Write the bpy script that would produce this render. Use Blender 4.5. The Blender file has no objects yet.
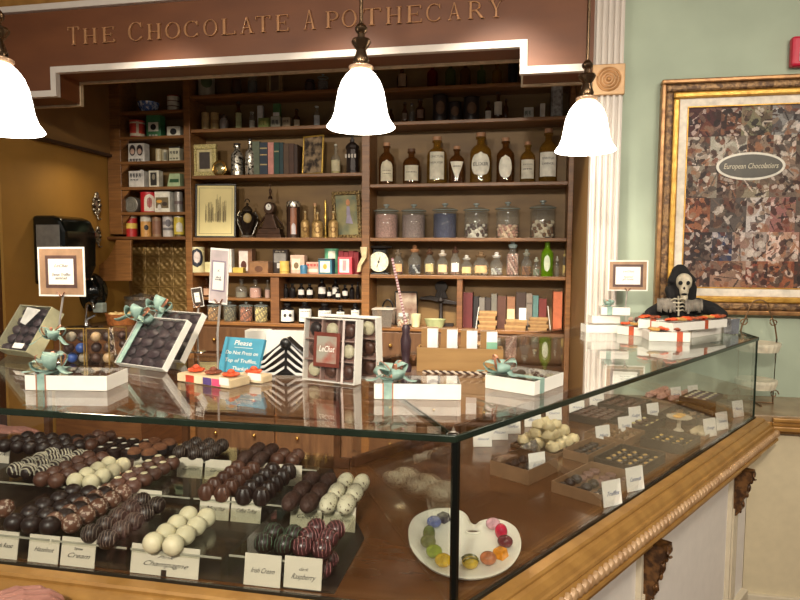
import bpy, math, random
from math import sin, cos, pi, radians, tan, atan2, sqrt
from mathutils import Vector, Matrix
random.seed(7)
S = bpy.context.scene
COL = S.collection
# ------------------------------------------------------------------ camera
F = 620.0; YAW = radians(10.8); PIT = radians(4.06); ROLL = radians(0.35); EYE = 1.53
fwd = Vector((-sin(YAW)*cos(PIT), cos(YAW)*cos(PIT), -sin(PIT)))
r0 = Vector((cos(YAW), sin(YAW), 0)); u0 = r0.cross(fwd)
rgt = r0*cos(ROLL) + u0*sin(ROLL); up = rgt.cross(fwd)
CAM0 = Vector((0, 0, EYE))
cam = bpy.data.cameras.new('camera'); camo = bpy.data.objects.new('camera', cam); COL.objects.link(camo)
cam.sensor_width = 36; cam.sensor_fit = 'HORIZONTAL'; cam.lens = F/800*36; cam.clip_start = .02
mw = Matrix((rgt, up, -fwd)).transposed().to_4x4(); mw.translation = CAM0
camo.matrix_world = mw; S.camera = camo
# ------------------------------------------------------------------ world, exposure, lights
S.view_settings.view_transform = 'Standard'; S.view_settings.look = 'None'
S.view_settings.gamma = 1; S.view_settings.use_curve_mapping = False
S.view_settings.exposure = 0.08
S.cycles.transparent_max_bounces = 40; S.cycles.max_bounces = 8; S.cycles.diffuse_bounces = 4
S.cycles.glossy_bounces = 6; S.cycles.sample_clamp_indirect = 4
w = bpy.data.worlds.new('shop'); S.world = w; w.use_nodes = True
bg = w.node_tree.nodes['Background']; bg.inputs[0].default_value = (1, .9, .8, 1); bg.inputs[1].default_value = .17
def overhead_light(x, y, e, z=3.0, size=.3, spread=150, col=(1, .9, .75), aim=None):
    l = bpy.data.lights.new('ceiling_or_fill_light', 'AREA'); l.shape = 'DISK'; l.size = size; l.energy = e
    l.color = col; l.spread = radians(spread)
    o = bpy.data.objects.new('ceiling_or_fill_light', l); o.location = (x, y, z); COL.objects.link(o)
    if aim: o.rotation_euler = (Vector(aim)-Vector((x, y, z))).to_track_quat('-Z', 'Y').to_euler()
    return o
overhead_light(-1.9, 2.45, 17, spread=54, aim=(-1.9, 4.0, .6)); overhead_light(-.9, 2.45, 13, spread=54, aim=(-.9, 4.0, .6)); overhead_light(-.1, 2.45, 16, spread=54, aim=(-.1, 4.0, .6)); overhead_light(1.3, 2.0, 5, aim=(1.2, 3.2, .8))
overhead_light(.9, .6, 9); overhead_light(2.4, -.2, 12, aim=(1.2, 2.4, .4)); overhead_light(-.2, -1.6, 27, spread=80, aim=(-.6, 2.6, 1.0)); overhead_light(-2.2, -1.5, 15, spread=80, aim=(-1.9, 3.2, 2.3)); overhead_light(1.9, -1.4, 12, spread=80, aim=(.6, 3.0, 1.6))  # last two are added fill lamps, unseen, to brighten the header
overhead_light(-2.75, 3.75, 1.6, z=2.2, size=.12, spread=160, col=(1, .8, .5))  # small warm lamp hung below ceiling height beside the mustard wall

# ------------------------------------------------------------------ pixel to plane
def ray(x, y): return fwd + rgt*((x-400)/F) + up*((300-y)/F)
def atZ(x, y, z): d = ray(x, y); return CAM0 + d*((z-EYE)/d.z)
def atY(x, y, Y): d = ray(x, y); return CAM0 + d*(Y/d.y)
def atX(x, y, X): d = ray(x, y); return CAM0 + d*(X/d.x)
def onplane(x, y, p, n): d = ray(x, y); return CAM0 + d*((p-CAM0).dot(n)/d.dot(n))

# ------------------------------------------------------------------ materials
def lin(c):
    r = []
    for v in c:
        v = v/255; r.append(v/12.92 if v <= .04045 else ((v+.055)/1.055)**2.4)
    return (*r, 1)
MC = {}
def M(name, rgb=(200, 200, 200), rough=.5, metal=0, var=.12, scale=25, bump=0, bscale=60, emit=0, coat=0, spec=.5, stretch=None, rgb2=None, contrast=None):
    if name in MC: return MC[name]
    m = bpy.data.materials.new(name); m.use_nodes = True; nt = m.node_tree; N = nt.nodes; L = nt.links
    b = N['Principled BSDF']; b.inputs['Roughness'].default_value = rough; b.inputs['Metallic'].default_value = metal
    b.inputs['Coat Weight'].default_value = coat; b.inputs['Specular IOR Level'].default_value = spec
    tc = N.new('ShaderNodeTexCoord'); mp = N.new('ShaderNodeMapping'); L.new(tc.outputs['Object'], mp.inputs[0])
    if stretch: mp.inputs['Scale'].default_value = stretch
    nz = N.new('ShaderNodeTexNoise'); nz.inputs['Scale'].default_value = scale; nz.inputs['Detail'].default_value = 5
    L.new(mp.outputs[0], nz.inputs['Vector'])
    cr = N.new('ShaderNodeValToRGB'); c = lin(rgb)
    a = lin(rgb2) if rgb2 else (*[v*(1-var*2) for v in c[:3]], 1)
    e = c if rgb2 else (*[min(1, v*(1+var)) for v in c[:3]], 1)
    cr.color_ramp.elements[0].color = a; cr.color_ramp.elements[1].color = e
    p0, p1 = contrast or (.3, .7)
    cr.color_ramp.elements[0].position = p0; cr.color_ramp.elements[1].position = p1
    L.new(nz.outputs['Fac'], cr.inputs[0]); L.new(cr.outputs[0], b.inputs['Base Color'])
    if bump:
        n2 = N.new('ShaderNodeTexNoise'); n2.inputs['Scale'].default_value = bscale; L.new(mp.outputs[0], n2.inputs['Vector'])
        bp = N.new('ShaderNodeBump'); bp.inputs['Strength'].default_value = bump; bp.inputs['Distance'].default_value = .004
        L.new(n2.outputs['Fac'], bp.inputs['Height']); L.new(bp.outputs[0], b.inputs['Normal'])
    if emit:
        b.inputs['Emission Color'].default_value = c; b.inputs['Emission Strength'].default_value = emit
    MC[name] = m; return m
def GL(name, tint=(1, 1, 1), dif=0, dcol=(128, 128, 128), rough=.0, refl=1.0):
    """clear sheet / thin shell glass: fresnel reflection over straight transmission, optional coloured body"""
    if name in MC: return MC[name]
    m = bpy.data.materials.new(name); m.use_nodes = True; nt = m.node_tree; N = nt.nodes; L = nt.links
    for n in list(N): N.remove(n)
    o = N.new('ShaderNodeOutputMaterial'); mx = N.new('ShaderNodeMixShader'); g = N.new('ShaderNodeBsdfGlossy'); t = N.new('ShaderNodeBsdfTransparent')
    g.inputs['Roughness'].default_value = rough; g.inputs[0].default_value = (refl, refl, refl, 1); t.inputs[0].default_value = (*tint, 1)
    geo = N.new('ShaderNodeNewGeometry'); mm = N.new('ShaderNodeMath'); mm.operation = 'MULTIPLY_ADD'
    mm.inputs[1].default_value = -(1.5-1/1.5); mm.inputs[2].default_value = 1.5; L.new(geo.outputs['Backfacing'], mm.inputs[0])
    fr = N.new('ShaderNodeFresnel'); L.new(mm.outputs[0], fr.inputs[0]); L.new(fr.outputs[0], mx.inputs[0])
    body = t.outputs[0]
    if dif:
        d = N.new('ShaderNodeBsdfDiffuse'); nz = N.new('ShaderNodeTexNoise'); nz.inputs['Scale'].default_value = 30
        cr = N.new('ShaderNodeValToRGB'); c = lin(dcol); cr.color_ramp.elements[0].color = (*[v*.7 for v in c[:3]], 1); cr.color_ramp.elements[1].color = c
        L.new(nz.outputs['Fac'], cr.inputs[0]); L.new(cr.outputs[0], d.inputs[0])
        m2 = N.new('ShaderNodeMixShader'); m2.inputs[0].default_value = dif; L.new(t.outputs[0], m2.inputs[1]); L.new(d.outputs[0], m2.inputs[2]); body = m2.outputs[0]
    L.new(body, mx.inputs[1]); L.new(g.outputs[0], mx.inputs[2]); L.new(mx.outputs[0], o.inputs[0])
    MC[name] = m; return m
def C(rgb, rough=.5, metal=0, **k):
    return M('paint_%d_%d_%d_%d_%d' % (*rgb, int(rough*100), int(metal*10)), rgb, rough, metal, **k)
W_HEAD = M('header_veneer', (114, 66, 33), .5, rgb2=(92, 50, 24), scale=3, stretch=(1, 1, 3), bump=.03, contrast=(.2, .8))
W_SHELF = M('shelf_wood', (120, 78, 42), .5, rgb2=(88, 54, 28), scale=6, stretch=(1, 1, 9), bump=.08)
W_EDGE = M('shelf_edge_wood', (138, 94, 50), .4, rgb2=(106, 68, 35), scale=6, stretch=(1, 6, 14), bump=.06)
W_BACK = M('shelf_back_wood', (132, 102, 56), .55, rgb2=(104, 76, 40), scale=3, stretch=(1, 1, 4), contrast=(.2, .8))
W_GOLD = M('gilded_molding', (172, 128, 66), .36, .2, rgb2=(146, 104, 50), scale=6, stretch=(3, 3, 3), spec=.6)
W_FLOORCASE = M('case_floor_wood', (104, 66, 35), .2, rgb2=(80, 48, 24), scale=4, stretch=(1.5, 5, 1), coat=.3, contrast=(.2, .8))
W_BOX = M('kraft_box_wood', (162, 124, 72), .5, rgb2=(140, 104, 58), scale=6, stretch=(1, 1, 8))
CREAM = M('cream_paint', (206, 194, 170), .5, var=.03)
WHITE_T = M('white_trim_paint', (204, 194, 184), .4, var=.02)
GREEN_W = M('sage_wall_paint', (166, 178, 158), .75, var=.05, scale=4)
MUSTARD = M('mustard_wall_paint', (160, 118, 50), .7, var=.06, scale=4)
BROWN_W = M('upper_wall_paint', (128, 94, 50), .7, var=.06, scale=4)
BLACK = M('black_plastic', (16, 16, 16), .3, var=.05)
BLK_M = M('black_metal_trim', (18, 20, 17), .22, .3, var=.05)
BRONZE = M('aged_bronze', (110, 88, 66), .25, .9, var=.2)
BRASS = M('brass', (190, 150, 80), .25, .9, var=.15)
SILVER = M('silver_metal', (190, 185, 175), .25, .9, var=.15)
CHROME = M('chrome_steel', (200, 200, 200), .12, 1, var=.03)
PAPER = M('white_card', (236, 232, 222), .6, var=.02)
OFFP = M('cream_card', (214, 206, 186), .6, var=.02)
TEAL = M('teal_ribbon', (158, 186, 172), .6, rgb2=(122, 152, 142), scale=50)
TEAL2 = M('deep_teal_ribbon', (110, 168, 180), .4, var=.1)
COPPER = M('copper_ribbon', (190, 128, 100), .4, .3, var=.15)
ORANGE = M('orange_ribbon', (214, 84, 40), .5, var=.2, scale=60)
INK = M('black_ink', (40, 37, 38), .6, var=.02)
INKB = M('blue_ink', (60, 80, 130), .6, var=.02)
GLASS = GL('case_glass', (.975, .985, .98))
TOPG = GL('case_top_glass', (.975, .985, .98))
ACR = GL('clear_acrylic', (.93, .94, .9))
JARG = GL('jar_glass', (.95, .97, .96), .1, (200, 200, 194))
WRAP = GL('clear_box_lid', (.93, .93, .93))
AMBER = GL('amber_glass', (.75, .55, .2), .4, (140, 104, 40))
AMBERD = GL('dark_amber_glass', (.6, .38, .16), .5, (96, 60, 28))
GREENG = GL('green_glass', (.6, .8, .2), .4, (130, 180, 30))
DKCHOC = M('dark_chocolate', (44, 28, 22), .4, rgb2=(31, 19, 15), scale=40, bump=.1)
MKCHOC = M('milk_chocolate', (92, 58, 42), .42, rgb2=(72, 43, 31), scale=40, bump=.1)
WHCHOC = M('white_chocolate', (212, 206, 174), .45, rgb2=(196, 188, 154), scale=30, bump=.06)
COCOA = M('cocoa_dust', (122, 80, 52), .95, rgb2=(98, 60, 38), scale=60, bump=.5)
NUT = M('chopped_nut', (200, 160, 100), .7, var=.3, scale=80)
SPECK = M('speckled_white_chocolate', (206, 200, 172), .5, rgb2=(80, 56, 40), scale=140, contrast=(.38, .43))
SUGAR = M('sugared_milk_chocolate', (100, 64, 46), .5, rgb2=(176, 156, 138), scale=110, contrast=(.4, .46))
SKIN = M('skin', (170, 118, 104), .5, var=.06, scale=30)

# ------------------------------------------------------------------ mesh building
class MB:
    def __init__(s): s.v = []; s.f = []; s.m = []; s.cur = 0
    def add(s, vs, fs):
        b = len(s.v); s.v += [tuple(v) for v in vs]; s.f += [tuple(b+i for i in f) for f in fs]; s.m += [s.cur]*len(fs)
        return s
    def box(s, c, d, R=None):
        x, y, z = d[0]/2, d[1]/2, d[2]/2
        vs = [Vector((a*x, b*y, e*z)) for e in (-1, 1) for b in (-1, 1) for a in (-1, 1)]
        if R is not None: vs = [R @ v for v in vs]
        c = Vector(c)
        return s.add([v+c for v in vs], [(0, 2, 3, 1), (4, 5, 7, 6), (0, 1, 5, 4), (2, 6, 7, 3), (0, 4, 6, 2), (1, 3, 7, 5)])
    def bb(s, x0, x1, y0, y1, z0, z1): return s.box(((x0+x1)/2, (y0+y1)/2, (z0+z1)/2), (x1-x0, y1-y0, z1-z0))
    def prism(s, poly, z0, z1):
        n = len(poly)
        a = sum(poly[i][0]*poly[(i+1) % n][1]-poly[(i+1) % n][0]*poly[i][1] for i in range(n))
        if a < 0: poly = poly[::-1]
        return s.add([(p[0], p[1], z0) for p in poly]+[(p[0], p[1], z1) for p in poly],
                     [tuple(range(n-1, -1, -1)), tuple(range(n, 2*n))]+[(i, (i+1) % n, n+(i+1) % n, n+i) for i in range(n)])
    def slab(s, poly, y0, y1):      # polygon in x,z extruded along y
        n = len(poly)
        a = sum(poly[i][0]*poly[(i+1) % n][1]-poly[(i+1) % n][0]*poly[i][1] for i in range(n))
        if a > 0: poly = poly[::-1]
        return s.add([(p[0], y0, p[1]) for p in poly]+[(p[0], y1, p[1]) for p in poly],
                     [tuple(range(n-1, -1, -1)), tuple(range(n, 2*n))]+[(i, (i+1) % n, n+(i+1) % n, n+i) for i in range(n)])
    def lathe(s, prof, c=(0, 0, 0), seg=20, a0=0, a1=2*pi, sx=1, sy=1):
        full = abs(a1-a0-2*pi) < 1e-6; n = seg if full else seg+1; vs = []
        for r, z in prof:
            for i in range(n):
                a = a0+(a1-a0)*i/seg; vs.append((c[0]+sx*max(r, 1e-5)*cos(a), c[1]+sy*max(r, 1e-5)*sin(a), c[2]+z))
        fs = []
        for j in range(len(prof)-1):
            for i in range(seg):
                k = (i+1) % n if full else i+1
                fs.append((j*n+i, j*n+k, (j+1)*n+k, (j+1)*n+i))
        return s.add(vs, fs)
    def ball(s, c, r, seg=12, rings=8, R=None):
        if not hasattr(r, '__len__'): r = (r, r, r)
        vs = [Vector((0, 0, -r[2]))]
        for j in range(1, rings):
            t = -pi/2+pi*j/rings
            for i in range(seg):
                a = 2*pi*i/seg; vs.append(Vector((r[0]*cos(t)*cos(a), r[1]*cos(t)*sin(a), r[2]*sin(t))))
        vs.append(Vector((0, 0, r[2])))
        if R is not None: vs = [R @ v for v in vs]
        fs = [(0, 1+(i+1) % seg, 1+i) for i in range(seg)]
        for j in range(rings-2):
            for i in range(seg):
                a = 1+j*seg+i; b = 1+j*seg+(i+1) % seg; fs.append((a, b, b+seg, a+seg))
        t = len(vs)-1; fs += [(1+(rings-2)*seg+i, 1+(rings-2)*seg+(i+1) % seg, t) for i in range(seg)]
        c = Vector(c); return s.add([v+c for v in vs], fs)
    def tube(s, pts, r, seg=8, closed=False):
        pts = [Vector(p) for p in pts]; n = len(pts)
        rs = r if hasattr(r, '__len__') else [r]*n
        up0 = Vector((0, 0, 1)); vs = []
        for i, p in enumerate(pts):
            if closed: t = pts[(i+1) % n]-pts[i-1]
            else: t = pts[min(i+1, n-1)]-pts[max(i-1, 0)]
            t.normalize(); a = t.cross(up0)
            if a.length < 1e-3: a = t.cross(Vector((0, 1, 0)))
            a.normalize(); b = a.cross(t)
            for k in range(seg): g = 2*pi*k/seg; vs.append(p+a*rs[i]*cos(g)+b*rs[i]*sin(g))
        fs = []
        for i in range(n if closed else n-1):
            for k in range(seg):
                j = (i+1) % n; fs.append((i*seg+k, i*seg+(k+1) % seg, j*seg+(k+1) % seg, j*seg+k))
        if not closed: fs += [tuple(range(seg-1, -1, -1)), tuple((n-1)*seg+k for k in range(seg))]
        return s.add(vs, fs)
    def strip(s, pts, wv):           # ribbon: path and width vector(s)
        pts = [Vector(p) for p in pts]; n = len(pts); vs = []
        for i, p in enumerate(pts):
            q = Vector(wv[i] if hasattr(wv[0], '__len__') else wv)/2; vs += [p-q, p+q]
        return s.add(vs, [(2*i, 2*i+1, 2*i+3, 2*i+2) for i in range(n-1)])
    def quad(s, a, b, c, d): return s.add([a, b, c, d], [(0, 1, 2, 3)])
    def bld(s, name, mat, parent=None, loc=(0, 0, 0), rotz=0, smooth=False, bevel=0):
        me = bpy.data.meshes.new(name); me.from_pydata(s.v, [], s.f)
        for m in (mat if isinstance(mat, (list, tuple)) else [mat]): me.materials.append(m)
        if isinstance(mat, (list, tuple)):
            for p, k in zip(me.polygons, s.m): p.material_index = k
        if smooth:
            for p in me.polygons: p.use_smooth = True
            try: me.set_sharp_from_angle(angle=radians(42))
            except Exception: pass
        o = bpy.data.objects.new(name, me); COL.objects.link(o); o.location = loc; o.rotation_euler = (0, 0, rotz)
        if parent is not None: o.parent = parent
        if bevel:
            b = o.modifiers.new('edge', 'BEVEL'); b.width = bevel; b.segments = 2; b.limit_method = 'ANGLE'
        return o
def tag(o, label, cat, group=None, kind=None):
    o['label'] = label; o['category'] = cat
    if group: o['group'] = group
    if kind: o['kind'] = kind
    return o
def thing(name, label, cat, loc=(0, 0, 0), rotz=0, group=None, R=None):
    o = bpy.data.objects.new(name, None); COL.objects.link(o); o.location = loc; o.rotation_euler = (0, 0, rotz)
    o.empty_display_size = .02
    if R is not None: o.rotation_euler = R.to_euler()
    return tag(o, label, cat, group)
def struct(o): o['kind'] = 'structure'; return o
def dup(root, loc=None, rotz=None, label=None, group=None, scale=None):
    r = root.copy(); COL.objects.link(r)
    if loc is not None: r.location = loc
    if rotz is not None: r.rotation_euler = (0, 0, rotz)
    if scale is not None: r.scale = scale if hasattr(scale, '__len__') else (scale,)*3
    if label: r['label'] = label
    if group: r['group'] = group
    for ch in list(root.children):
        c = ch.copy(); COL.objects.link(c); c.parent = r
        for g in list(ch.children):
            d = g.copy(); COL.objects.link(d); d.parent = c
    return r
def text(body, size, mat, parent=None, name='writing', loc=(0, 0, 0), R=None, shear=0, align='CENTER', depth=.0003, width=None, bold=0):
    """text in local x (reading) / z (up), facing -y"""
    cu = bpy.data.curves.new(name, 'FONT'); cu.body = body; cu.size = size; cu.shear = shear; cu.align_x = align; cu.align_y = 'CENTER'
    cu.extrude = depth; cu.offset = bold; cu.resolution_u = 3
    t = bpy.data.objects.new('t', cu); me = bpy.data.meshes.new_from_object(t); bpy.data.objects.remove(t)
    if width:
        xs = [v.co.x for v in me.vertices]
        if xs and max(xs) > min(xs):
            k = width/(max(xs)-min(xs))
            for v in me.vertices: v.co.x *= k
    me.transform(Matrix.Rotation(pi/2, 4, 'X')); me.materials.append(mat)
    o = bpy.data.objects.new(name, me); COL.objects.link(o); o.location = loc
    if R is not None: o.rotation_euler = R.to_euler()
    if parent is not None: o.parent = parent
    return o
def frameR(xd, zd):
    """rotation matrix whose local x = xd, local z ~ zd"""
    x = Vector(xd).normalized(); z = Vector(zd); z = (z-x*z.dot(x)).normalized(); y = z.cross(x)
    return Matrix((x, y, z)).transposed()

# ------------------------------------------------------------------ setting
CX, CY = -.108, 1.12                 # corner of the display counter
DX, DY = .5446, .8387                # direction of the angled run
NX, NY = -.8387, .5446               # its inward normal
EX, EY = .985, 2.80
IX, IY = -.51, 1.86                  # inner corner
YB = 1.86; YE = 3.135; YW = 3.27; YH = 3.17; YS = 4.2; YSB = 4.44; XL = -3.05
ZF = .863; ZT = 1.2
struct(MB().bb(-4.2, 4, -3, 5.2, -.1, 0).bld('floor', M('floor_tiles', (120, 84, 54), .4, var=.1, scale=3)))
struct(MB().bb(-4.2, 4, 1.9, 5.2, 3.08, 3.14).bld('ceiling', M('ceiling_ochre', (150, 112, 62), .7, var=.05)))
struct(MB().bb(.476, 4, YW, YW+.12, 0, 3.08).bld('wall_back', GREEN_W))
struct(MB().bb(.34, .476, YW, YSB+.12, 0, 3.08).bld('wall_return', M('return_wall_paint', (126, 92, 44), .6, var=.05, scale=4)))
struct(MB().bb(-4, .34, YSB+.01, YSB+.12, 0, 3.08).bld('wall_alcove', BROWN_W))
struct(MB().bb(XL-.1, XL, 3.23, YSB+.01, 0, 2.267).bld('wall_left', MUSTARD))
struct(MB().bb(XL-.1, XL+.035, 3.43, YSB+.01, 2.267, 3.08).bld('wall_left_upper', BROWN_W))
struct(MB().bb(XL-.05, XL+.05, 3.43, YSB+.01, 2.255, 2.275).bld('trim_1', M('dark_ledge_wood', (60, 36, 18), .5)))
struct(MB().bb(-4, XL-.02, 3.18, 3.24, 0, 2.41).bld('wall_jamb', M('dark_jamb_wood', (78, 44, 22), .5)))
# header with raised middle
hd = thing('header_panel', 'long brown wooden header over the shelf alcove with raised lettering', 'sign', (0, YH, 0))
MB().slab([(-4, 2.425), (-2.6, 2.425), (-2.6, 2.555), (.003, 2.555), (.003, 2.425), (.334, 2.425), (.334, 2.9), (-4, 2.9)], 0, .2).bld('panel', W_HEAD, hd)
tr = MB()
def trimpath(mb, pts, w0, y0, y1):
    def off_(d):
        out = []
        for i, p in enumerate(pts):
            ns = []
            for a, b in ((pts[i-1], p) if i else (None, None), (p, pts[i+1]) if i < len(pts)-1 else (None, None)):
                if a is None: continue
                l = sqrt((b[0]-a[0])**2+(b[1]-a[1])**2); ns.append((-(b[1]-a[1])/l, (b[0]-a[0])/l))
            n = ns[0] if len(ns) == 1 else (ns[0][0]+ns[1][0], ns[0][1]+ns[1][1])
            out.append((p[0]+n[0]*d, p[1]+n[1]*d))
        return out
    A, B = off_(w0/2), off_(-w0/2); n = len(A)
    vs = [(x, y0, z) for x, z in A]+[(x, y0, z) for x, z in B]+[(x, y1, z) for x, z in A]+[(x, y1, z) for x, z in B]; fs = []
    for i in range(n-1): fs += [(i, n+i, n+i+1, i+1), (2*n+i, 2*n+i+1, 3*n+i+1, 3*n+i), (i, i+1, 2*n+i+1, 2*n+i), (n+i, 3*n+i, 3*n+i+1, n+i+1)]
    fs += [(0, 2*n, 3*n, n), (n-1, 2*n-1, 4*n-1, 3*n-1)]
    mb.add(vs, fs)
P1 = [(-3.98, 2.437), (-2.603, 2.437), (-2.603, 2.566), (.004, 2.566), (.004, 2.437), (.316, 2.437)]
trimpath(tr, P1, .034, -.022, .012); tr.bld('white_trim', WHITE_T, hd)
tr = MB(); trimpath(tr, [(a, b-.012) for a, b in P1], .02, .19, .215); tr.bld('rear_trim', M('trim_tan', (190, 168, 136), .5), hd)
MB().bb(-3.98, .334, -.03, .012, 2.895, 2.93).bld('top_trim', WHITE_T, hd, bevel=.004)
MB().bb(-3.98, .334, .0, .1, 2.93, 3.08).bld('frieze', W_GOLD, hd)
# serif capitals
def serif_glyph(ch):
    """list of closed polygons in a unit-high box and its width"""
    T, t, sf = .13, .05, .045
    def rc(x0, y0, x1, y1): return [(x0, y0), (x1, y0), (x1, y1), (x0, y1)]
    def st(x): return [rc(x-T/2, 0, x+T/2, 1), rc(x-T, 0, x+T, sf), rc(x-T, 1-sf, x+T, 1)]
    def arc(cx, cy, rx, ry, a0, a1, n=16, thick=T):
        out = []
        for i in range(n):
            p = []
            for a in (a0+(a1-a0)*i/n, a0+(a1-a0)*(i+1)/n):
                th = t+(thick-t)*abs(cos(a)); p.append(((cx+rx*cos(a), cy+ry*sin(a)), (cx+(rx-th)*cos(a), cy+(ry-t-(th-t)*.2)*sin(a))))
            out.append([p[0][0], p[1][0], p[1][1], p[0][1]])
        return out
    if ch == 'T': return st(.4)+[rc(0, 1-t, .8, 1), rc(0, .8, t, 1), rc(.8-t, .8, .8, 1)], .8
    if ch == 'H': return st(.14)+st(.68)+[rc(.14, .48, .68, .48+t)], .82
    if ch == 'E': return st(.14)+[rc(.14, 1-t, .66, 1), rc(.14, .48, .52, .48+t), rc(.14, 0, .7, t), rc(.61, .8, .66, 1), rc(.65, 0, .7, .2), rc(.48, .4, .52, .62)], .7
    if ch == 'L': return st(.14)+[rc(.14, 0, .7, t), rc(.65, 0, .7, .22)], .7
    if ch == 'O': return arc(.45, .5, .45, .52, 0, 2*pi, 28), .9
    if ch == 'C': return arc(.45, .5, .45, .52, .7, 2*pi-.7, 24)+[rc(.72, .72, .78, .98), rc(.74, .08, .79, .24)], .82
    if ch == 'P': return st(.14)+arc(.3, .72, .38, .28, -pi/2, pi/2, 12)+[rc(.14, 1-t, .32, 1), rc(.14, .44, .32, .44+t)], .68
    if ch == 'R': return st(.14)+arc(.3, .72, .38, .28, -pi/2, pi/2, 12)+[rc(.14, 1-t, .32, 1), rc(.14, .44, .32, .44+t), [(.36, .48), (.5, .48), (.86, 0), (.68, 0)], rc(.66, 0, .9, sf)], .86
    if ch == 'A': return [[(.0+.08, 0), (.13, 0), (.44, 1), (.38, 1)], [(.38, 1), (.46, 1), (.82, 0), (.66, 0)], rc(.2, .32, .62, .32+t), rc(0, 0, .22, sf), rc(.58, 0, .9, sf)], .88
    if ch == 'Y': return [[(.08, 1), (.22, 1), (.48, .45), (.36, .45)], [(.68, 1), (.73, 1), (.45, .45), (.4, .45)], rc(.36, 0, .49, .48), rc(.26, 0, .6, sf), rc(0, 1-sf, .3, 1), rc(.56, 1-sf, .84, 1)], .84
LET = M('letter_bronze', (176, 128, 88), .3, .1, var=.1)
for s_, spans in (('THE', [(69, 80), (84, 98), (103, 115.5)]), ('CHOCOLATE', [(129, 143), (148, 162), (166, 181), (184.5, 199), (204, 218), (222, 236), (241, 254), (256, 271), (276, 289)]),
                  ('APOTHECARY', [(304, 316), (326, 339), (342, 357), (363, 381), (386, 402), (406.5, 422), (426, 441), (448, 461), (468, 484), (489, 503)])):
    for k, (ch, (p0, p1)) in enumerate(zip(s_, spans)):
        big = k == 0
        yy = 45.4+(p0-77)*(-.0603); a = atY(p0, yy, YH-.004); b = atY(p1, yy, YH-.004)
        z0 = 2.700; hh = .098 if big else .084
        polys, wd = serif_glyph(ch); g = MB()
        for pl in polys: g.slab([(x/wd*(b.x-a.x), y*hh) for x, y in pl], -.014, .002)
        g.bld('letter', LET, hd, (a.x, 0, z0), bevel=.0025)
# pilaster
pl = thing('fluted_pilaster', 'tall cream fluted pilaster with a gilt rosette block beside the green wall', 'pilaster', (.405, YW, 0))
MB().bb(-.07, .07, -.085, -.001, .1, 3.08).bld('shaft', WHITE_T, pl)
fl = MB()
for i in range(5): fl.bb(-.062+i*.0275, -.062+i*.0275+.015, -.101, -.084, .3, 2.31)
for i in range(5): fl.bb(-.062+i*.0275, -.062+i*.0275+.015, -.101, -.084, 2.445, 3.08)
fl.bld('flute', WHITE_T, pl, bevel=.004)
MB().bb(-.08, .08, -.115, -.001, 0, .25).bld('plinth', WHITE_T, pl, bevel=.004)
TAN = M('gilt_block', (196, 156, 112), .45, .15, var=.08)
rb = MB().bb(-.075, .075, -.112, -.084, 2.305, 2.45).bld('rosette_block', TAN, pl, bevel=.005)
ro = MB()
for R_, r_ in ((.052, .006), (.037, .006), (.022, .005)):
    ro.tube([(R_*cos(a*pi/12), -.113, 2.378+R_*sin(a*pi/12)) for a in range(24)], r_, 8, True)
ro.ball((0, -.113, 2.378), (.013, .012, .013)); ro.bld('rosette', M('rosette_gold', (190, 140, 90), .35, .4), rb, smooth=True)

# ------------------------------------------------------------------ wall shelving
sh = thing('wall_shelving', 'brown wooden built-in shelving filled with apothecary wares under the header', 'shelving', (-1.3, YS, 0))
sh_x = -1.3
def SB(name, mat, x0, x1, y0, y1, z0, z1, bev=.003): return MB().bb(x0-sh_x, x1-sh_x, y0-YS, y1-YS, z0, z1).bld(name, mat, sh, bevel=bev)
TX0, TX1 = -2.93, -2.385      # tower
DXc = -1.045
SB('back_panel', W_BACK, -2.94, .33, YSB-.015, YSB, .02, 3.0, 0)
TW = [2.582, 2.398, 2.217, 2.03, 1.844, 1.662]
CE = [2.676, 2.435, 2.104, 1.655, 1.40, 1.04]
RI = [2.665, 2.439, 2.022, 1.655, 1.40, 1.035]
for z in TW: SB('shelf', W_EDGE if z > 1.7 else W_SHELF, (TX0 if z > 1.7 else XL+.01)+.0, TX1-.018, YS-(0 if z > 1.7 else .02), YSB-.015, z-.022, z)
for z in CE: SB('shelf', W_EDGE, -2.352, DXc-.028, YS+.0, YSB-.015, z-.024, z)
for z in RI: SB('shelf', W_EDGE, DXc+.028, .305, YS+.0, YSB-.015, z-.024, z)
SB('shelf', W_EDGE, -2.352, -1.755, YS+.03, YSB-.015, 1.196, 1.214)
SB('shelf', W_EDGE, -1.69, DXc-.028, YS+.03, YSB-.015, 1.199, 1.217)
SB('upright', W_EDGE, XL+.01, -2.93, YS+.01, YSB-.015, 1.68, 3.0)
SB('upright', W_EDGE, -2.403, -2.352, YS-.012, YSB-.015, .03, 3.0)
SB('upright', W_EDGE, DXc-.028, DXc+.028, YS-.012, YSB-.015, .03, 3.0)
SB('upright', W_EDGE, .305, .338, YS-.02, YSB-.015, .03, 3.0)
SB('upright', W_SHELF, -1.755, -1.69, YS+.01, YSB-.015, 1.04, 1.376)
SB('upright', W_SHELF, -.41, -.372, YS+.01, YSB-.015, 1.035, 1.376)
SB('base_cabinet', W_SHELF, -2.352, .305, YS+.02, YSB-.015, .03, 1.016, 0)
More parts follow.
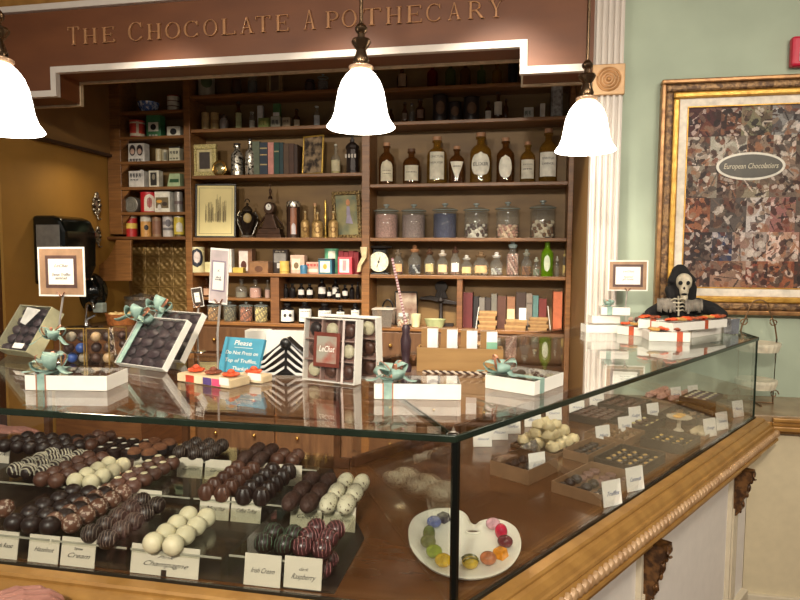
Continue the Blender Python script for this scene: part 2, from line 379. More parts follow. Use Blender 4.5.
# scalloped end of tower shelves (small curved brackets)
for z in TW[1:5]:
    pts = [(-2.93, z-.022), (-2.87, z-.022), (-2.885, z-.045), (-2.915, z-.07), (-2.93, z-.09)]
    MB().slab([(a-sh_x, b) for a, b in pts], .02, .04).bld('bracket', W_EDGE, sh)
pts = [(361, 247), (368, 247), (367, 258), (362, 266), (361, 272), (357.5, 272), (358.5, 265), (362.5, 257)]
MB().slab([((atY(a, b, YS-.02).x-sh_x), atY(a, b, YS-.02).z) for a, b in pts], -.045, -.014).bld('scroll_bracket', M('pale_bracket', (196, 178, 136), .45), sh, bevel=.002)
for (x0, x1) in ((-2.34, -1.73), (-1.71, -1.07), (-1.02, -.4), (-.38, .29)):
    for z0, z1 in ((.82, 1.0), (.6, .8), (.36, .58), (.08, .34)):
        d = SB('drawer', M('drawer_wood', (98, 68, 42), .45, rgb2=(76, 50, 30), scale=5, stretch=(6, 1, 1)), x0, x1, YS-.002, YS+.02, z0, z1)
        for kx in (.25, .75):
            MB().ball((x0+(x1-x0)*kx-sh_x, -.014, (z0+z1)/2), .014, 10, 6).bld('knob', BRASS, d, smooth=True)

# ------------------------------------------------------------------ shelf item builders
def place(p0, p1, pt, z, yc=4.29):
    a = atY(p0, 250, yc); b = atY(p1, 250, yc)
    # verticals lean a little in the picture: use the height's own row
    a = atY(p0, pt, yc); b = atY(p1, pt, yc)
    zt = (a.z+b.z)/2
    a2 = atY(p0, pt+ (zt-z)*600/4.3, yc).x; b2 = atY(p1, pt+(zt-z)*600/4.3, yc).x
    return (a.x+b.x+a2+b2)/4, yc, b.x-a.x, max(.02, zt-z)
def facing(x, y): return atan2(y, x)-pi/2   # z-rotation that turns a -y face to the camera
def cyl_label(parent, r, z0, z1, mat, shape='rect', half=.85, name='label', e=.0012, seg=10):
    rows = 9; vs = []; fs = []
    for j in range(rows+1):
        v = j/rows; z = z0+(z1-z0)*v
        if shape == 'oval': k = sqrt(max(0, 1-(2*v-1)**2))
        elif shape == 'tri': k = v
        elif shape == 'arch': k = 1 if v < .6 else sqrt(max(0, 1-((v-.6)/.4)**2))
        else: k = 1
        for i in range(seg+1):
            a = -pi/2+half*k*(2*i/seg-1); vs.append(((r+e)*cos(a), (r+e)*sin(a), z))
    n = seg+1
    for j in range(rows):
        for i in range(seg): fs.append((j*n+i, j*n+i+1, (j+1)*n+i+1, (j+1)*n+i))
    return MB().add(vs, fs).bld(name, mat, parent, smooth=True)
def ink_lines(parent, r, z0, z1, rows, half=.5, mat=None):
    m = MB()
    for (v, hw, th) in rows:
        z = z0+(z1-z0)*v; n = 8
        vs = []; fs = []
        for i in range(n+1):
            a = -pi/2+hw*(2*i/n-1); jag = .3 if i % 2 else 1
            vs += [((r+.0022)*cos(a), (r+.0022)*sin(a), z-th*jag/2), ((r+.0022)*cos(a), (r+.0022)*sin(a), z+th*jag/2)]
        for i in range(n): fs.append((2*i, 2*i+2, 2*i+3, 2*i+1))
        m.add(vs, fs)
    return m.bld('writing', mat or INK, parent)
def can(spec, name, label, cat, group, col, band=None, lid=None, picture=None, rough=.4, metal=0, squash=1):
    x, y, w_, h = spec[:4]; z = spec[4]; r = w_/2
    t = thing(name, label, cat, (x, y, z), facing(x, y), group)
    MB().lathe([(0, 0), (r, 0), (r, h*.93), (0, h*.93)], seg=24, sy=squash).bld('body', C(col, rough, metal), t, smooth=True)
    MB().lathe([(0, h*.93), (r*1.02, h*.93), (r*1.02, h*.99), (r*.9, h), (0, h)], seg=24, sy=squash).bld('lid', C(lid, .35, .3) if lid else C(col, rough, metal), t, smooth=True)
    if band and squash == 1:
        for (v0, v1, c) in band:
            MB().lathe([(r+.0006, h*v0), (r+.0006, h*v1)], seg=24).bld('band', C(c), t, smooth=True)
    if picture and squash == 1:
        for (v0, v1, c, shp, hf) in picture: cyl_label(t, r, h*v0, h*v1, C(c), shp, hf, 'picture', e=.0014)
    return t
def tin(spec, name, label, cat, group, col, depth=.08, panels=(), lid=None, rotz=None, rough=.45, bev=.003):
    x, y, w_, h = spec[:4]; z = spec[4]
    t = thing(name, label, cat, (x, y, z), 0 if rotz is None else rotz, group)
    hb = h*.9 if lid else h
    MB().bb(-w_/2, w_/2, -depth/2, depth/2, 0, hb).bld('body', C(col, rough), t, bevel=min(bev, h*.1))
    if lid: MB().bb(-w_/2-.001, w_/2+.001, -depth/2-.001, depth/2+.001, hb, h).bld('lid', C(lid, .35), t, bevel=min(bev, h*.04))
    for k, (u0, u1, v0, v1, c, shp) in enumerate(panels):
        X0, X1, Z0, Z1 = -w_/2+w_*u0, -w_/2+w_*u1, h*v0, h*v1; e = -depth/2-.0008-.0006*k
        if shp == 'oval': MB().slab([((X0+X1)/2+(X1-X0)/2*cos(a*pi/10), (Z0+Z1)/2+(Z1-Z0)/2*sin(a*pi/10)) for a in range(20)], e-.0005, e).bld('picture', C(c), t)
        elif shp == 'ink': 
            m = MB(); n = max(2, int((X1-X0)/.006))
            for i in range(n):
                if i % 4 != 3: m.bb(X0+(X1-X0)*i/n, X0+(X1-X0)*(i+.7)/n, e-.0005, e, Z0+(Z1-Z0)*(.25*(i % 3 == 1)), Z1)
            m.bld('writing', C(c), t)
        else: MB().bb(X0, X1, e-.0005, e, Z0, Z1).bld('panel', C(c), t)
    return t
def bottle(spec, name, label, cat, group, mat, neck=.32, neckr=.3, stop=None, lab=None, stopname='stopper', ball=False, liquid=None):
    x, y, w_, h = spec[:4]; z = spec[4]; r = w_/2; hb = h*(1-neck)
    t = thing(name, label, cat, (x, y, z), facing(x, y), group)
    nr = r*neckr; ht = h*.92 if stop else h
    prof = [(0, .001), (r*.92, .001), (r, h*.02), (r, hb*.86), (r*.93, hb*.95), (r*.68, hb+h*.03), (nr*1.1, hb+h*.07), (nr, hb+h*.1), (nr, ht-h*.05), (nr*1.35, ht-h*.04), (nr*1.35, ht), (0, ht)]
    MB().lathe(prof, seg=24).bld('body', mat, t, smooth=True)
    if liquid: MB().lathe([(0, .003), (r*.94, .003), (r*.94, hb*liquid[1]), (0, hb*liquid[1])], seg=20).bld('contents', C(liquid[0], .5), t, smooth=True)
    if stop:
        if ball: MB().lathe([(0, ht), (nr*.8, ht), (nr*.6, ht+h*.015)], seg=12).ball((0, 0, ht+h*.045), (nr*1.2, nr*1.2, h*.04), 12, 8).bld(stopname, C(stop, .3), t, smooth=True)
        else: MB().lathe([(0, ht+.0005), (nr*1.15, ht+.0005), (nr*1.25, h), (0, h)], seg=14).bld(stopname, C(stop, .6), t, smooth=True)
    if lab:
        v0, v1, shp, hf, c = lab[:5]
        l = cyl_label(t, r, h*v0, h*v1, C(c, .7), shp, hf)
        if len(lab) > 5: ink_lines(l, r, h*v0, h*v1, lab[5])
    return t
def jar(spec, name, label, cat, group, fill, fv=.8, lid='glass', knob=True, lump=False, cap=None, fill2=None):
    x, y, w_, h = spec[:4]; z = spec[4]; r = w_/2; hb = h*.78
    t = thing(name, label, cat, (x, y, z), facing(x, y), group)
    MB().lathe([(0, .001), (r*.95, .001), (r, h*.03), (r, hb*.92), (r*.88, hb), (0, hb)][:-1], seg=26).bld('body', JARG, t, smooth=True)
    if fv:
        if lump:
            m = MB(); rr = max(.007, r*.2); n = 0
            k = int(hb*.92*fv/(rr*1.3))+1
            for j in range(k):
                for i in range(9):
                    a = i*2*pi/9+j*.5; q = r*.93-rr
                    m.ball((q*cos(a), q*sin(a), .002+rr*1.2+j*rr*1.25), (rr*random.uniform(.7, 1.1), rr*random.uniform(.7, 1.05), rr*random.uniform(.7, 1.1)), 7, 5); n += 1
            m.lathe([(0, .003), (r*.75, .003), (r*.75, hb*.9*fv), (0, hb*.9*fv)], seg=12)
            o = m.bld('contents', [C(fill, .6), C(fill2 or fill, .6)], t, smooth=True)
            for p in o.data.polygons: p.material_index = int((p.index//35) % 3 == 0)
            o['kind'] = 'stuff'
        else:
            MB().lathe([(0, .003), (r*.93, .003), (r*.94, hb*.9*fv), (r*.5, hb*.92*fv), (0, hb*.9*fv)], seg=22).bld('contents', M('fill_%d_%d_%d' % fill, fill, .7, var=.3, scale=120, bump=.5, bscale=200), t, smooth=True)
    if lid == 'glass':
        l = MB().lathe([(0, hb+.002), (r*1.06, hb+.002), (r*1.08, hb+h*.02), (r*1.0, hb+h*.045), (r*.6, hb+h*.09), (r*.2, hb+h*.11), (0, hb+h*.11)], seg=26).bld('lid', JARG, t, smooth=True)
        MB().tube([((r*1.05)*cos(a*pi/13), r*1.05*sin(a*pi/13), hb+h*.012) for a in range(26)], h*.012, 6, True).bld('rim', M('glass_rim', (150, 165, 160), .15, .2), l, smooth=True)
        if knob: MB().lathe([(r*.12, hb+h*.11), (r*.13, hb+h*.14), (r*.27, hb+h*.17), (r*.27, hb+h*.2), (r*.1, hb+h*.22), (0, hb+h*.22)], seg=14).bld('knob', M('glass_knob', (160, 170, 165), .1, .3), l, smooth=True)
    else:
        c = cap or (150, 120, 80)
        MB().lathe([(0, hb), (r*.8, hb), (r*.8, h*.97), (r*.6, h), (0, h)], seg=18).bld('lid', C(c, .5), t, smooth=True)
    return t
def book(spec, name, label, group, col, depth=.13, band=None, lean=0):
    x, y, w_, h = spec[:4]; z = spec[4]
    t = thing(name, label, 'book', (x, y, z), 0, group)
    c = C(col, .6)
    cv = MB().bb(-w_/2, w_/2, -depth/2, -depth/2+.004, 0, h).bb(-w_/2, -w_/2+.0025, -depth/2+.004, depth/2, 0, h).bb(w_/2-.0025, w_/2, -depth/2+.004, depth/2, 0, h)
    cv.bld('cover', c, t, bevel=.001)
    MB().bb(-w_/2+.0026, w_/2-.0026, -depth/2+.0045, depth/2-.004, .003, h-.004).bld('page_block', C((214, 200, 166), .8), t)
    if band:
        m = MB()
        for v in band[1]: m.bb(-w_/2+.002, w_/2-.002, -depth/2-.001, -depth/2, h*v[0], h*v[1])
        m.bld('spine_label', C(band[0]), t)
    return t
def leanbox(A, B, T):
    """ base edge A->B (world), top-left pixel T of the face over A: returns origin, R, width, height """
    ab = (B-A); n = ab.normalized(); tp = onplane(T[0], T[1], A, n); zd = tp-A
    return A, frameR(n, zd), ab.length, zd.length
def leanframe(A, B, T, name, label, cat, group, fw, fmat, thick=.018, mats=(), parts=None):
    """rectangular frame leaning back: frame sides, then nested flat boards (inset, material, name)"""
    o, R, W, H = leanbox(A, B, T)
    t = thing(name, label, cat, o, 0, group, R)
    fr = MB()
    fr.bb(0, W, 0, thick, 0, fw).bb(0, W, 0, thick, H-fw, H).bb(0, fw, 0, thick, fw, H-fw).bb(W-fw, W, 0, thick, fw, H-fw)
    fr.bld('frame', fmat, t, bevel=min(.004, fw*.3))
    y = thick*.55
    for ins, m, nm in mats:
        MB().bb(ins, W-ins, y, y+.002, ins, H-ins).bld(nm, m, t); y -= .0012
    return t, W, H, y

# ---------------------------------------------------------------- wares on the tower shelves
def sp(p0, p1, pt, z, yc=4.29): return (*place(p0, p1, pt, z, yc), z)
def spx(*a, **k):
    x, y, w_, h, z = sp(*a, **k); return (x, y, w_, h, z)
G1 = 'tins and canisters in the narrow tower shelves'
b = sp(139, 158, 103, TW[0]); t = thing('patterned_bowl', 'blue and white patterned china bowl on the top tower shelf', 'bowl', (b[0], b[1], b[4]))
MB().lathe([(0, .002), (b[2]*.3, .002), (b[2]*.46, b[3]*.6), (b[2]*.5, b[3]), (b[2]*.47, b[3]), (b[2]*.4, b[3]*.5), (0, .01)], seg=28).bld('body', M('blue_china', (70, 100, 160), .2, rgb2=(205, 210, 220), scale=40, contrast=(.42, .5)), t, smooth=True)
can(sp(168, 179, 96, TW[0]), 'storage_tin', 'off-white tin with red lid on the top tower shelf', 'tin', G1, (205, 196, 176), [(.3, .36, (90, 50, 40)), (.62, .67, (90, 50, 40))], lid=(150, 40, 36))
can(sp(131, 144, 121, TW[1]), 'storage_tin', 'red and cream striped tin standing beside the tall green carton', 'tin', G1, (206, 70, 56), [(.1, .25, (226, 210, 180)), (.8, .88, (226, 210, 180))], picture=[(.1, .9, (222, 205, 175), 'rect', .16)])
tin(sp(149, 163, 114, TW[1]), 'tea_carton', 'tall green carton with white pictured panel in the tower shelves', 'box', G1, (62, 120, 78), .07, [(.14, .86, .25, .62, (225, 222, 205), 'r'), (.3, .7, .3, .55, (40, 40, 35), 'oval'), (.2, .8, .04, .12, (220, 215, 200), 'ink')])
tin(sp(169, 182, 127, TW[1]), 'soap_tin', 'low white tin with a black oval on its front', 'tin', G1, (222, 216, 196), .06, [(.25, .75, .2, .8, (30, 26, 26), 'oval')])
tin(sp(131, 147, 144, TW[2]), 'cocoa_box', 'white box printed with two dark-haired portrait ovals', 'box', G1, (220, 214, 204), .07, [(.08, .46, .35, .92, (52, 42, 44), 'oval'), (.54, .92, .35, .92, (52, 42, 44), 'oval'), (.15, .4, .42, .72, (214, 180, 160), 'oval'), (.6, .85, .42, .72, (214, 180, 160), 'oval'), (.1, .9, .06, .2, (50, 40, 40), 'ink')])
can(sp(156, 161.5, 149, TW[2]), 'spice_pot', 'small cream spice pot beside the black and cream tin', 'pot', G1, (206, 190, 150))
can(sp(162.5, 168, 150, TW[2], 4.31), 'spice_pot', 'small cream spice pot with grey front, behind its cream twin', 'pot', G1, (190, 180, 150), picture=[(.2, .8, (120, 116, 96), 'rect', .5)])
tin(sp(171, 181.5, 147, TW[2]), 'storage_tin', 'cream tin with black arched lettering and black lid', 'tin', G1, (212, 206, 176), .06, [(.1, .9, .5, .7, (40, 44, 36), 'ink'), (.1, .9, .16, .26, (60, 70, 50), 'ink')], lid=(40, 38, 34))
t = tin(sp(132, 147, 171.5, TW[3]), 'handled_tin', 'white lidded tin with bold black print and small knob', 'tin', G1, (218, 214, 206), .08, [(.08, .92, .6, .85, (36, 34, 38), 'ink'), (.12, .7, .42, .5, (60, 60, 70), 'ink')])
MB().ball((.02, 0, place(132, 147, 171.5, TW[3])[3]+.006), (.012, .012, .008)).bld('knob', C((220, 216, 208)), t, smooth=True)
tin(sp(151, 161, 171, TW[3]), 'tea_carton', 'slim white carton framing a dark portrait', 'box', G1, (226, 220, 200), .06, [(.18, .8, .12, .88, (46, 42, 40), 'r'), (.34, .66, .45, .8, (150, 140, 120), 'oval')])
b = sp(169, 182, 174, TW[3]); t = thing('sloping_tin', 'sloping pale green tin with dark green writing', 'tin', (b[0], b[1], b[4]), 0, G1)
MB().slab([(-b[2]/2, 0), (b[2]/2, 0), (b[2]/2, b[3]), (-b[2]*.3, b[3])], -.03, .03).bld('body', C((176, 196, 150)), t, bevel=.003)
MB().slab([(-b[2]*.3, b[3]*.35), (b[2]*.42, b[3]*.35), (b[2]*.42, b[3]*.6), (-b[2]*.24, b[3]*.6)], -.032, -.031).bld('writing', C((40, 90, 50)), t)
b = sp(126, 140, 197, TW[4]); t = thing('round_tin', 'grey round tin lying on edge with an embossed face', 'tin', (b[0], b[1], b[4]), 0, G1)
MB().slab([(b[2]*.5*cos(a*pi/12), b[3]*.5+b[3]*.5*sin(a*pi/12)) for a in range(24)], -.03, .03).bld('body', C((140, 138, 130), .35, .3), t, bevel=.006)
m = MB()
for q in (.42, .3, .17): m.tube([(b[2]*q*cos(a*pi/12), -.031, b[3]*.5+b[3]*q*sin(a*pi/12)) for a in range(24)], .0018, 6, True)
m.bld('embossing', C((90, 88, 82), .35, .3), t)
can(sp(142, 157, 192.5, TW[4]), 'storage_tin', 'rounded crimson tin with pale figure panel', 'tin', G1, (190, 30, 44), picture=[(.06, .9, (222, 210, 196), 'arch', .62), (.2, .75, (150, 70, 66), 'oval', .3)])
tin(sp(158, 173, 192, TW[4]), 'cocoa_box', 'large white box with a colour photograph of sweets', 'box', G1, (228, 226, 214), .09, [(.08, .92, .2, .72, (110, 96, 70), 'r'), (.12, .5, .45, .6, (206, 150, 60), 'oval'), (.5, .85, .3, .5, (60, 46, 34), 'oval'), (.2, .45, .1, .38, (210, 205, 200), 'oval')])
can(sp(175, 182.5, 192, TW[4]), 'storage_tin', 'slender grey tin beside the white photograph box', 'tin', G1, (150, 146, 140), [(.4, .55, (110, 90, 90))], rough=.3, metal=.3)
can(sp(127, 136.5, 215, TW[5]), 'drink_can', 'red can with a yellow middle band on the lowest tower shelf', 'can', G1, (190, 44, 44), [(.38, .62, (226, 196, 90)), (.85, .93, (224, 210, 180))], lid=(200, 196, 186))
can(sp(141.5, 151, 215, TW[5]), 'drink_can', 'orange and white can with a black rider picture', 'can', G1, (214, 160, 90), [(.7, .93, (226, 218, 200))], picture=[(.3, .55, (40, 30, 28), 'oval', .4)], lid=(210, 206, 196))
can(sp(153, 161, 217, TW[5]), 'drink_can', 'copper-brown can between the orange and the grey cans', 'can', G1, (160, 126, 96), [(.15, .8, (146, 104, 82))], lid=(150, 110, 80))
can(sp(163.5, 173, 215, TW[5]), 'drink_can', 'white and grey patterned can on the lowest tower shelf', 'can', G1, (206, 200, 196), [(.3, .42, (120, 116, 120)), (.55, .7, (140, 134, 140))], picture=[(.45, .8, (110, 105, 112), 'oval', .5)])
can(sp(174.5, 184, 216, TW[5]), 'drink_can', 'yellow can with a white dome picture', 'can', G1, (214, 190, 70), picture=[(.25, .7, (226, 220, 200), 'arch', .6), (.0, .12, (90, 70, 30), 'rect', 1.1)], lid=(226, 224, 216))

# ---------------------------------------------------------------- wares on the centre shelves
G2 = 'wares on the shaded top shelf'
can(sp(199, 214, 71, CE[0]), 'floral_canister', 'tall pale canister with green floral print in the shade', 'canister', G2, (150, 140, 120), picture=[(.3, .8, (70, 84, 50), 'oval', .7)])
can(sp(232, 241, 80, CE[0]), 'dark_canister', 'plain dark brown canister in deep shade by the floral one', 'canister', G2, (70, 50, 34))
jar(sp(248, 257, 70, CE[0]), 'glass_jar', 'dark jar with dim label beside the small top-shelf frame', 'jar', G2, (60, 56, 44), .8)
A = atY(266, 90, 4.3); A.z = CE[0]; B = atY(282, 90, 4.27); B.z = CE[0]
leanframe(A, B, (266, 69), 'picture_frame', 'small wooden framed print standing on the shaded top shelf', 'picture', None, .018, C((120, 92, 56)), mats=[(.012, C((150, 130, 90)), 'mat'), (.035, C((90, 70, 50)), 'print')])
bottle(sp(305, 315, 80, CE[0]), 'stoneware_pot', 'squat dark stoneware pot on the shaded top shelf', 'pot', G2, C((64, 50, 46), .4), neck=.25, neckr=.6, stop=(50, 40, 36))
jar(sp(318, 328, 74, CE[0]), 'glass_jar', 'grey filled jar behind the lamp glow on the top shelf', 'jar', G2, (110, 96, 86), .85)
G3 = 'small wares on the second shelf'
can(sp(202, 209.5, 113, CE[1]), 'cream_pot', 'first cylindrical cream pot on the second shelf beside the upright', 'pot', G3, (176, 146, 96))
can(sp(211, 218.5, 113, CE[1]), 'cream_pot', 'cream pot with faint brown print between pot and round jar', 'pot', G3, (180, 148, 92), [(.4, .6, (150, 116, 70))])
b = sp(220, 228, 114, CE[1]); t = thing('ginger_jar', 'round pale stoneware jar with dark lid', 'jar', (b[0], b[1], b[4]), 0, G3)
MB().lathe([(0, 0), (b[2]*.3, 0), (b[2]*.5, b[3]*.3), (b[2]*.48, b[3]*.6), (b[2]*.3, b[3]*.75), (0, b[3]*.75)]).bld('body', C((150, 140, 130), .35), t, smooth=True)
MB().lathe([(0, b[3]*.75), (b[2]*.33, b[3]*.75), (b[2]*.33, b[3]*.9), (0, b[3])]).bld('lid', C((90, 70, 56)), t, smooth=True)
bottle(sp(235, 242, 102, CE[1]), 'medicine_bottle', 'slim dark bottle with long pale green label', 'bottle', G3, AMBERD, .35, .45, (30, 26, 22), (.03, .6, 'rect', .8, (170, 170, 120)))
bottle(sp(249, 255, 112, CE[1]), 'medicine_bottle', 'tiny clear bottle with silver base on the second shelf', 'bottle', G3, JARG, .3, .5, (150, 140, 120), (.1, .5, 'rect', .8, (190, 180, 160)))
tin(sp(258, 263.5, 106, CE[1], 4.34), 'paper_carton', 'tall narrow white carton behind the low green box', 'box', G3, (206, 200, 190), .03)
tin(sp(259.5, 270, 118.5, CE[1], 4.26), 'paper_carton', 'low green box with yellow print in front of a white carton', 'box', G3, (120, 130, 60), .05, [(.2, .8, .3, .7, (190, 180, 100), 'ink')])
bt = tin(sp(272, 281, 117, CE[1], 4.28), 'paper_carton', 'pale grey box carrying a tall green carton', 'box', G3, (176, 172, 150), .05, [(.15, .85, .3, .7, (70, 70, 70), 'ink')])
zz = place(272, 281, 117, CE[1], 4.28)[3]+CE[1]+.0005
tin(sp(274, 280.5, 104, zz, 4.28), 'paper_carton', 'tall green and white carton standing on the pale grey box', 'box', G3, (70, 110, 60), .04, [(0.02, .98, .02, .3, (205, 200, 190), 'r')])
tin(sp(283.5, 291, 118, CE[1]), 'paper_carton', 'small beige cube box beside the little brown bottle', 'box', G3, (186, 164, 130), .05, [(.15, .85, .55, .75, (120, 90, 70), 'ink')])
bottle(sp(293.5, 300, 109, CE[1]), 'medicine_bottle', 'little brown bottle with beige label beside the beige cube', 'bottle', G3, AMBERD, .4, .4, (40, 26, 20), (.08, .42, 'rect', .9, (190, 170, 140)))
bottle(sp(313.5, 320, 106, CE[1]), 'medicine_bottle', 'clear bottle with pale label and round cap, alone near the lamp', 'bottle', G3, JARG, .35, .5, (190, 186, 180), (.1, .55, 'rect', .9, (200, 200, 196)), ball=True)
bottle(sp(331, 338, 105, CE[1]), 'stone_bottle', 'pale stone bottle half hidden by the pendant shade', 'bottle', G3, C((160, 150, 140), .4), .4, .4, (130, 110, 96))
# third shelf
z = CE[2]
A = atY(191.5, 174, 4.24); A.z = z; B = atY(216, 174, 4.24); B.z = z
t, W_, H_, y_ = leanframe(A, B, (191, 144.5), 'picture_frame', 'ornate pale gilt frame with small dark picture behind a brass orb clock', 'picture', None, .034, M('pale_gilt', (200, 184, 122), .4, .3, var=.3, scale=90, bump=1, bscale=150), .03, [(.03, C((206, 190, 140)), 'mat'), (.055, C((70, 60, 54)), 'print')])
b = sp(212, 225, 158, z, 4.2); t = thing('orb_clock', 'polished round brass orb clock in front of the pale gilt frame', 'clock', (b[0], 4.215, z))
rr = b[2]/2
MB().tube([(rr*cos(a*pi/12), 0, rr+rr*sin(a*pi/12)) for a in range(24)], .008, 8, True).bld('rim', BRASS, t, smooth=True)
MB().ball((0, 0, rr), (rr*.9, .012, rr*.9), 20, 10).bld('face', M('pale_brass', (214, 196, 140), .15, .9), t, smooth=True)
SLV = M('mottled_silver', (214, 206, 190), .25, .7, rgb2=(60, 54, 46), scale=60, contrast=(.4, .55), spec=.5)
bottle(sp(231.5, 243, 143.5, z), 'silver_decanter', 'stout silver patterned decanter with dark neck', 'decanter', 'silver decanters', SLV, .3, .45, (50, 40, 34))
bottle(sp(245.5, 255, 138.5, z, 4.25), 'silver_decanter', 'slender silver patterned decanter with tall ball stopper beside the books', 'decanter', 'silver decanters', SLV, .35, .35, (60, 50, 44), ball=True)
BK = 'old books on the third shelf'
for p0, p1, pt, c, bd, l in ((256, 263, 143, (96, 104, 84), None, 'grey-green cloth book beside the silver decanter'),
    (263.3, 271, 144, (40, 52, 66), ((170, 150, 100), ((.8, .84), (.6, .64), (.3, .34))), 'navy book with gilt spine bands on the third shelf'),
    (271.4, 277, 144, (196, 132, 120), None, 'salmon pink book on the third shelf'),
    (277.3, 282.5, 144, (26, 66, 54), ((150, 140, 100), ((.7, .74),)), 'dark green book next to the salmon pink one'),
    (282.8, 286.5, 144, (30, 56, 60), None, 'thin bluish-black book on the third shelf'),
    (286.8, 292, 145, (84, 60, 40), None, 'plain umber book beside the thin bluish-black one'),
    (292.3, 297, 145, (74, 46, 30), None, 'russet brown book near the end of the row'),
    (297.3, 300.5, 146, (56, 36, 26), None, 'darkest brown book closing the third shelf row')):
    book(sp(p0, p1, pt, z, 4.3), 'old_book', l, BK, c, band=bd)
A = atY(301.5, 173, 4.27); A.z = z; B = atY(322, 173, 4.22); B.z = z
PHO = M('sepia_photograph', (150, 128, 100), .5, rgb2=(50, 40, 34), scale=22, contrast=(.4, .6))
leanframe(A, B, (303, 136.5), 'picture_frame', 'thin gold frame holding a sepia photograph of seated people', 'picture', None, .01, M('bright_gold', (206, 168, 80), .3, .6), .015, [(.008, PHO, 'photograph')])
bottle(sp(331, 340.5, 144, z), 'perfume_bottle', 'small clear scent bottle with pointed stopper on the third shelf', 'bottle', None, JARG, .42, .3, (200, 196, 180), (.1, .45, 'rect', .9, (196, 184, 150)), ball=True, liquid=((190, 170, 110), .8))
b = sp(345, 359.5, 137, z); t = thing('iron_lantern', 'dark iron lantern jar with white lettering and flat top', 'lantern', (b[0], b[1], z))
r, h = b[2]/2, b[3]
MB().lathe([(0, 0), (r*.9, 0), (r*.9, h*.06), (r*.8, h*.08), (r*.8, h*.65), (r*.95, h*.7), (r*.9, h*.76), (r*.3, h*.86), (r*.3, h*.93), (0, h*.93)], seg=8).bld('body', C((50, 40, 36), .4, .3), t)
MB().lathe([(0, h*.93), (r*.15, h*.93), (r*.2, h), (0, h)], seg=10).bld('finial', C((40, 34, 30)), t)
m = MB(); [m.bb(-.04+i*.022, -.028+i*.022, -r*.8-.002, -r*.8+.004, h*.42, h*.52) for i in range(4)]; m.bld('writing', C((190, 180, 166)), t)
# fourth shelf
z = CE[3]
A = atY(194.5, 238, 4.215); A.z = z; B = atY(235.5, 238, 4.26); B.z = z
ENG = M('engraving_paper', (226, 210, 150), .7, var=.05, scale=6)
t, W_, H_, y_ = leanframe(A, B, (195, 183.5), 'picture_frame', 'large black framed engraving on cream paper leaning on the fourth shelf', 'picture', None, .014, M('black_lacquer', (28, 22, 18), .3), .02, [(.012, ENG, 'print')])
m = MB()
for (x0, x1, z0, z1) in ((.03, .032, .03, H_-.03), (W_-.032, W_-.03, .03, H_-.03), (.03, W_-.03, .03, .032), (.03, W_-.03, H_-.032, H_-.03)): m.bb(x0, x1, y_-.001, y_, z0, z1)
m.bld('ruled_border', C((60, 50, 36)), t)
m = MB(); rnd = random.Random(3)
for i in range(70):
    a = rnd.random(); xx = W_*(.24+.52*a); zb_ = H_*(.28+.05*rnd.random()); hh = H_*(.12+.26*rnd.random())*(1 if abs(a-.62) > .12 else 1.35)
    if abs(a-.45) < .05: hh *= .4
    m.bb(xx, xx+.002, y_-.001, y_, zb_, zb_+hh)
m.bld('engraved_figures', M('engraving_grey', (140, 124, 88), .7), t)
b = sp(238, 257, 199, z, 4.29); t = thing('lidded_urn', 'black lidded urn in a silver stand with pale floral medallion', 'urn', (b[0], b[1], z), facing(b[0], b[1]))
r, h = b[2]/2, b[3]
MB().lathe([(0, h*.08), (r*.4, h*.08), (r*.55, h*.16), (r*.95, h*.42), (r*.97, h*.55), (r*.75, h*.64), (r*.45, h*.67), (0, h*.67)], seg=28).bld('body', C((30, 24, 20), .15), t, smooth=True)
MB().lathe([(0, h*.67), (r*.5, h*.675), (r*.52, h*.72), (r*.3, h*.8), (r*.08, h*.84), (0, h*.84)], seg=24).ball((0, 0, h*.87), r*.13).tube([(r*.22*cos(a*pi/8), 0, h*.92+r*.3*sin(a*pi/8)) for a in range(9)], .004, 6).bld('lid', C((50, 40, 30), .2), t, smooth=True)
m = MB()
for s_ in (-1, 1):
    m.tube([(s_*r*.35, -r*.4, .006), (s_*r*.5, -r*.55, h*.1), (s_*r*.95, -r*.3, h*.4), (s_*r*.98, -r*.2, h*.56), (s_*r*.7, -r*.3, h*.68)], .004, 6)
m.tube([(r*.6*cos(a*pi/10), r*.6*sin(a*pi/10), .01) for a in range(20)], .008, 6, True)
m.bld('stand', SILVER, t, smooth=True)
MB().ball((0, -r*.9, h*.5), (r*.4, .008, h*.13), 14, 8).bld('medallion', C((150, 130, 84)), t, smooth=True)
b = sp(257, 284, 184, z, 4.31); t = thing('mantel_clock', 'dark bronze mantel clock with white dial and tall finial', 'clock', (b[0], b[1], z), 0)
r, h = b[2]/2, b[3]; CLB = M('clock_bronze', (70, 46, 30), .35, .5, var=.2)
MB().bb(-r*.92, r*.92, -.05, .05, 0, h*.07).bb(-r*.82, r*.82, -.042, .042, h*.07, h*.17).slab([(-r*.6, h*.17), (r*.6, h*.17), (r*.5, h*.24), (r*.34, h*.36), (r*.3, h*.45), (-r*.3, h*.45), (-r*.34, h*.36), (-r*.5, h*.24)], -.03, .03).bld('case', CLB, t, bevel=.004)
MB().slab([(r*.38*cos(a*pi/12), h*.55+r*.44*sin(a*pi/12)) for a in range(24)], -.035, .03).bld('dial_housing', CLB, t, bevel=.005)
d = MB().slab([(r*.2*cos(a*pi/12), h*.57+r*.22*sin(a*pi/12)) for a in range(24)], -.038, -.034).bld('dial', C((232, 230, 220)), t)
MB().bb(-.0015, .0015, -.04, -.038, h*.57, h*.57+r*.16).bb(0, r*.1, -.04, -.038, h*.57, h*.575).bld('hand', INK, d)
MB().lathe([(0, h*.72), (r*.16, h*.72), (r*.12, h*.77), (r*.04, h*.79), (r*.1, h*.84), (r*.11, h*.88), (r*.03, h*.92), (r*.03, h), (0, h)], seg=12).bld('finial', CLB, t, smooth=True)
m = MB()
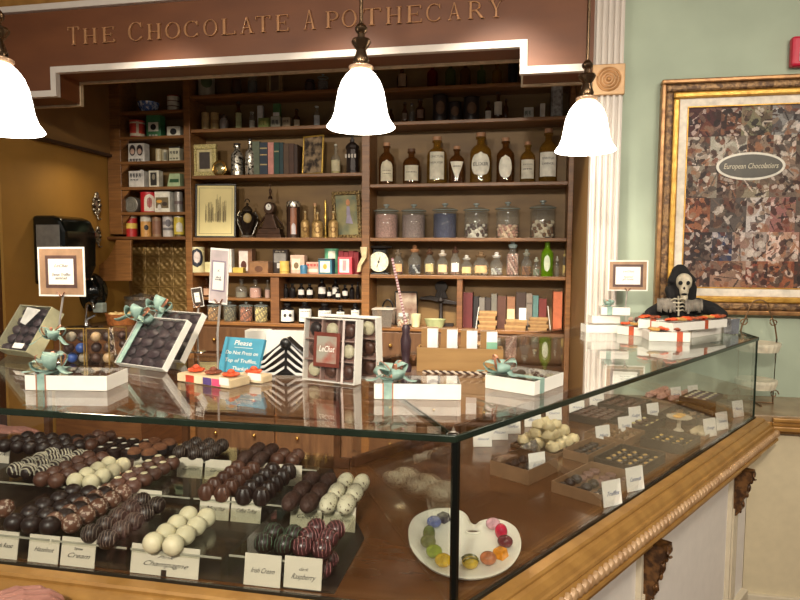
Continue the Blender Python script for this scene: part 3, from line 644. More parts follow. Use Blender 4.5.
for s_ in (-1, 1): m.tube([(s_*r*.75, 0, h*.19), (s_*r*.85, 0, h*.26), (s_*r*.6, 0, h*.33), (s_*r*.45, 0, h*.4)], .007, 8)
m.bld('scroll', CLB, t, smooth=True)
b = sp(287, 300, 201, z); t = thing('tall_canister', 'tall dark metallic canister with copper and white decoration', 'canister', (b[0], b[1], z), facing(b[0], b[1]))
r, h = b[2]/2, b[3]
MB().lathe([(0, 0), (r, 0), (r, h*.84), (0, h*.84)], seg=26).bld('body', C((74, 54, 44), .25, .5), t, smooth=True)
MB().lathe([(0, h*.84), (r*1.03, h*.84), (r*1.03, h*.96), (r*.8, h), (0, h)], seg=26).bld('lid', M('mottled_silver', (0, 0, 0)), t, smooth=True)
cyl_label(t, r, h*.1, h*.8, C((150, 90, 56), .4), 'rect', .45, 'band'); cyl_label(t, r, h*.1, h*.4, C((200, 190, 190), .4), 'arch', .3, 'picture', e=.002)
GLD = M('antique_gold', (196, 164, 104), .4, .4, rgb2=(140, 104, 60), scale=60, bump=.5, bscale=120)
GB = 'gilded bottles beside the ornate painting'
for p0, p1, pt, l, kw in ((301, 309.5, 211, 'gilded bottle with slim neck next to the tall dark canister', {}), (312, 323, 212, 'broad gilded flask with round medallion among the gilded bottles', dict(neckr=.2)), (328.5, 338, 211, 'gilded flask with embossed rose and long neck before the ornate painting', dict(neckr=.25))):
    t = bottle(sp(p0, p1, pt, z, 4.235), 'gilded_bottle', l, 'bottle', GB, GLD, .38, kw.get('neckr', .25), (206, 186, 140), ball=True)
    w0 = place(p0, p1, pt, z, 4.27)
    MB().tube([(w0[2]*.25*cos(a*pi/9), -w0[2]*.5, w0[3]*.3+w0[2]*.25*sin(a*pi/9)) for a in range(18)], .0025, 6, True).bld('medallion', C((120, 84, 50), .4, .4), t)
bottle(sp(312.5, 317.5, 203, z, 4.36), 'gilded_bottle', 'tall thin gilded bottle standing behind the broad gilded flask', 'bottle', GB, GLD, .5, .5, (200, 150, 110))
b = sp(323, 328, 200.5, z, 4.3); r, h = b[2]/2, b[3]
tag(MB().lathe([(0, 0), (r, 0), (r*.8, .01), (r*.4, .02), (r*.55, h*.3), (r*.3, h*.35), (r*.7, h*.6), (r*.5, h*.66), (r*.35, h*.7), (r*.5, h*.9), (r*.3, h), (0, h)], seg=14).bld('candlestick', M('bright_gold', (0, 0, 0)), None, (b[0], b[1], z), smooth=True), 'slim bright gold candlestick among the gilded bottles', 'candlestick')
A = atY(333.5, 237, 4.3); A.z = z; B = atY(361, 237, 4.23); B.z = z
t, W_, H_, y_ = leanframe(A, B, (331, 192), 'picture_frame', 'ornate bronze frame with painting of a lady in pale dress', 'picture', None, .024, M('carved_gilt', (170, 146, 96), .4, .3, rgb2=(84, 62, 34), scale=70, contrast=(.4, .6), bump=1, bscale=90), .03, [(.02, M('painting_ground', (190, 176, 120), .5, rgb2=(96, 110, 100), scale=6), 'print')])
MB().slab([(W_*.5, H_*.5), (W_*.62, H_*.5), (W_*.7, H_*.3), (W_*.44, H_*.32)], y_-.001, y_).slab([(W_*.48, H_*.5), (W_*.62, H_*.5), (W_*.6, H_*.68), (W_*.5, H_*.68)], y_-.001, y_).bld('painted_dress', C((170, 160, 180)), t)
MB().slab([(W_*.55+W_*.07*cos(a*pi/8), H_*.76+H_*.07*sin(a*pi/8)) for a in range(16)], y_-.0014, y_).bld('painted_head', C((214, 150, 110)), t)
# fifth shelf
z = CE[4]; G5 = 'tins and boxes on the fifth shelf'
can(sp(190, 204, 247, z, 4.25), 'portrait_canister', 'cream canister with a black oval portrait beside the upright', 'canister', G5, (206, 196, 150), picture=[(.2, .95, (30, 34, 46), 'oval', .8), (.35, .85, (206, 190, 180), 'oval', .42)], lid=(214, 206, 170))
tin(sp(206, 212, 262, z), 'small_tin', 'tiny cream cube tin partly behind the tall sign', 'tin', G5, (210, 200, 150), .04)
tin(sp(228.5, 233, 249, z), 'paper_carton', 'slim white and gold carton behind the tall sign', 'box', G5, (220, 216, 206), .05, [(.0, .3, .1, .9, (160, 150, 70), 'r')])
tin(sp(234, 244.5, 267.5, z, 4.23), 'sardine_tin', 'flat yellow tin lying before the pictured carton', 'tin', G5, (190, 164, 76), .05)
tin(sp(240.5, 254, 249, z, 4.33), 'pictured_carton', 'tall brown and white carton with a pictured dark jug', 'box', G5, (120, 84, 60), .07, [(.05, .7, .08, .92, (206, 196, 186), 'r'), (.18, .6, .12, .5, (80, 40, 30), 'oval')])
t = tin(sp(252, 270.5, 261, z, 4.26), 'wooden_chest', 'small brown wooden chest with arched front', 'chest', G5, (130, 92, 58), .09, [(.28, .72, .1, .6, (90, 56, 34), 'oval')], lid=(116, 80, 48))
tin(sp(274, 288.5, 249.5, z, 4.34), 'framed_box', 'upright dark framed box with grey photograph and white print', 'box', G5, (48, 36, 30), .05, [(.1, .9, .45, .85, (130, 126, 120), 'r'), (.3, .7, .2, .42, (205, 200, 190), 'r'), (.2, .8, .88, .94, (190, 180, 160), 'ink')])
can(sp(280, 289, 261, z, 4.24), 'small_tin', 'small round yellow tin before the dark framed box', 'tin', G5, (206, 176, 90), [(.1, .16, (150, 110, 50))])
tin(sp(292, 306, 255, z, 4.31), 'pictured_carton', 'pink-beige carton with a small scene', 'box', G5, (200, 166, 144), .07, [(.12, .7, .2, .8, (226, 206, 180), 'r'), (.25, .6, .25, .6, (120, 100, 70), 'oval')])
b = sp(300, 307.5, 265, z, 4.23); tag(MB().lathe([(0, 0), (b[2]*.45, 0), (b[2]*.5, b[3]*.8), (b[2]*.42, b[3]), (0, b[3])]).bld('blue_pot', C((60, 110, 140), .3), None, (b[0], b[1], z), smooth=True), 'tiny round blue pot before the pink-beige carton', 'pot', G5)
tin(sp(307.5, 320, 262, z), 'pictured_carton', 'low salmon box with red lettering', 'box', G5, (206, 150, 130), .06, [(.06, .94, .62, .84, (170, 36, 36), 'ink'), (.1, .9, .15, .4, (226, 206, 180), 'r')])
can(sp(325, 338.5, 248.5, z, 4.35), 'mint_canister', 'tall mint green canister behind the blue labelled tin', 'canister', G5, (110, 180, 140), picture=[(.55, .9, (226, 224, 200), 'rect', .5)])
tin(sp(320, 333.5, 258.5, z, 4.25), 'tea_caddy', 'teal blue tea caddy with a white label and square sides', 'tin', G5, (50, 110, 130), .08, [(.14, .86, .1, .82, (226, 224, 200), 'r'), (.35, .65, .3, .65, (190, 160, 60), 'oval')], lid=(36, 60, 70))
tin(sp(339, 353, 257, z, 4.24), 'red_bordered_box', 'white box with pinkish red border beside the teal caddy', 'box', G5, (214, 74, 84), .06, [(.12, .8, .1, .88, (222, 214, 206), 'r'), (.35, .6, .2, .8, (190, 150, 150), 'r')])
for i, p in enumerate((341, 346, 351, 356)):
    book(sp(p, p+4.7, 251+(i % 2), z, 4.36), 'red_book', ['dark red book behind the red bordered box, beside the mint canister', 'second dark red book, half behind the red bordered box', 'third dark red book showing above the box edge', 'dark red book closest to the scroll bracket'][i], 'dark red books on the fifth shelf', (128, 26, 34))
# lower compartments
z = 1.214; GG = 'small apothecary bottles on the low inner shelf'
for p0, p1, pt, mt, l, lab, liq in ((203, 210, 278, AMBERD, 'dim brown bottle with beige label by the tall sign', (.1, .45, 'rect', .8, (190, 150, 120)), None),
    (236, 247, 279, JARG, 'squat clear bottle with long neck on the low inner shelf', None, ((120, 110, 90), .5)), (250, 261, 279, JARG, 'squat bottle filled with pink powder', None, ((190, 140, 124), .9)), (265, 270, 280, JARG, 'slim bottle half hidden by the divider', None, ((170, 130, 116), .8))):
    bottle(sp(p0, p1, pt, z, 4.32), 'apothecary_bottle', l, 'bottle', GG, mt, .42, .3, (150, 140, 130), lab, ball=True, liquid=liq)
z = 1.04
for p0, p1, f, l in ((208, 219, (190, 140, 80), 'round glass jar of orange crumbs by the small dark sign'), (224, 236, (120, 110, 80), 'round glass jar of greenish herbs'), (240, 252.5, (170, 96, 60), 'round glass jar of reddish brown chips'), (255, 267.5, (204, 180, 110), 'round glass jar of pale yellow pieces')):
    jar(sp(p0, p1, 301.5, z, 4.27), 'glass_jar', l, 'jar', 'spice jars in the lower compartment', f, .85, lump=True, fill2=tuple(int(v*.7) for v in f))
z = 1.217; DB = 'dark medicine bottles on the low inner shelf'
DBL = [((283, 288.5, 284, 0), 'plain dark bottle at the divider end of the row'), ((289.5, 295.5, 283.5, 0), 'second plain dark bottle from the divider'), ((298, 304.5, 283.5, 1), 'dark bottle with a high white label'), ((306.5, 313, 283.5, 1), 'dark bottle with a square grey label'), ((318, 326, 278.5, 1), 'tallest dark bottle with wide pale label'), ((327, 331.5, 287, 1), 'very small dark bottle with bright white label beside the tallest'), ((332, 338.8, 279, 1), 'tall dark bottle leaning label of faded beige'), ((335.5, 340.5, 289, 1), 'short dark bottle with white label before the beige-labelled one'), ((342, 348, 285, 1), 'dark bottle with narrow beige label'), ((349.5, 354.5, 284, 0), 'plain dark bottle near the shelf upright'), ((356, 359.5, 282, 0), 'slim dark bottle against the shelf upright')]
for k, ((p0, p1, pt, lb), l) in enumerate(DBL):
    bottle(sp(p0, p1, pt, z, 4.25 if k == 7 else 4.32), 'medicine_bottle', l, 'bottle', DB, C((22, 18, 18), .12), .3, .4, (30, 24, 22), (.25, .58, 'rect', .9, (200, 194, 186)) if lb else None)
z = 1.04
for k, (p0, p1, pt, l) in enumerate(((281, 294, 303.5, 'black apothecary bottle whose white label shows two black ovals'), (299, 311.5, 301.5, 'black apothecary bottle with lettered white label and wide cap'), (318, 331.5, 303.5, 'black apothecary bottle with black and white banner label'), (336.5, 344.5, 305.5, 'black apothecary bottle with small plain white label'), (351, 359.5, 303, 'black apothecary bottle with cream label at the upright'))):
    t = bottle(sp(p0, p1, pt, z, 4.26), 'apothecary_bottle', l, 'bottle', 'white-labelled black bottles in the lower compartment', C((20, 17, 17), .1), .25, .4, (26, 22, 22), (.1, .68, 'rect', 1.1, (216, 214, 204), [(.8, .7, .006), (.3, .7, .006)] if k else []))
    if k == 0:
        w0 = place(p0, p1, pt, z, 4.26)
        for s_ in (-1, 1): MB().ball((s_*w0[2]*.17, -w0[2]*.485, w0[3]*.42), (w0[2]*.12, .005, w0[3]*.09), 10, 6).bld('printed_oval', INK, t)

# ---------------------------------------------------------------- wares on the wider shelves
z = RI[0]; GT = 'coloured bottles on the shaded top shelf'
for p0, p1, pt, mt, l, lab in ((397, 407, 66, AMBERD, 'brown top-shelf bottle with beige label', (.15, .65, 'rect', .8, (150, 120, 90))), (427, 438, 62, GL('ruby_glass', (.6, .2, .2), .4, (120, 30, 30)), 'dim ruby red bottle on the top shelf', None), (445, 456, 60, GL('pale_green_glass', (.6, .7, .5), .2, (90, 110, 70)), 'dim pale green bottle on the top shelf', None), (460, 471, 60, AMBERD, 'dim reddish brown bottle on the top shelf', None), (477, 486, 62, GL('pale_green_glass', (1, 1, 1)), 'pale green bottle near the header step', None), (492, 502, 62, AMBER, 'ochre brown bottle near the header step', None)):
    bottle(sp(p0, p1, pt, z, 4.3), 'coloured_bottle', l, 'bottle', GT, mt, .35, .35, (60, 50, 40), lab)
can(sp(508, 518, 60, z), 'dark_canister', 'black canister under the step of the header', 'canister', None, (26, 26, 28))
z = RI[1]; GS = 'old pharmacy wares on the second wide shelf'
for p0, p1, pt, mt, l, lab in ((388, 394, 109, AMBERD, 'rounded brown bottle beside the lamp shade', None), (402, 407.5, 102.5, AMBERD, 'slim brown bottle, first of the close trio', (.2, .5, 'rect', .8, (150, 130, 110))), (409, 414.5, 103.5, JARG, 'slim clear bottle, middle of the close trio', None), (415.5, 425, 99.5, AMBERD, 'wider brown bottle ending the close trio', (.2, .55, 'rect', .7, (130, 100, 80))),
    (485, 491.5, 101, AMBERD, 'small brown bottle with bright square label', (.1, .5, 'rect', 1, (214, 206, 190))), (493.5, 503, 92.5, AMBERD, 'bigger brown bottle with cream label', (.2, .65, 'rect', .9, (206, 196, 176))), (503.5, 508.5, 99, AMBERD, 'narrow dark bottle behind a fallen white tag', None)):
    bottle(sp(p0, p1, pt, z, 4.3), 'pharmacy_bottle', l, 'bottle', GS, mt, .36, .4, (60, 40, 30), lab)
for p0, p1, pt, l in ((433, 447.5, 95.5, 'tall black canister with brown roundel'), (448.5, 461.5, 102.5, 'shortest black canister between two taller ones'), (464, 479.5, 97.5, 'broad black canister with brown roundel beside the small bottles')):
    can(sp(p0, p1, pt, z), 'black_canister', l, 'canister', 'black canisters on the second wide shelf', (44, 36, 34), picture=[(.25, .75, (104, 78, 56), 'oval', .6)], lid=(36, 30, 28))
tin(sp(524, 533.5, 108, z), 'small_tin', 'low pale tin with dark front stripe on the second wide shelf', 'tin', GS, (190, 184, 170), .05, [(.1, .7, .3, .7, (90, 100, 90), 'ink')])
tin(sp(540, 545, 104, z), 'small_tin', 'small upright cream carton beside the silver column box', 'tin', GS, (206, 196, 180), .04)
b = sp(551, 562.5, 83, z); t = thing('silver_box', 'tall mottled silver box at the end of the second wide shelf', 'box', (b[0], b[1], z))
MB().bb(-b[2]/2, b[2]/2, -.04, .04, 0, b[3]*.92).slab([(-b[2]/2, b[3]*.92), (b[2]/2, b[3]*.92), (b[2]*.3, b[3]), (-b[2]*.3, b[3])], -.04, .04).bld('body', M('mottled_pewter', (176, 172, 164), .35, .5, rgb2=(96, 90, 84), scale=40), t, bevel=.003)
MB().bb(-b[2]*.36, b[2]*.36, -.0415, -.04, b[3]*.08, b[3]*.86).bld('front_panel', M('mottled_pewter_light', (200, 196, 190), .35, .4, rgb2=(130, 124, 118), scale=60), t)
# eight apothecary bottles
z = RI[2]
L8 = [(379, 394.5, 143, 'arch', (.08, .58), .8, (206, 196, 170), 'amber bottle with arched cream label beside the upright', [(.5, .5, .004), (.35, .5, .004)], AMBERD),
      (403, 420, 149, 'rect', (.1, .52), .85, (206, 198, 176), 'shortest amber bottle with low rectangular label', [(.55, .6, .006)], AMBERD),
      (427, 447, 137, 'rect', (.09, .66), .75, (206, 200, 180), 'large amber bottle with tall label lettered in two lines', 'TINCTURE', AMBER),
      (449, 464.5, 146.5, 'tri', (.07, .58), .95, (220, 214, 196), 'amber bottle with a white triangular label', [(.75, .5, .007)], AMBERD),
      (470, 491.5, 133, 'oval', (.12, .6), .95, (226, 222, 206), 'biggest amber bottle with wide oval label lettered in capitals', 'ELIXIR', AMBER),
      (496.5, 514.5, 138, 'oval', (.08, .6), .75, (226, 222, 206), 'dark amber bottle with plain upright oval label', [], AMBERD),
      (520, 535.5, 142, 'rect', (.09, .55), .9, (214, 208, 190), 'amber bottle with squarish cream label and cork', [(.75, .6, .004), (.5, .6, .007)], AMBER),
      (539, 557.5, 129, 'rect', (.1, .55), 1.0, (226, 222, 208), 'tall amber bottle with big white label beside the pendant', 'CAMPHOR', AMBER)]
for k, (p0, p1, pt, shp, vv, hf, c, l, ink, mt) in enumerate(L8):
    spec = sp(p0, p1, pt, z, 4.28)
    t = bottle(spec, 'apothecary_bottle', l, 'bottle', 'large amber apothecary bottles', mt, .3, .36, (176, 130, 96) if k not in (1,) else (90, 60, 40), (vv[0], vv[1], shp, hf, c, ink if isinstance(ink, list) else []))
    if isinstance(ink, str):
        r = spec[2]/2; lbl = [q for q in t.children if q.name.startswith('label')][0]
        for j, wd in enumerate({'TINCTURE': ['TINCTURE', 'NUX.VOM.'], 'ELIXIR': ['ELIXIR'], 'CAMPHOR': ['SPIRITUS', 'CAMPHOR.']}[ink]):
            cu = text(wd, .02 if len(wd) > 6 else .034, INK, lbl, width=r*1.3 if len(wd) > 6 else r*1.45, loc=(0, 0, spec[3]*(vv[0]+(vv[1]-vv[0])*((.82 if ink == 'TINCTURE' else .74)-.22*j if len(wd) > 6 else .5))), depth=.0002)
            for v in cu.data.vertices: a = v.co.x/(r); v.co.x = (r+.003)*sin(a); v.co.y = -(r+.003)*cos(a)
# six big jars
z = RI[3]
for p0, p1, pt, f, fv, l, lump, f2 in ((375, 398, 204, (170, 128, 116), .97, 'large glass jar filled with pinkish powder', 0, None), (402, 425.5, 204, (140, 118, 112), .95, 'large glass jar filled with grey-mauve seed', 0, None), (433, 457, 203, (36, 44, 84), .97, 'large glass jar filled with dark blue sweets', 0, None),
    (464, 488.5, 203, (70, 44, 34), .38, 'large glass jar a third full of dark and white pieces', 1, (214, 206, 190)), (496, 519.5, 201.5, (176, 130, 110), .45, 'large glass jar with pinkish mixed pieces', 1, (210, 180, 150)), (530, 555.5, 200, (120, 84, 54), .55, 'large glass jar of brown and cream pieces by the shelf end', 1, (220, 206, 180))):
    jar(sp(p0, p1, pt, z, 4.3), 'lidded_glass_jar', l, 'jar', 'large lidded glass jars on the fourth shelf', f, fv, lump=bool(lump), fill2=f2)
# fifth wide shelf
z = RI[4]
b = sp(369.5, 391.5, 246, z, 4.29); t = thing('kitchen_scale', 'black kitchen scale with round cream dial and flat pan', 'scale', (b[0], 4.28, z)); r, h = b[2]/2, b[3]
MB().bb(-r*.9, r*.9, -.05, .06, 0, .012).bb(-r*.6, r*.6, -.03, .05, .012, h*.9).bld('body', C((24, 22, 20), .3), t, bevel=.006)
MB().lathe([(0, h*.92), (r, h*.92), (r*1.04, h), (0, h*.97)], seg=26).bld('pan', C((40, 36, 34), .3, .4), t, smooth=True)
d = MB().slab([(r*.88*cos(a*pi/16), h*.44+r*.88*sin(a*pi/16)) for a in range(32)], -.05, -.03).bld('dial', C((232, 226, 196)), t, bevel=.003)
m = MB(); m.box((0, -.052, h*.44), (.004, .002, r*1.0), Matrix.Rotation(.3, 3, 'Y')).ball((0, -.052, h*.44), (.008, .003, .008))
for k in range(12): m.box((r*.72*sin(k*pi/6), -.0515, h*.44+r*.72*cos(k*pi/6)), (.002, .002, .01), Matrix.Rotation(k*pi/6, 3, 'Y'))
m.bld('needle', INK, d)
G6 = 'small stoppered jars on the fifth shelf'
def wjar(p0, p1, pt, l, kind, f=None, f2=None, lab=None, y=4.28, cap=(150, 110, 76), shape=.3, fv=.5, nm='stoppered_jar'):
    s_ = sp(p0, p1, pt, z, y); x, yy, w0, h, zz = s_; r = w0/2; t = thing(nm, l, 'jar', (x, yy, zz), facing(x, yy), G6)
    hb = h*.66
    MB().lathe([(0, .001), (r*.9, .001), (r, h*.06), (r, hb*.75), (r*.75, hb*.93), (r*.52, hb), (r*.52, hb+h*.08), (r*.62, hb+h*.1)], seg=22).bld('body', kind, t, smooth=True)
    if f:
        m = MB(); rr = r*.26
        for j in range(max(1, int(hb*fv/(rr*1.2)))):
            for i in range(7): a = i*2*pi/7+j*.6; m.ball(((r*.9-rr)*cos(a), (r*.9-rr)*sin(a), .003+rr+j*rr*1.2), (rr*random.uniform(.8, 1), rr, rr*random.uniform(.7, 1)), 7, 5)
        o = m.bld('contents', [C(f, .6), C(f2 or f, .6)], t, smooth=True); o['kind'] = 'stuff'
        for p in o.data.polygons: p.material_index = int((p.index//35) % 3 == 0)
    MB().lathe([(0, hb+h*.09), (r*.5, hb+h*.09), (r*.66, hb+h*.14), (r*.7, hb+h*.18), (r*.3, hb+h*.22), (r*.34, h*.97), (r*.15, h), (0, h)], seg=16).bld('stopper', C(cap, .25), t, smooth=True)
    if lab: cyl_label(t, r, h*.12, h*.42, C(lab, .7), 'rect', .75)
    return t
wjar(392.5, 403.5, 249, 'stoppered jar holding deep red liquid beside the scale', JARG, (110, 16, 26), None, (214, 170, 120), cap=(110, 96, 80))
wjar(408, 421.5, 245, 'stoppered jar with cork and black beans', JARG, (40, 34, 40), (190, 190, 190), None, cap=(166, 120, 84))
wjar(424, 435, 248, 'stoppered jar with brown shell cap and cream label', JARG, (130, 96, 60), (180, 150, 100), (206, 186, 130), cap=(86, 60, 44))
wjar(436.5, 448.5, 250, 'wide stoppered jar of pinkish pieces with cream label', JARG, (180, 120, 100), (220, 200, 180), (220, 200, 150), cap=(190, 180, 166))
wjar(450, 460.5, 246, 'narrow jar with tall white label and dark stopper', JARG, (150, 96, 76), (180, 140, 110), (232, 228, 216), cap=(80, 56, 44))
wjar(460.5, 472.5, 255, 'short jar of yellow pieces with faceted stopper', JARG, (196, 160, 96), (220, 206, 170), (214, 190, 130), cap=(190, 186, 176))
wjar(473, 489, 251.5, 'broad jar with brown lid and orange-cream label', JARG, (206, 166, 90), (230, 216, 190), (214, 170, 120), cap=(120, 96, 70))
wjar(490, 503, 252, 'footed jar of shells with clear dome stopper', JARG, (200, 196, 186), (140, 130, 130), None, cap=(200, 196, 190))
wjar(506, 519.5, 239, 'tallest jar in the row full of pink salt crystals', JARG, (180, 136, 120), (206, 176, 160), None, cap=(150, 170, 170), fv=.9)
wjar(521, 532, 249, 'jar with domed metal cap and amber contents', JARG, (150, 96, 40), (120, 70, 30), None, cap=(140, 140, 126))
wjar(532.5, 540, 257, 'tiny clear jar beside the green bottle', JARG, (130, 140, 110), (180, 176, 160), None, cap=(180, 180, 160))
bottle(sp(541, 553.5, 237, z, 4.25), 'soda_siphon', 'bright green glass soda bottle with pale label and black top', 'bottle', None, GREENG, .36, .4, (20, 18, 18), (.12, .55, 'oval', .5, (206, 214, 190)))
wjar(554.5, 559.5, 256, 'thin clear vial behind the green soda bottle', JARG, None, None, None, cap=(170, 166, 150))
wjar(562, 568, 250, 'little jar with yellow label at the very end of the shelf', JARG, (180, 150, 90), None, (206, 180, 110), cap=(200, 180, 120), y=4.32)
# lower wide compartments
z = RI[5]
b = sp(374, 394.5, 309, z, 4.25); t = thing('plastic_tub', 'clear plastic tub in the lower compartment', 'tub', (b[0], b[1], z))
MB().slab([(-b[2]*.42, 0), (b[2]*.42, 0), (b[2]/2, b[3]), (-b[2]/2, b[3])], -.06, .06).bld('body', GL('frosted_plastic', (.8, .78, .74), .25, (190, 176, 160)), t)
MB().bb(-b[2]*.52, b[2]*.52, -.064, .064, b[3], b[3]+.006).bld('rim', C((190, 180, 166)), t)
b = sp(380, 396, 296, z, 4.38); t = thing('iron_kettle', 'dark iron kettle with arched handle behind the plastic tub', 'kettle', (b[0], b[1]-.005, z)); r = b[2]*.4
MB().lathe([(0, 0), (r*.8, 0), (r, .04), (r*.8, .1), (r*.3, .13), (0, .135)]).bld('body', C((30, 26, 24), .4, .3), t, smooth=True)
MB().tube([(r*.9*cos(a*pi/10), 0, .09+.09*sin(a*pi/10)) for a in range(11)], .006, 6).bld('handle', C((30, 26, 24), .4, .3), t, smooth=True)
A = atY(395.5, 328, 4.36); A.z = z; B = atY(418, 328, 4.36); B.z = z
leanframe(A, B, (394.5, 291.5), 'picture_frame', 'thin black framed grey print behind the white jar and cup', 'picture', None, .007, BLACK, .012, [(.006, M('grey_print', (186, 170, 150), .6, rgb2=(120, 84, 70), scale=14), 'print')])
s_ = sp(397, 409.5, 313, z, 4.25); jar(s_, 'preserve_jar', 'low glass jar of pale sweets with flat lid', 'jar', None, (206, 190, 160), .5, lid='flat', cap=(190, 196, 190), lump=True, fill2=(170, 120, 90))
b = sp(410.5, 421, 314, z, 4.26); tag(MB().lathe([(0, .002), (b[2]*.36, .002), (b[2]*.5, b[3]), (b[2]*.46, b[3]), (b[2]*.33, .01), (0, .01)]).bld('cream_cup', C((214, 204, 160), .3), None, (b[0], b[1], z), smooth=True), 'plain cream cup beside the green dish', 'cup')
b = sp(424, 446, 319, z, 4.25); tag(MB().lathe([(0, .002), (b[2]*.36, .002), (b[2]*.5, b[3]), (b[2]*.46, b[3]), (b[2]*.33, .01), (0, .01)], sy=.6).bld('green_dish', C((160, 166, 120), .4), None, (b[0], b[1], z), smooth=True), 'shallow sage green dish under the iron balance', 'dish')
b = sp(416, 458, 280, z, 4.37); t = thing('iron_balance', 'tall dark cast iron balance with round crest and two arms', 'scale', (b[0]+.03, b[1], z)); h = b[3]; r = b[2]/2
IR = C((40, 32, 28), .5, .3)
MB().bb(-.09, .09, -.03, .03, 0, .02).lathe([(0, .02), (.03, .02), (.014, .05), (.012, h*.5), (.03, h*.55), (.012, h*.62), (.012, h*.8), (0, h*.8)], seg=12).bld('column', IR, t, smooth=True)
MB().slab([(.045*cos(a*pi/8), h*.86+.04*sin(a*pi/8)) for a in range(16)], -.01, .01).slab([(-.05, h*.6), (.05, h*.6), (.02, h*.84), (-.02, h*.84)], -.008, .008).bld('crest', IR, t, bevel=.003)
MB().slab([(-r, h*.62), (-r*.5, h*.66), (0, h*.6), (r*.9, h*.52), (r*.9, h*.46), (0, h*.5), (-r*.5, h*.56), (-r, h*.57)], -.012, .012).bld('beam', IR, t, bevel=.003)
BKS = 'antique books in the lower compartment'
for p0, p1, pt, c, bd, l in ((463.5, 473, 292, (88, 26, 26), None, 'tall oxblood book at the divider'), (474, 479, 296, (28, 22, 22), None, 'thin black book beside the oxblood one'), (479.5, 485, 297, (110, 104, 96), None, 'slate grey book with plain spine'), (485.5, 491, 297, (50, 40, 36), None, 'charcoal brown book between two grey ones'), (491.5, 497, 293.5, (104, 100, 90), None, 'tall warm grey book'), (497.5, 506, 295.5, (84, 50, 36), None, 'wide dark chestnut book'),
    (507, 515, 296, (140, 96, 66), ((206, 190, 150), ((.3, .62),)), 'tan book with cream spine label'), (516, 525.5, 292, (62, 44, 36), None, 'widest umber book behind the small white card'), (526, 532, 293, (128, 116, 104), ((90, 80, 70), ((.7, .75),)), 'pale grey-brown book with one band'), (532.5, 538, 295, (84, 120, 116), None, 'faded teal book behind the tan box stacks'), (538.5, 546, 298, (110, 40, 34), None, 'brick red book behind the tan stack'), (552.5, 561.5, 291, (190, 104, 66), None, 'tall salmon orange book at the shelf end')):
    book(sp(p0, p1, pt, z, 4.35), 'antique_book', l, BKS, c, band=bd, depth=.12)
TANB = (150, 112, 68)
def stack(px0, px1, n, top, who, strips):
    x, y, w0, h = place(px0, px1, top, z, 4.24)
    for i in range(n):
        t = thing('notecard_box', f'small tan box, {["lowest", "second", "third", "topmost"][i if n > 2 else (0, 3)[i]]} of the {who}', 'box', (x+(i % 2-.5)*.008, y, z+i*h/n), [0, .06, -.05, .03][i], 'small tan boxes in front of the antique books')
        MB().bb(-w0/2, w0/2, -.035, .035, .0005, h/n*.55).bld('body', C(TANB), t)
        MB().bb(-w0/2-.002, w0/2+.002, -.037, .037, h/n*.55, h/n-.0008).bld('lid', C((170, 134, 86)), t)
stack(479, 496, 4, 311, 'stack of four before the charcoal brown books', 0)
stack(505.5, 526, 2, 319.5, 'pair under the small white card', 0)
stack(529, 547, 4, 317.5, 'stack of four beside the salmon orange book', 0)
for p0, p1, pt, l in ((476, 479, 307, 'thin white card leaning on the first tan box stack'), (547.5, 550.5, 306, 'thin white card leaning on the tan stack near the salmon book')):
    b = sp(p0, p1, pt, z, 4.24); tag(MB().box((0, 0, b[3]/2), (.004, .06, b[3]), Matrix.Rotation(.12 if p0 < 500 else -.12, 3, 'Y')).bld('leaning_card', PAPER, None, (b[0], b[1], z)), l, 'card')
x, y, w0, h = place(519, 526, 308, z, 4.23)
t0 = place(505.5, 526, 319.5, z, 4.24)[3]
t = tag(MB().bb(-w0/2, w0/2, -.002, .002, 0, h-t0).bld('place_card', PAPER, None, (x, y, z+t0)), 'small white card standing on the pair of tan boxes', 'card')

# ================================================================ display counter
def off(o):   # outline of the counter front moved outward by o: left run end, corner, far corner
    # front run normal (0,-1); angled run outward normal (-NX,-NY)
    k = tan(radians(33)/2)
    c = (CX+o*k, CY-o)
    # check: point on both offset lines
    return c
RUNL = sqrt((EX-CX)**2+(EY-CY)**2)
ON = (-NX, -NY)
def runpt(s, o, z): return Vector((CX+DX*s+ON[0]*o, CY+DY*s+ON[1]*o, z))
dc = thing('display_counter', 'cream panelled shop counter with gilded rope molding under the glass case', 'counter', (CX, CY, 0))
def L(p): return Vector((p[0]-CX, p[1]-CY, p[2] if len(p) > 2 else 0))
outl = [(-2.7, CY), (CX, CY), (EX, EY), (EX, YE), (.31, YE), (IX, IY), (-2.7, YB)]
ins = [(-2.68, CY+.03), (CX-.01, CY+.03), (EX-.03, EY+.03), (EX-.03, YE), (.32, YE), (IX, IY-.01), (-2.68, YB-.01)]
MB().prism([L(p)[:2] for p in ins], .02, ZF-.02).bld('base', CREAM, dc)
MB().prism([L(p)[:2] for p in outl], ZF-.02, ZF).bld('deck', W_FLOORCASE, dc)
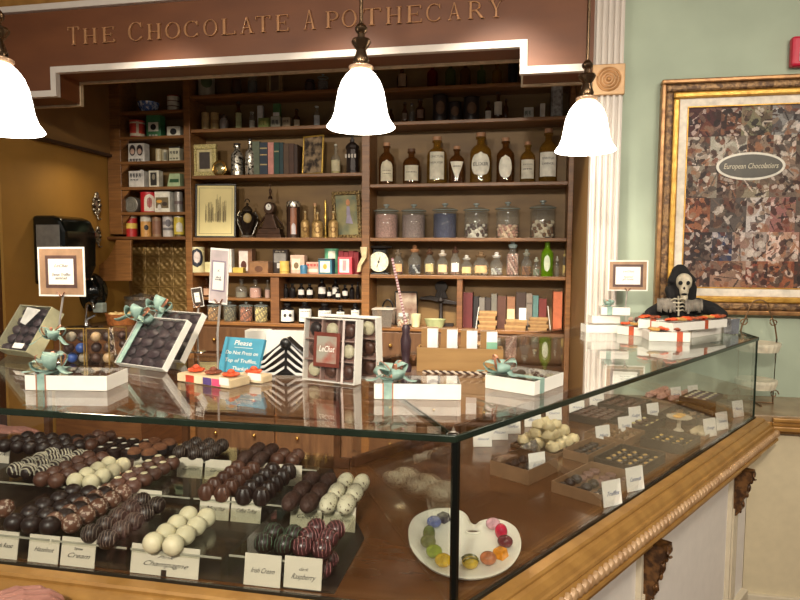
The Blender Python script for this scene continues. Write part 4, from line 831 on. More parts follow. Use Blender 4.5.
# molding profile swept along left run, corner, angled run
def sweep(prof, name, mat, bev=0):
    m = MB(); path = []
    k = tan(radians(57)/2)    # turn angle of the front line is 57 degrees
    for o, z in prof: path.append([L((-2.7, CY-o, z)), L((CX+o*k, CY-o, z)), L((*(runpt(RUNL, o, z).xy+Vector((DX, DY))*o*.63), z))])
    n = len(prof); vs = []
    for j in range(3):
        for i in range(n): vs.append(path[i][j])
    fs = []
    for j in range(2):
        for i in range(n): fs.append((j*n+i, j*n+(i+1) % n, (j+1)*n+(i+1) % n, (j+1)*n+i))
    fs += [tuple(range(n)), tuple(2*n+i for i in range(n-1, -1, -1))]
    return m.add(vs, fs).bld(name, mat, dc)
sweep([(-.005, ZF), (.007, ZF+.004), (.007, ZF-.008), (-.005, ZF-.012)], 'base_rail', M('rail_dark', (66, 60, 50), .25, .5))
sweep([(-.01, ZF-.004), (.010, ZF-.004), (.012, ZF-.0), (.034, ZF-.003), (.038, ZF-.008), (.038, ZF-.014), (.046, ZF-.018), (.056, ZF-.028), (.060, ZF-.036), (.066, ZF-.038), (.068, ZF-.044), (.066, ZF-.050), (.072, ZF-.056), (.072, ZF-.082),
       (.082, ZF-.085), (.084, ZF-.092), (.078, ZF-.098), (.064, ZF-.102), (.05, ZF-.115), (.04, ZF-.13), (.03, ZF-.14), (.03, ZF-.165), (-.01, ZF-.17)], 'gilded_molding', W_GOLD)
m = MB(); n = int(RUNL/.026)
ang = atan2(DY, DX)
for i in range(n+3):
    s_ = i*.026+.01; p = runpt(s_, .074, ZF-.068)
    m.ball(L(p), (.0135, .0125, .0165), 8, 6, Matrix.Rotation(ang, 3, 'Z') @ Matrix.Rotation(.5, 3, 'Y'))
for i in range(98): m.ball(L((CX+.035-i*.026, CY-.074, ZF-.068)), (.0135, .0125, .0165), 8, 6, Matrix.Rotation(.5, 3, 'Y'))
bead = m.bld('rope_bead', M('rope_bead_gilt', (184, 150, 112), .38, .1, rgb2=(150, 114, 78), scale=20), dc, smooth=True)
# panels on the angled face: stiles, rails
Rr = Matrix.Rotation(ang, 3, 'Z')
def runbox(m, s0, s1, o0, o1, z0, z1):
    m.box(L((runpt((s0+s1)/2, (o0+o1)/2, (z0+z1)/2))), (s1-s0, o1-o0, z1-z0), Rr)
def run_s(px, py, o=.03):
    p = onplane(px, py, runpt(0, o, 0), Vector((ON[0], ON[1], 0))); return (Vector((p.x, p.y))-Vector((CX, CY))).dot(Vector((DX, DY))), p.z
st = MB()
ss = [run_s(657, 540)[0], run_s(744, 470)[0]]
for s_ in ss+[ss[0]-(ss[1]-ss[0])]:
    m = MB(); runbox(m, s_-.04, s_+.04, -.03, .004, .12, ZF-.16); m.bld('stile', CREAM, dc, bevel=.003)
    m = MB(); 
    for q in (-.02, 0, .02): runbox(m, s_+q-.006, s_+q+.006, .004, .01, .16, ZF-.32)
    m.bld('flute', CREAM, dc)
m = MB(); runbox(m, 0, RUNL-.01, -.035, -.012, .12, ZF-.16); m.bld('side_panel', M('cream_panel', (228, 222, 214), .5, var=.02), dc)
m = MB(); runbox(m, 0, RUNL-.01, -.03, .012, .0, .12); m.bld('skirting', CREAM, dc, bevel=.003)
MB().bb(-2.58, .0, -.0, .04, .0, ZF-.16).bld('front_panel', CREAM, dc)
CARV = M('carved_bronze_wood', (120, 82, 44), .4, .25, rgb2=(60, 36, 18), scale=50, contrast=(.4, .65))
for s_ in ss+[ss[0]-(ss[1]-ss[0])]:
    m = MB()
    def cb(s1, o, z, r):
        m.ball(L(runpt(s_+s1, o, z)), r, 10, 7, Rr)
    prof = [(.004, ZF-.16), (.062, ZF-.16), (.066, ZF-.185), (.05, ZF-.215), (.048, ZF-.25), (.03, ZF-.29), (.034, ZF-.315), (.016, ZF-.345), (.004, ZF-.35)]
    for half in (1,):
        w2 = .03; vs = [L(runpt(s_-w2*(1-.35*k/8), o, z)) for k, (o, z) in enumerate(prof)]+[L(runpt(s_+w2*(1-.35*k/8), o, z)) for k, (o, z) in enumerate(prof)]
        n = len(prof); m.add(vs, [tuple(range(n)), tuple(range(2*n-1, n-1, -1))]+[(i, n+i, n+(i+1) % n, (i+1) % n) for i in range(n)])
    for z_, o_, r_ in ((.175, .062, .016), (.2, .058, .013), (.23, .05, .015), (.26, .045, .011), (.3, .032, .012), (.33, .024, .009)):
        for q in (-.017, 0, .017): cb(q*(1-.3*(z_-.17)/.16), o_-(abs(q)*.3), ZF-z_, (r_*.62, r_*.55, r_))
    m.tube([L(runpt(s_+.02*cos(a*.6), .064+.001*a, ZF-.178+.014*sin(a*.6))) for a in range(9)], .004, 6)
    m.bld('corbel', CARV, dc, smooth=True)
# ledge running on under the green wall
lg = thing('wall_ledge', 'beige stone ledge with gilded edge molding along the green wall', 'ledge', (1.6, YW, 0))
def LB(m, x0, x1, y0, y1, z0, z1): return m.bb(x0-1.6, x1-1.6, y0-YW, y1-YW, z0, z1)
LB(MB(), EX+.012, 3.6, 2.86, YW-.001, ZF-.03, ZF-.004).bld('top', M('ledge_marble', (168, 144, 112), .25, rgb2=(128, 104, 76), scale=7), lg, bevel=.002)
m = MB(); LB(m, EX+.09, 3.6, 2.84, 2.86, ZF-.028, ZF-.01); LB(m, EX+.09, 3.6, 2.85, 2.86, ZF-.045, ZF-.028); LB(m, EX+.09, 3.6, 2.835, 2.86, ZF-.066, ZF-.045); LB(m, EX+.07, 3.6, 2.86, 2.9, ZF-.08, ZF-.03)
m.bld('edge_molding', W_GOLD, lg, bevel=.004)
LB(MB(), EX+.02, 3.6, 2.9, 2.93, .05, ZF-.04).bld('front_panel', M('beige_panel_paint', (206, 192, 160), .6, var=.03), lg)
LB(MB(), EX+.02, 3.6, 2.88, 2.93, 0, .05).bld('skirting', CREAM, lg, bevel=.004)

# ================================================================ glass case
gc = thing('glass_display_case', 'long angled glass display case full of chocolates on the counter', 'display case', (CX, CY, ZF))
def P3(x, y, z): return Vector((x-CX, y-CY, z-ZF))
TH = .008
I2 = (.31, YE)
MB().prism([P3(*p, 0)[:2] for p in [(-2.7, CY), (CX-.001, CY), (IX-.001, IY), (-2.7, YB)]], ZT-TH-ZF, ZT-ZF).bld('top_pane', TOPG, gc)
MB().prism([P3(*p, 0)[:2] for p in [(CX+.001, CY), (EX, EY), (EX, YE), (.31, YE), (IX+.001, IY)]], ZT-TH-ZF, ZT-ZF).bld('top_pane', TOPG, gc)
MB().bb(-2.7-CX, -.012, 0, .006, .002, ZT-TH-ZF-.001).bld('front_pane', GLASS, gc)
m = MB(); m.box(P3(*((runpt(RUNL/2+.003, -.003, (ZF+ZT)/2-.003)))), (RUNL-.03, .006, ZT-ZF-TH-.005), Rr); m.bld('front_pane', GLASS, gc)
MB().bb(EX-.006-CX, EX-CX, EY+.01-CY, YE-CY, .002, ZT-TH-ZF-.001).bld('end_pane', GLASS, gc)
dv = Vector((IX-CX, IY-CY)); a2 = atan2(dv.y, dv.x)
m = MB(); m.box(P3((CX+IX)/2, (CY+IY)/2, (ZF+ZT)/2-.003), (dv.length-.03, .006, ZT-ZF-TH-.006), Matrix.Rotation(a2, 3, 'Z')); m.bld('divider_pane', GLASS, gc)
BT = BLK_M; GE = M('green_glass_edge', (34, 44, 34), .12, .2)
MB().bb(-2.7-CX, .002, -.004, .004, ZT-.0125-ZF, ZT+.0015-ZF).bld('edge_strip', GE, gc, bevel=.002)
m = MB(); m.box(P3(*runpt(RUNL/2, .0, ZT-.0055)), (RUNL, .008, .013), Rr); m.bld('edge_strip', GE, gc, bevel=.002)
MB().bb(EX-.003-CX, EX+.004-CX, EY-CY, YE-CY, ZT-.0125-ZF, ZT+.0015-ZF).bld('edge_strip', GE, gc)
MB().lathe([(0, .003), (.0085, .003), (.0085, ZT-TH-ZF-.002), (0, ZT-TH-ZF-.002)], c=(.0, .006, 0), seg=6).bld('corner_post', BT, gc)
MB().bb(EX-CX-.007, EX-CX+.0, EY-CY-.003, EY-CY+.004, .003, ZT-TH-ZF-.002).bld('corner_post', GE, gc)
m = MB(); m.box(P3((CX+IX)/2, (CY+IY)/2, ZT-.004), (dv.length-.01, .004, .0095), Matrix.Rotation(a2, 3, 'Z')); m.bld('miter_seam', GE, gc)
MB().lathe([(0, 0), (.012, 0), (.01, .002), (0, .003)], c=(-.006, .012, ZT-ZF), seg=14).bld('corner_button', CHROME, gc)
RW = M('rear_rail_wood', (100, 62, 36), .35, rgb2=(66, 40, 22), scale=6, stretch=(1, 6, 6))
MB().bb(-2.7-CX, IX-CX, YB-.022-CY, YB-.002-CY, .001, .03).bld('rear_rail', RW, gc)
MB().bb(-2.7-CX, IX-CX, YB-.022-CY, YB-.002-CY, ZT-ZF-.05, ZT-ZF-TH-.001).bld('rear_rail', RW, gc)
m = MB(); IL = sqrt((.31-IX)**2+(YE-IY)**2); ia = atan2(YE-IY, .31-IX)
m.box(P3((IX+.31)/2, (IY+YE)/2, ZF+.015), (IL-.02, .018, .028), Matrix.Rotation(ia, 3, 'Z')); m.bld('rear_rail', RW, gc)
m = MB(); m.box(P3((IX+.31)/2, (IY+YE)/2, ZT-.03), (IL-.02, .018, .04), Matrix.Rotation(ia, 3, 'Z')); m.bld('rear_rail', RW, gc)
for k in range(5):
    x0 = IX-.03-k*.52
    MB().bb(x0-CX-.02, x0-CX, YB-.022-CY, YB-.004-CY, .03, ZT-ZF-.05).bld('rear_post', RW, gc)

tag(MB().prism([(-2.6, 1.135), (-.345, 1.135), (-.345, 1.38), (-.46, 1.62), (-.56, 1.825), (-2.6, 1.825)], ZF+.0005, ZF+.002).bld('case_mat', M('dark_case_mat', (40, 31, 25), .35), None), 'dark mat lining the case floor beneath the acrylic trays', 'mat')
# ================================================================ chocolates in the long run
CARD_W = .068
def pcard(x, y, z, w_, h, words, label, rot=0, lean=.18, size=None, group='white name cards in the glass case', ink=INK, nm='name_card'):
    R = Matrix.Rotation(rot, 3, 'Z') @ Matrix.Rotation(-lean, 3, 'X')
    t = thing(nm, label, 'card', (x, y, z), 0, group, R)
    MB().bb(-w_/2, w_/2, 0, .0016, .0, h).bld('card', PAPER if ink is INKB else OFFP, t)
    n = len(words)
    for i, wd in enumerate(words):
        hh = h*(.62 if n > 1 else .48) - i*h*.24
        text(wd, h*(.24 if i == n-1 else .14), ink, t, loc=(0, -.0006, hh), shear=.6, width=w_*(.66 if (i == n-1) else .25), bold=-.0001)
    return t
cardnames = {}
TZ = .91
def tray(x0, x1, y0, y1, label):
    t = thing('acrylic_tray', label, 'tray', ((x0+x1)/2, y0, ZF), 0, 'clear acrylic chocolate trays')
    w_ = x1-x0; d = y1-y0
    MB().bb(-w_/2, w_/2, 0, d, TZ-ZF-.004, TZ-ZF).bld('sheet', ACR, t)
    for s_ in (-1, 1): MB().bb(s_*w_/2-.002, s_*w_/2+.002, 0, d, .0005, TZ-ZF-.0045).bld('side_leg', ACR, t)
    MB().bb(-w_/2, w_/2, .0, .002, TZ-ZF, TZ-ZF+.004).bld('lip', M('acrylic_lip', (170, 168, 150), .2, 0), t)
    return t
def stripes(r, n=5, wid=.0013, tilt=.4, seed=0):
    m = MB(); rnd = random.Random(seed)
    for k in range(n):
        u = -.75+1.5*k/(n-1); pts = []
        for i in range(11):
            a = -pi*.1+pi*1.2*i/10
            rr = sqrt(max(.01, 1-u*u)); x = u+.05*sin(i*2+k); v = Vector((x, -rr*cos(a), rr*sin(a))).normalized()*r*1.01
            v.rotate(Matrix.Rotation(tilt, 3, 'Z')); pts.append((v.x, v.y, v.z+r))
        m.tube(pts, wid, 5)
    return m
protos = {}
def proto(kind, r=.0215):
    """returns a root object for a chocolate of this kind (its base at the origin)"""
    def ballm(rr=(1, 1, 1), bumps=0, seed=1):
        m = MB().ball((0, 0, r*rr[2]), (r*rr[0], r*rr[1], r*rr[2]), 20, 12)
        if bumps:
            rnd = random.Random(seed); m.v = [tuple(c*(1+rnd.uniform(-bumps, bumps)) if i < 2 else c for i, c in enumerate(v)) for v in m.v]
        return m
    if kind == 'dark': return ballm(bumps=.03).bld('truffle', DKCHOC, smooth=True)
    if kind == 'milk': return ballm((1, 1, .97), .02).bld('truffle', MKCHOC, smooth=True)
    if kind == 'white': return ballm(bumps=.01).bld('truffle', WHCHOC, smooth=True)
    if kind == 'sugar': return ballm(bumps=.02).bld('truffle', SUGAR, smooth=True)
    if kind in ('pinkstripe', 'greenstripe', 'whitestripe', 'drizzle'):
        base = {'pinkstripe': M('raspberry_dark', (66, 36, 36), .3), 'greenstripe': DKCHOC, 'whitestripe': DKCHOC, 'drizzle': DKCHOC}[kind]
        col = {'pinkstripe': C((150, 92, 92), .4), 'greenstripe': C((72, 98, 72), .4), 'whitestripe': C((112, 98, 86), .4), 'drizzle': C((176, 170, 150), .4)}[kind]
        o = ballm(bumps=.01).bld('truffle', base, smooth=True)
        stripes(r, 5 if kind != 'whitestripe' else 6, .0009 if kind != 'drizzle' else .0022, .3 if kind != 'drizzle' else 1.2).bld('drizzle', col, o, smooth=True)
        return o
    if kind == 'buttoned':
        o = ballm((1, 1, .9)).bld('truffle', MKCHOC, smooth=True); MB().ball((0, 0, r*1.78), (r*.45, r*.45, r*.1), 10, 6).bld('button', WHCHOC, o, smooth=True); return o
    if kind == 'dotdark':
        m = MB().lathe([(0, 0), (r, 0), (r*.95, r*1.0), (r*.6, r*1.25), (0, r*1.25)], seg=18); o = m.bld('truffle', DKCHOC, smooth=True); MB().ball((0, 0, r*1.27), (r*.42, r*.3, r*.08), 10, 6).bld('button', C((226, 222, 206), .4), o, smooth=True); return o
    if kind == 'cocoa':
        o = MB().lathe([(0, 0), (r*1.05, 0), (r*1.15, r*.7), (r*1.1, r*.75), (0, r*.7)], seg=18).bld('truffle', C((30, 20, 16), .7), smooth=True)
        MB().ball((0, 0, r*.8), (r*1.12, r*1.12, r*.75), 18, 10).bld('dusted_top', COCOA, o, smooth=True); return o
    if kind == 'ribbed':
        m = MB(); n = 30
        prof = [(0, 0), (r*.8, r*.08), (r, r*.7), (r*.97, r*1.3), (r*.6, r*1.85), (0, r*1.95)]
        m.lathe(prof, seg=24)
        m.v = [(v[0]*(1+.06*cos(12*atan2(v[1], v[0]))), v[1]*(1+.06*cos(12*atan2(v[1], v[0]))), v[2]) for v in m.v]
        return m.bld('truffle', MKCHOC, smooth=True)
    if kind == 'ribbeddark':
        o = proto('ribbed'); o.data = o.data.copy(); o.data.materials[0] = DKCHOC; return o
    if kind in ('log', 'speckled'):
        m = MB()
        m.ball((0, 0, r), (r, r*1.9, r), 16, 12)
        return m.bld('truffle_log', M('rough_dark_chocolate', (70, 42, 30), .6, rgb2=(48, 28, 20), scale=60, bump=1, bscale=120) if kind == 'log' else SPECK, smooth=True)
def field(kind, label, group, px, py, nc, nr, pitch=.0455, r=.0215, z=TZ, cat='chocolate', pitchy=None, jit=.0015, seed=0, rot=0):
    p = atZ(px, py, z); rnd = random.Random(seed+px*7); py_ = pitchy or pitch
    first = None
    for j in range(nr):
        for i in range(nc):
            loc = (p.x+i*pitch+rnd.uniform(-jit, jit)+(.0), p.y+r*.6+j*py_+rnd.uniform(-jit, jit), z+.0008)
            if first is None:
                first = proto(kind, r); first.location = loc; tag(first, label, cat, group)
                first.rotation_euler = (0, 0, 0)
            else: dup(first, loc, rnd.uniform(-.5, .5) if 'log' not in kind and kind != 'speckled' else 0)
# first row
tray(-1.20, -.985, 1.135, 1.38, 'clear tray of plain dark truffles next to the customer hand')
field('dark', 'plain dark round truffle in the front tray beside the milk ones', 'plain dark truffles in the front tray', 10, 535, 3, 5)
tray(-.98, -.80, 1.135, 1.38, 'clear tray of milk and striped truffles behind two small cards')
field('sugar', 'milk truffle with sugary flecks in the front tray', 'sugar-flecked milk truffles in the front tray', 50, 534, 2, 5)
tray(-.79, -.585, 1.135, 1.38, 'clear tray holding only white truffles and empty space')
field('whitestripe', 'dark truffle with fine pale stripes in the front tray', 'fine-striped dark truffles in the front tray', 88, 546, 1, 5, r=.0205)
field('whitestripe', 'dark truffle with fine pale stripes at the tray edge', 'fine-striped dark truffles at the tray edge', 104, 552, 1, 5, r=.0205)
field('white', 'smooth ivory white truffle in the double row behind the two-ribbon card', 'ivory white truffles in the front tray', 150, 556, 2, 4)
tray(-.575, -.375, 1.15, 1.40, 'clear tray of striped truffles nearest the wooden case floor')
field('greenstripe', 'dark truffle with pale green stripes', 'green-striped truffles', 262, 556, 2, 2)
field('pinkstripe', 'dark truffle with raspberry pink stripes', 'pink-striped truffles', 300, 560, 2, 3, pitch=.044)
field('pinkstripe', 'pink-striped dark truffle on the case floor under the tray', 'pink-striped truffles on the case floor', 322, 582, 1, 2, z=ZF, r=.019)
FC = [(-1.115, 'last', ['Dark'], 'partly visible cream card at the edge of the plain dark tray'), (-.997, 'h', ['Hazelnut'], 'cream card handwritten Hazelnut before the sugary milk truffles'), (-.915, 'e', ['Espresso', 'Cream'], 'cream card handwritten Espresso Cream before the striped truffles')]
pcard(-1.10, 1.128, ZF+.001, .075, .058, ['Dark Roast'], FC[0][3])
pcard(-.998, 1.128, ZF+.001, .074, .058, ['Hazelnut'], FC[1][3])
pcard(-.914, 1.128, ZF+.001, .082, .06, ['Espresso', 'Cream'], FC[2][3])
t = pcard(-.712, 1.13, ZF+.001, .155, .06, ['Pink', 'Champagne'], 'wide cream card handwritten Champagne with brown ribbon slots')
m = MB().bb(-.006, .006, -.0012, .001, .048, .06).bb(-.006, .006, -.0012, .001, .0, .012); m.bld('ribbon_slot', DKCHOC, t)
pcard(-.497, 1.133, ZF+.001, .078, .062, ['Irish Cream'], 'cream card handwritten Irish Cream before the green striped truffles')
pcard(-.413, 1.138, ZF+.001, .079, .062, ['dark', 'Raspberry'], 'cream card handwritten Raspberry before the pink striped truffles')
# second row
tray(-1.46, -1.215, 1.41, 1.64, 'clear tray of drizzled truffles, second row by the case end')
field('drizzle', 'dark truffle thickly drizzled with white chocolate', 'thickly drizzled dark truffles', 12, 480, 3, 4)
tray(-1.21, -1.0, 1.41, 1.64, 'clear tray of brown and white truffles in the second row')
field('milk', 'plain milk truffle beside the big white ones', 'plain milk truffles in the second row', 38, 489, 2, 5)
field('white', 'big round white truffle in the second row', 'white truffles in the second row', 72, 491, 2, 4)
tray(-.995, -.81, 1.41, 1.64, 'clear tray of button-topped truffles in the second row')
field('buttoned', 'milk truffle topped with a white chocolate button', 'button-topped milk truffles', 115, 494, 2, 5)
tray(-.80, -.56, 1.41, 1.64, 'clear tray of ribbed chocolates behind the white truffles')
field('ribbed', 'ribbed milk chocolate dome in the second row', 'ribbed milk chocolates', 204, 501, 2, 5, r=.02)
field('ribbeddark', 'ribbed dark chocolate dome in the second row', 'ribbed dark chocolates', 242, 505, 2, 5, r=.02)
tray(-.555, -.385, 1.41, 1.60, 'clear tray of long chocolate logs in the second row')
field('log', 'rough dark chocolate log beside the speckled white logs', 'rough dark chocolate logs', 290, 512, 2, 3, pitchy=.072)
field('speckled', 'speckled white chocolate log at the tray edge', 'speckled white chocolate logs', 327, 514, 2, 3, pitchy=.072)
field('sugar', 'milk truffle lying in the second row behind the striped truffles', 'loose milk truffles in the second row', 0, 520, 1, 1)
for i, (x, wd, l) in enumerate(((-1.05, ['Mint'], 'cream card behind the sugary milk truffles'), (-.93, ['Caramel'], 'cream card behind the fine-striped truffles'), (-.742, ['Mocha'], 'cream card partly hidden behind the white truffles'), (-.657, ['Coffee Toffee'], 'cream card handwritten Toffee behind the white truffles'), (-.50, ['Cocoa'], 'cream card behind the green striped truffles'), (-.415, ['Cookies'], 'cream card below the speckled white logs'))):
    pcard(x, 1.403, ZF+.001, .08, .06, wd, l)
# third row
tray(-1.72, -1.42, 1.67, 1.83, 'clear tray of dark truffles, back row by the case end')
field('dark', 'plain dark truffle in the back row', 'plain dark truffles in the back row', 2, 454, 6, 3)
tray(-1.41, -1.16, 1.67, 1.83, 'clear tray of plain and dotted chocolates, back row')
field('milk', 'plain milk truffle in the back row near the dotted chocolates', 'plain milk truffles in the back row', 76, 452, 2, 3)
field('dotdark', 'flat dark chocolate topped with an oval white dot', 'white-dotted dark chocolates', 98, 457, 3, 3, pitch=.047)
tray(-1.15, -1.02, 1.67, 1.83, 'clear tray of cocoa dusted domes, back row')
field('cocoa', 'cocoa dusted dome in a dark cup', 'cocoa dusted domes in the back row', 132, 459, 2, 3, pitch=.052, r=.021)
tray(-1.0, -.80, 1.67, 1.83, 'clear tray of finely drizzled dark truffles, back row')
field('whitestripe', 'dark truffle with fine white drizzle in the back row', 'fine-drizzled truffles in the back row', 178, 461, 3, 3)
tray(-.79, -.56, 1.67, 1.83, 'clear tray of plain brown truffles, back row near the divider')
field('log', 'rough brown log in the back row near the divider', 'rough brown logs in the back row', 244, 467, 2, 2, pitchy=.08)
field('milk', 'plain milk truffle in the back row near the divider', 'milk truffles in the back row near the divider', 276, 468, 2, 2)
for i, (x, wd, l) in enumerate(((-1.62, ['Dark'], 'small cream card before the back row of dark truffles'), (-1.33, ['Maple'], 'small cream card before the back row milk truffles'), (-1.10, ['Cocoa'], 'cream card before the cocoa dusted domes'), (-.955, ['Latte'], 'cream card in the middle row beside Caramel'), (-.865, ['Caramel'], 'cream card handwritten Caramel before the fine-drizzled truffles'), (-.735, ['Dark'], 'cream card before the rough brown logs'), (-.645, ['Milk'], 'cream card before the back row near the divider'))):
    pcard(x, 1.66, ZF+.001, .082, .06, wd, l)

# ================================================================ chocolates in the angled run
def so(px, py, z=ZF):
    p = atZ(px, py, z); v = Vector((p.x-CX, p.y-CY)); return v.dot(Vector((DX, DY))), v.dot(Vector(ON))
KR = M('kraft_tray', (132, 100, 70), .6, var=.06)
def runtray(px, py, win, wal, h, label, mat=None):
    s_, o = so(px, py); p = runpt(s_, o, ZF+.0006)
    t = thing('chocolate_tray', label, 'tray', p, ang, 'open trays in the angled run')   # local x along run, local y inward
    m = MB(); th = .003
    m.bb(0, wal, 0, win, 0, th).bb(0, wal, 0, th, th, h).bb(0, wal, win-th, win, th, h).bb(0, th, th, win-th, th, h).bb(wal-th, wal, th, win-th, th, h)
    m.bld('base', mat or KR, t)
    return t, s_, o
def tfill(s_, o, win, wal, nx, ny, base, kind, label, group, r=.016, x0=0, x1=1, y0=0, y1=1, jit=.001, scale=None):
    rnd = random.Random(int(s_*1000)); first = None
    for j in range(ny):
        for i in range(nx):
            a = s_+.006+r+(wal-.012-2*r)*(x0+(x1-x0)*(i/max(1, nx-1) if nx > 1 else .5)); b = o-(.006+r+(win-.012-2*r)*(y0+(y1-y0)*(j/max(1, ny-1) if ny > 1 else .5)))
            p = runpt(a+rnd.uniform(-jit, jit), b+rnd.uniform(-jit, jit), base)
            if first is None:
                first = kind(r); first.location = p; first.rotation_euler = (0, 0, ang); tag(first, label, 'chocolate', group)
            else: dup(first, p, ang+rnd.uniform(-.3, .3))
def k_dome(col): 
    def f(r): return MB().ball((0, 0, r*.75), (r, r, r*.75), 14, 8).bld('chocolate', col, smooth=True)
    return f
def k_disc(col, top=None):
    def f(r):
        o = MB().lathe([(0, 0), (r*.8, 0), (r, r*.5), (r*.9, r*.75), (0, r*.8)], seg=16).bld('chocolate', col, smooth=True)
        if top: MB().ball((0, 0, r*.82), (r*.6, r*.45, r*.22), 8, 5).bld('topping', top, o, smooth=True)
        return o
    return f
def k_lump(col, seed=5, k=.25):
    def f(r):
        rnd = random.Random(seed); m = MB().ball((0, 0, r*.8), (r, r*.85, r*.75), 10, 7)
        m.v = [(v[0]*rnd.uniform(1-k, 1+k), v[1]*rnd.uniform(1-k, 1+k), max(.0005, v[2]*rnd.uniform(1-k, 1+k*.6))) for v in m.v]
        return m.bld('chocolate', col, smooth=True)
    return f
t, s_, o = runtray(528, 486, .135, .17, .045, 'kraft tray of nut clusters behind the painter palette plate')
MB().bb(0, .17, 0, .135, .046, .048).bld('clear_lid', WRAP, t)
tfill(s_, o, .135, .17, 4, 3, ZF+.0045, k_lump(DKCHOC, 3), 'dark nut cluster in the kraft tray nearest the palette plate', 'dark nut clusters', r=.0155)
t, s_, o = runtray(601, 507, .15, .24, .032, 'kraft tray of dark domes and flat chocolates near the case front')
tfill(s_, o, .15, .24, 3, 3, ZF+.0045, k_dome(DKCHOC), 'glossy dark dome in the kraft tray by the case front', 'dark domes in the kraft tray', r=.0165, x1=.42)
tfill(s_, o, .15, .24, 3, 3, ZF+.0045, k_disc(M('mauve_chocolate', (126, 92, 82), .5)), 'flat mauve-brown chocolate beside the dark domes', 'flat mauve-brown chocolates', r=.0165, x0=.58)
WB = M('white_bark', (226, 214, 176), .4, rgb2=(204, 184, 136), scale=30)
t, s_, o = runtray(556, 458, .18, .2, .01, 'low tray under a heap of cream bark clusters')
rnd = random.Random(4); b0 = None
for j, (nn, zz) in enumerate(((12, .004), (8, .032), (4, .058))):
    for i in range(nn):
        if j == 0: a, b = s_+.03+(i % 4)*.046, o-.03-(i//4)*.058
        elif j == 1: a, b = s_+.05+(i % 4)*.036, o-.06-(i//4)*.05
        else: a, b = s_+.07+(i % 2)*.045, o-.07-(i//2)*.04
        p = runpt(a, b, ZF+zz)
        if b0 is None: b0 = k_lump(WB, 9, .16)(.026); b0.name = 'bark_cluster'; tag(b0, 'lumpy cream white-chocolate bark cluster in the heap', 'chocolate', 'cream bark clusters in the heap'); b0.location = p
        else: dup(b0, p, rnd.uniform(0, 6))
FOIL = M('crumpled_foil', (206, 200, 190), .2, .9, bump=1, bscale=60)
s_, o = so(548, 463)
m = MB(); rnd = random.Random(8); m.ball((0, 0, .02), (.045, .03, .02), 10, 7); m.v = [(v[0]*rnd.uniform(.7, 1.3), v[1]*rnd.uniform(.7, 1.3), max(0, v[2]*rnd.uniform(.6, 1.5))) for v in m.v]
tag(m.bld('foil_cup', FOIL, None, runpt(s_+.02, o-.08, ZF+.001), ang), 'crumpled silver foil cup between kraft tray and cream bark', 'foil')
DKT = M('dark_tray', (60, 48, 40), .5)
t, s_, o = runtray(606, 428, .16, .2, .03, 'dark tray of flat brown chocolates under the glass top edge', DKT)
tfill(s_, o, .16, .2, 5, 4, ZF+.018, k_disc(MKCHOC), 'flat milk chocolate in the dark tray near the glass top edge', 'flat milk chocolates in the dark tray', r=.0165)
MB().bb(.004, .196, .004, .156, .0035, .017).bld('liner', DKT, t)
t, s_, o = runtray(640, 478, .15, .2, .03, 'dark tray of brown rounds behind the blue-lettered cards', DKT)
tfill(s_, o, .15, .2, 5, 4, ZF+.0045, k_disc(DKCHOC, M('gold_nut', (196, 160, 96), .5)), 'dark chocolate with pale nut topping behind the blue-lettered cards', 'nut-topped dark chocolates', r=.0155)
t, s_, o = runtray(684, 456, .15, .16, .035, 'dark tray of golden topped chocolates near the case front', DKT)
tfill(s_, o, .15, .16, 4, 4, ZF+.0045, k_disc(DKCHOC, M('gold_caramel', (214, 178, 96), .4)), 'golden topped dark chocolate', 'golden topped chocolates', r=.0155)
t, s_, o = runtray(645, 435, .15, .2, .03, 'dark tray with pale yellow topped chocolates in mid case', DKT)
tfill(s_, o, .15, .2, 4, 3, ZF+.0045, k_disc(MKCHOC, M('pale_yellow_top', (214, 200, 140), .4)), 'yellow topped milk chocolate in mid case', 'yellow topped milk chocolates', r=.0165)
def runtray2(s_, o, win, wal, h, label, mat=None):
    p = runpt(s_, o, ZF); t, a, b = runtray(600, 450, win, wal, h, label, mat); t.location = runpt(s_, o, ZF+.0006); return t, s_, o
t, s_, o = runtray2(.955, -.215, .09, .2, .03, 'narrow kraft tray of dark discs between the bark heap and the nut-topped chocolates')
tfill(s_, o, .09, .2, 5, 2, ZF+.0045, k_disc(DKCHOC), 'plain dark disc in the narrow kraft tray', 'plain dark discs', r=.0165)
t, s_, o = runtray2(1.19, -.20, .15, .18, .03, 'kraft tray of mixed nut clusters in mid case')
tfill(s_, o, .15, .18, 4, 4, ZF+.0045, k_lump(M('nut_cluster_brown', (84, 56, 38), .5, rgb2=(150, 120, 84), scale=60), 7, .22), 'knobbly brown nut cluster in mid case', 'knobbly nut clusters in mid case', r=.0165)
t, s_, o = runtray2(1.67, -.12, .15, .2, .03, 'dark tray of striped pale chocolates beyond the orange slice dish', DKT)
tfill(s_, o, .15, .2, 4, 3, ZF+.0045, k_disc(M('pale_tan_chocolate', (150, 118, 84), .45), DKCHOC), 'tan chocolate with dark centre', 'tan chocolates with dark centres', r=.0165)
t, s_, o = runtray2(1.66, -.38, .15, .22, .03, 'dark tray of plain milk domes by the inner case rail', DKT)
tfill(s_, o, .15, .22, 5, 3, ZF+.0045, k_dome(MKCHOC), 'plain milk dome by the inner case rail', 'plain milk domes by the inner rail', r=.0165)
PKB = M('pink_bark', (206, 170, 156), .6, rgb2=(176, 126, 112), scale=30)
t, s_, o = runtray(676, 405, .16, .24, .01, 'low tray of pinkish bark lumps toward the wall end')
tfill(s_, o, .16, .24, 5, 3, ZF+.004, k_lump(PKB, 4, .25), 'pinkish bark lump toward the wall end of the case', 'pinkish bark lumps', r=.021)
t, s_, o = runtray(746, 404, .12, .2, .02, 'tray of cream topped cookies in the wall corner of the case', DKT)
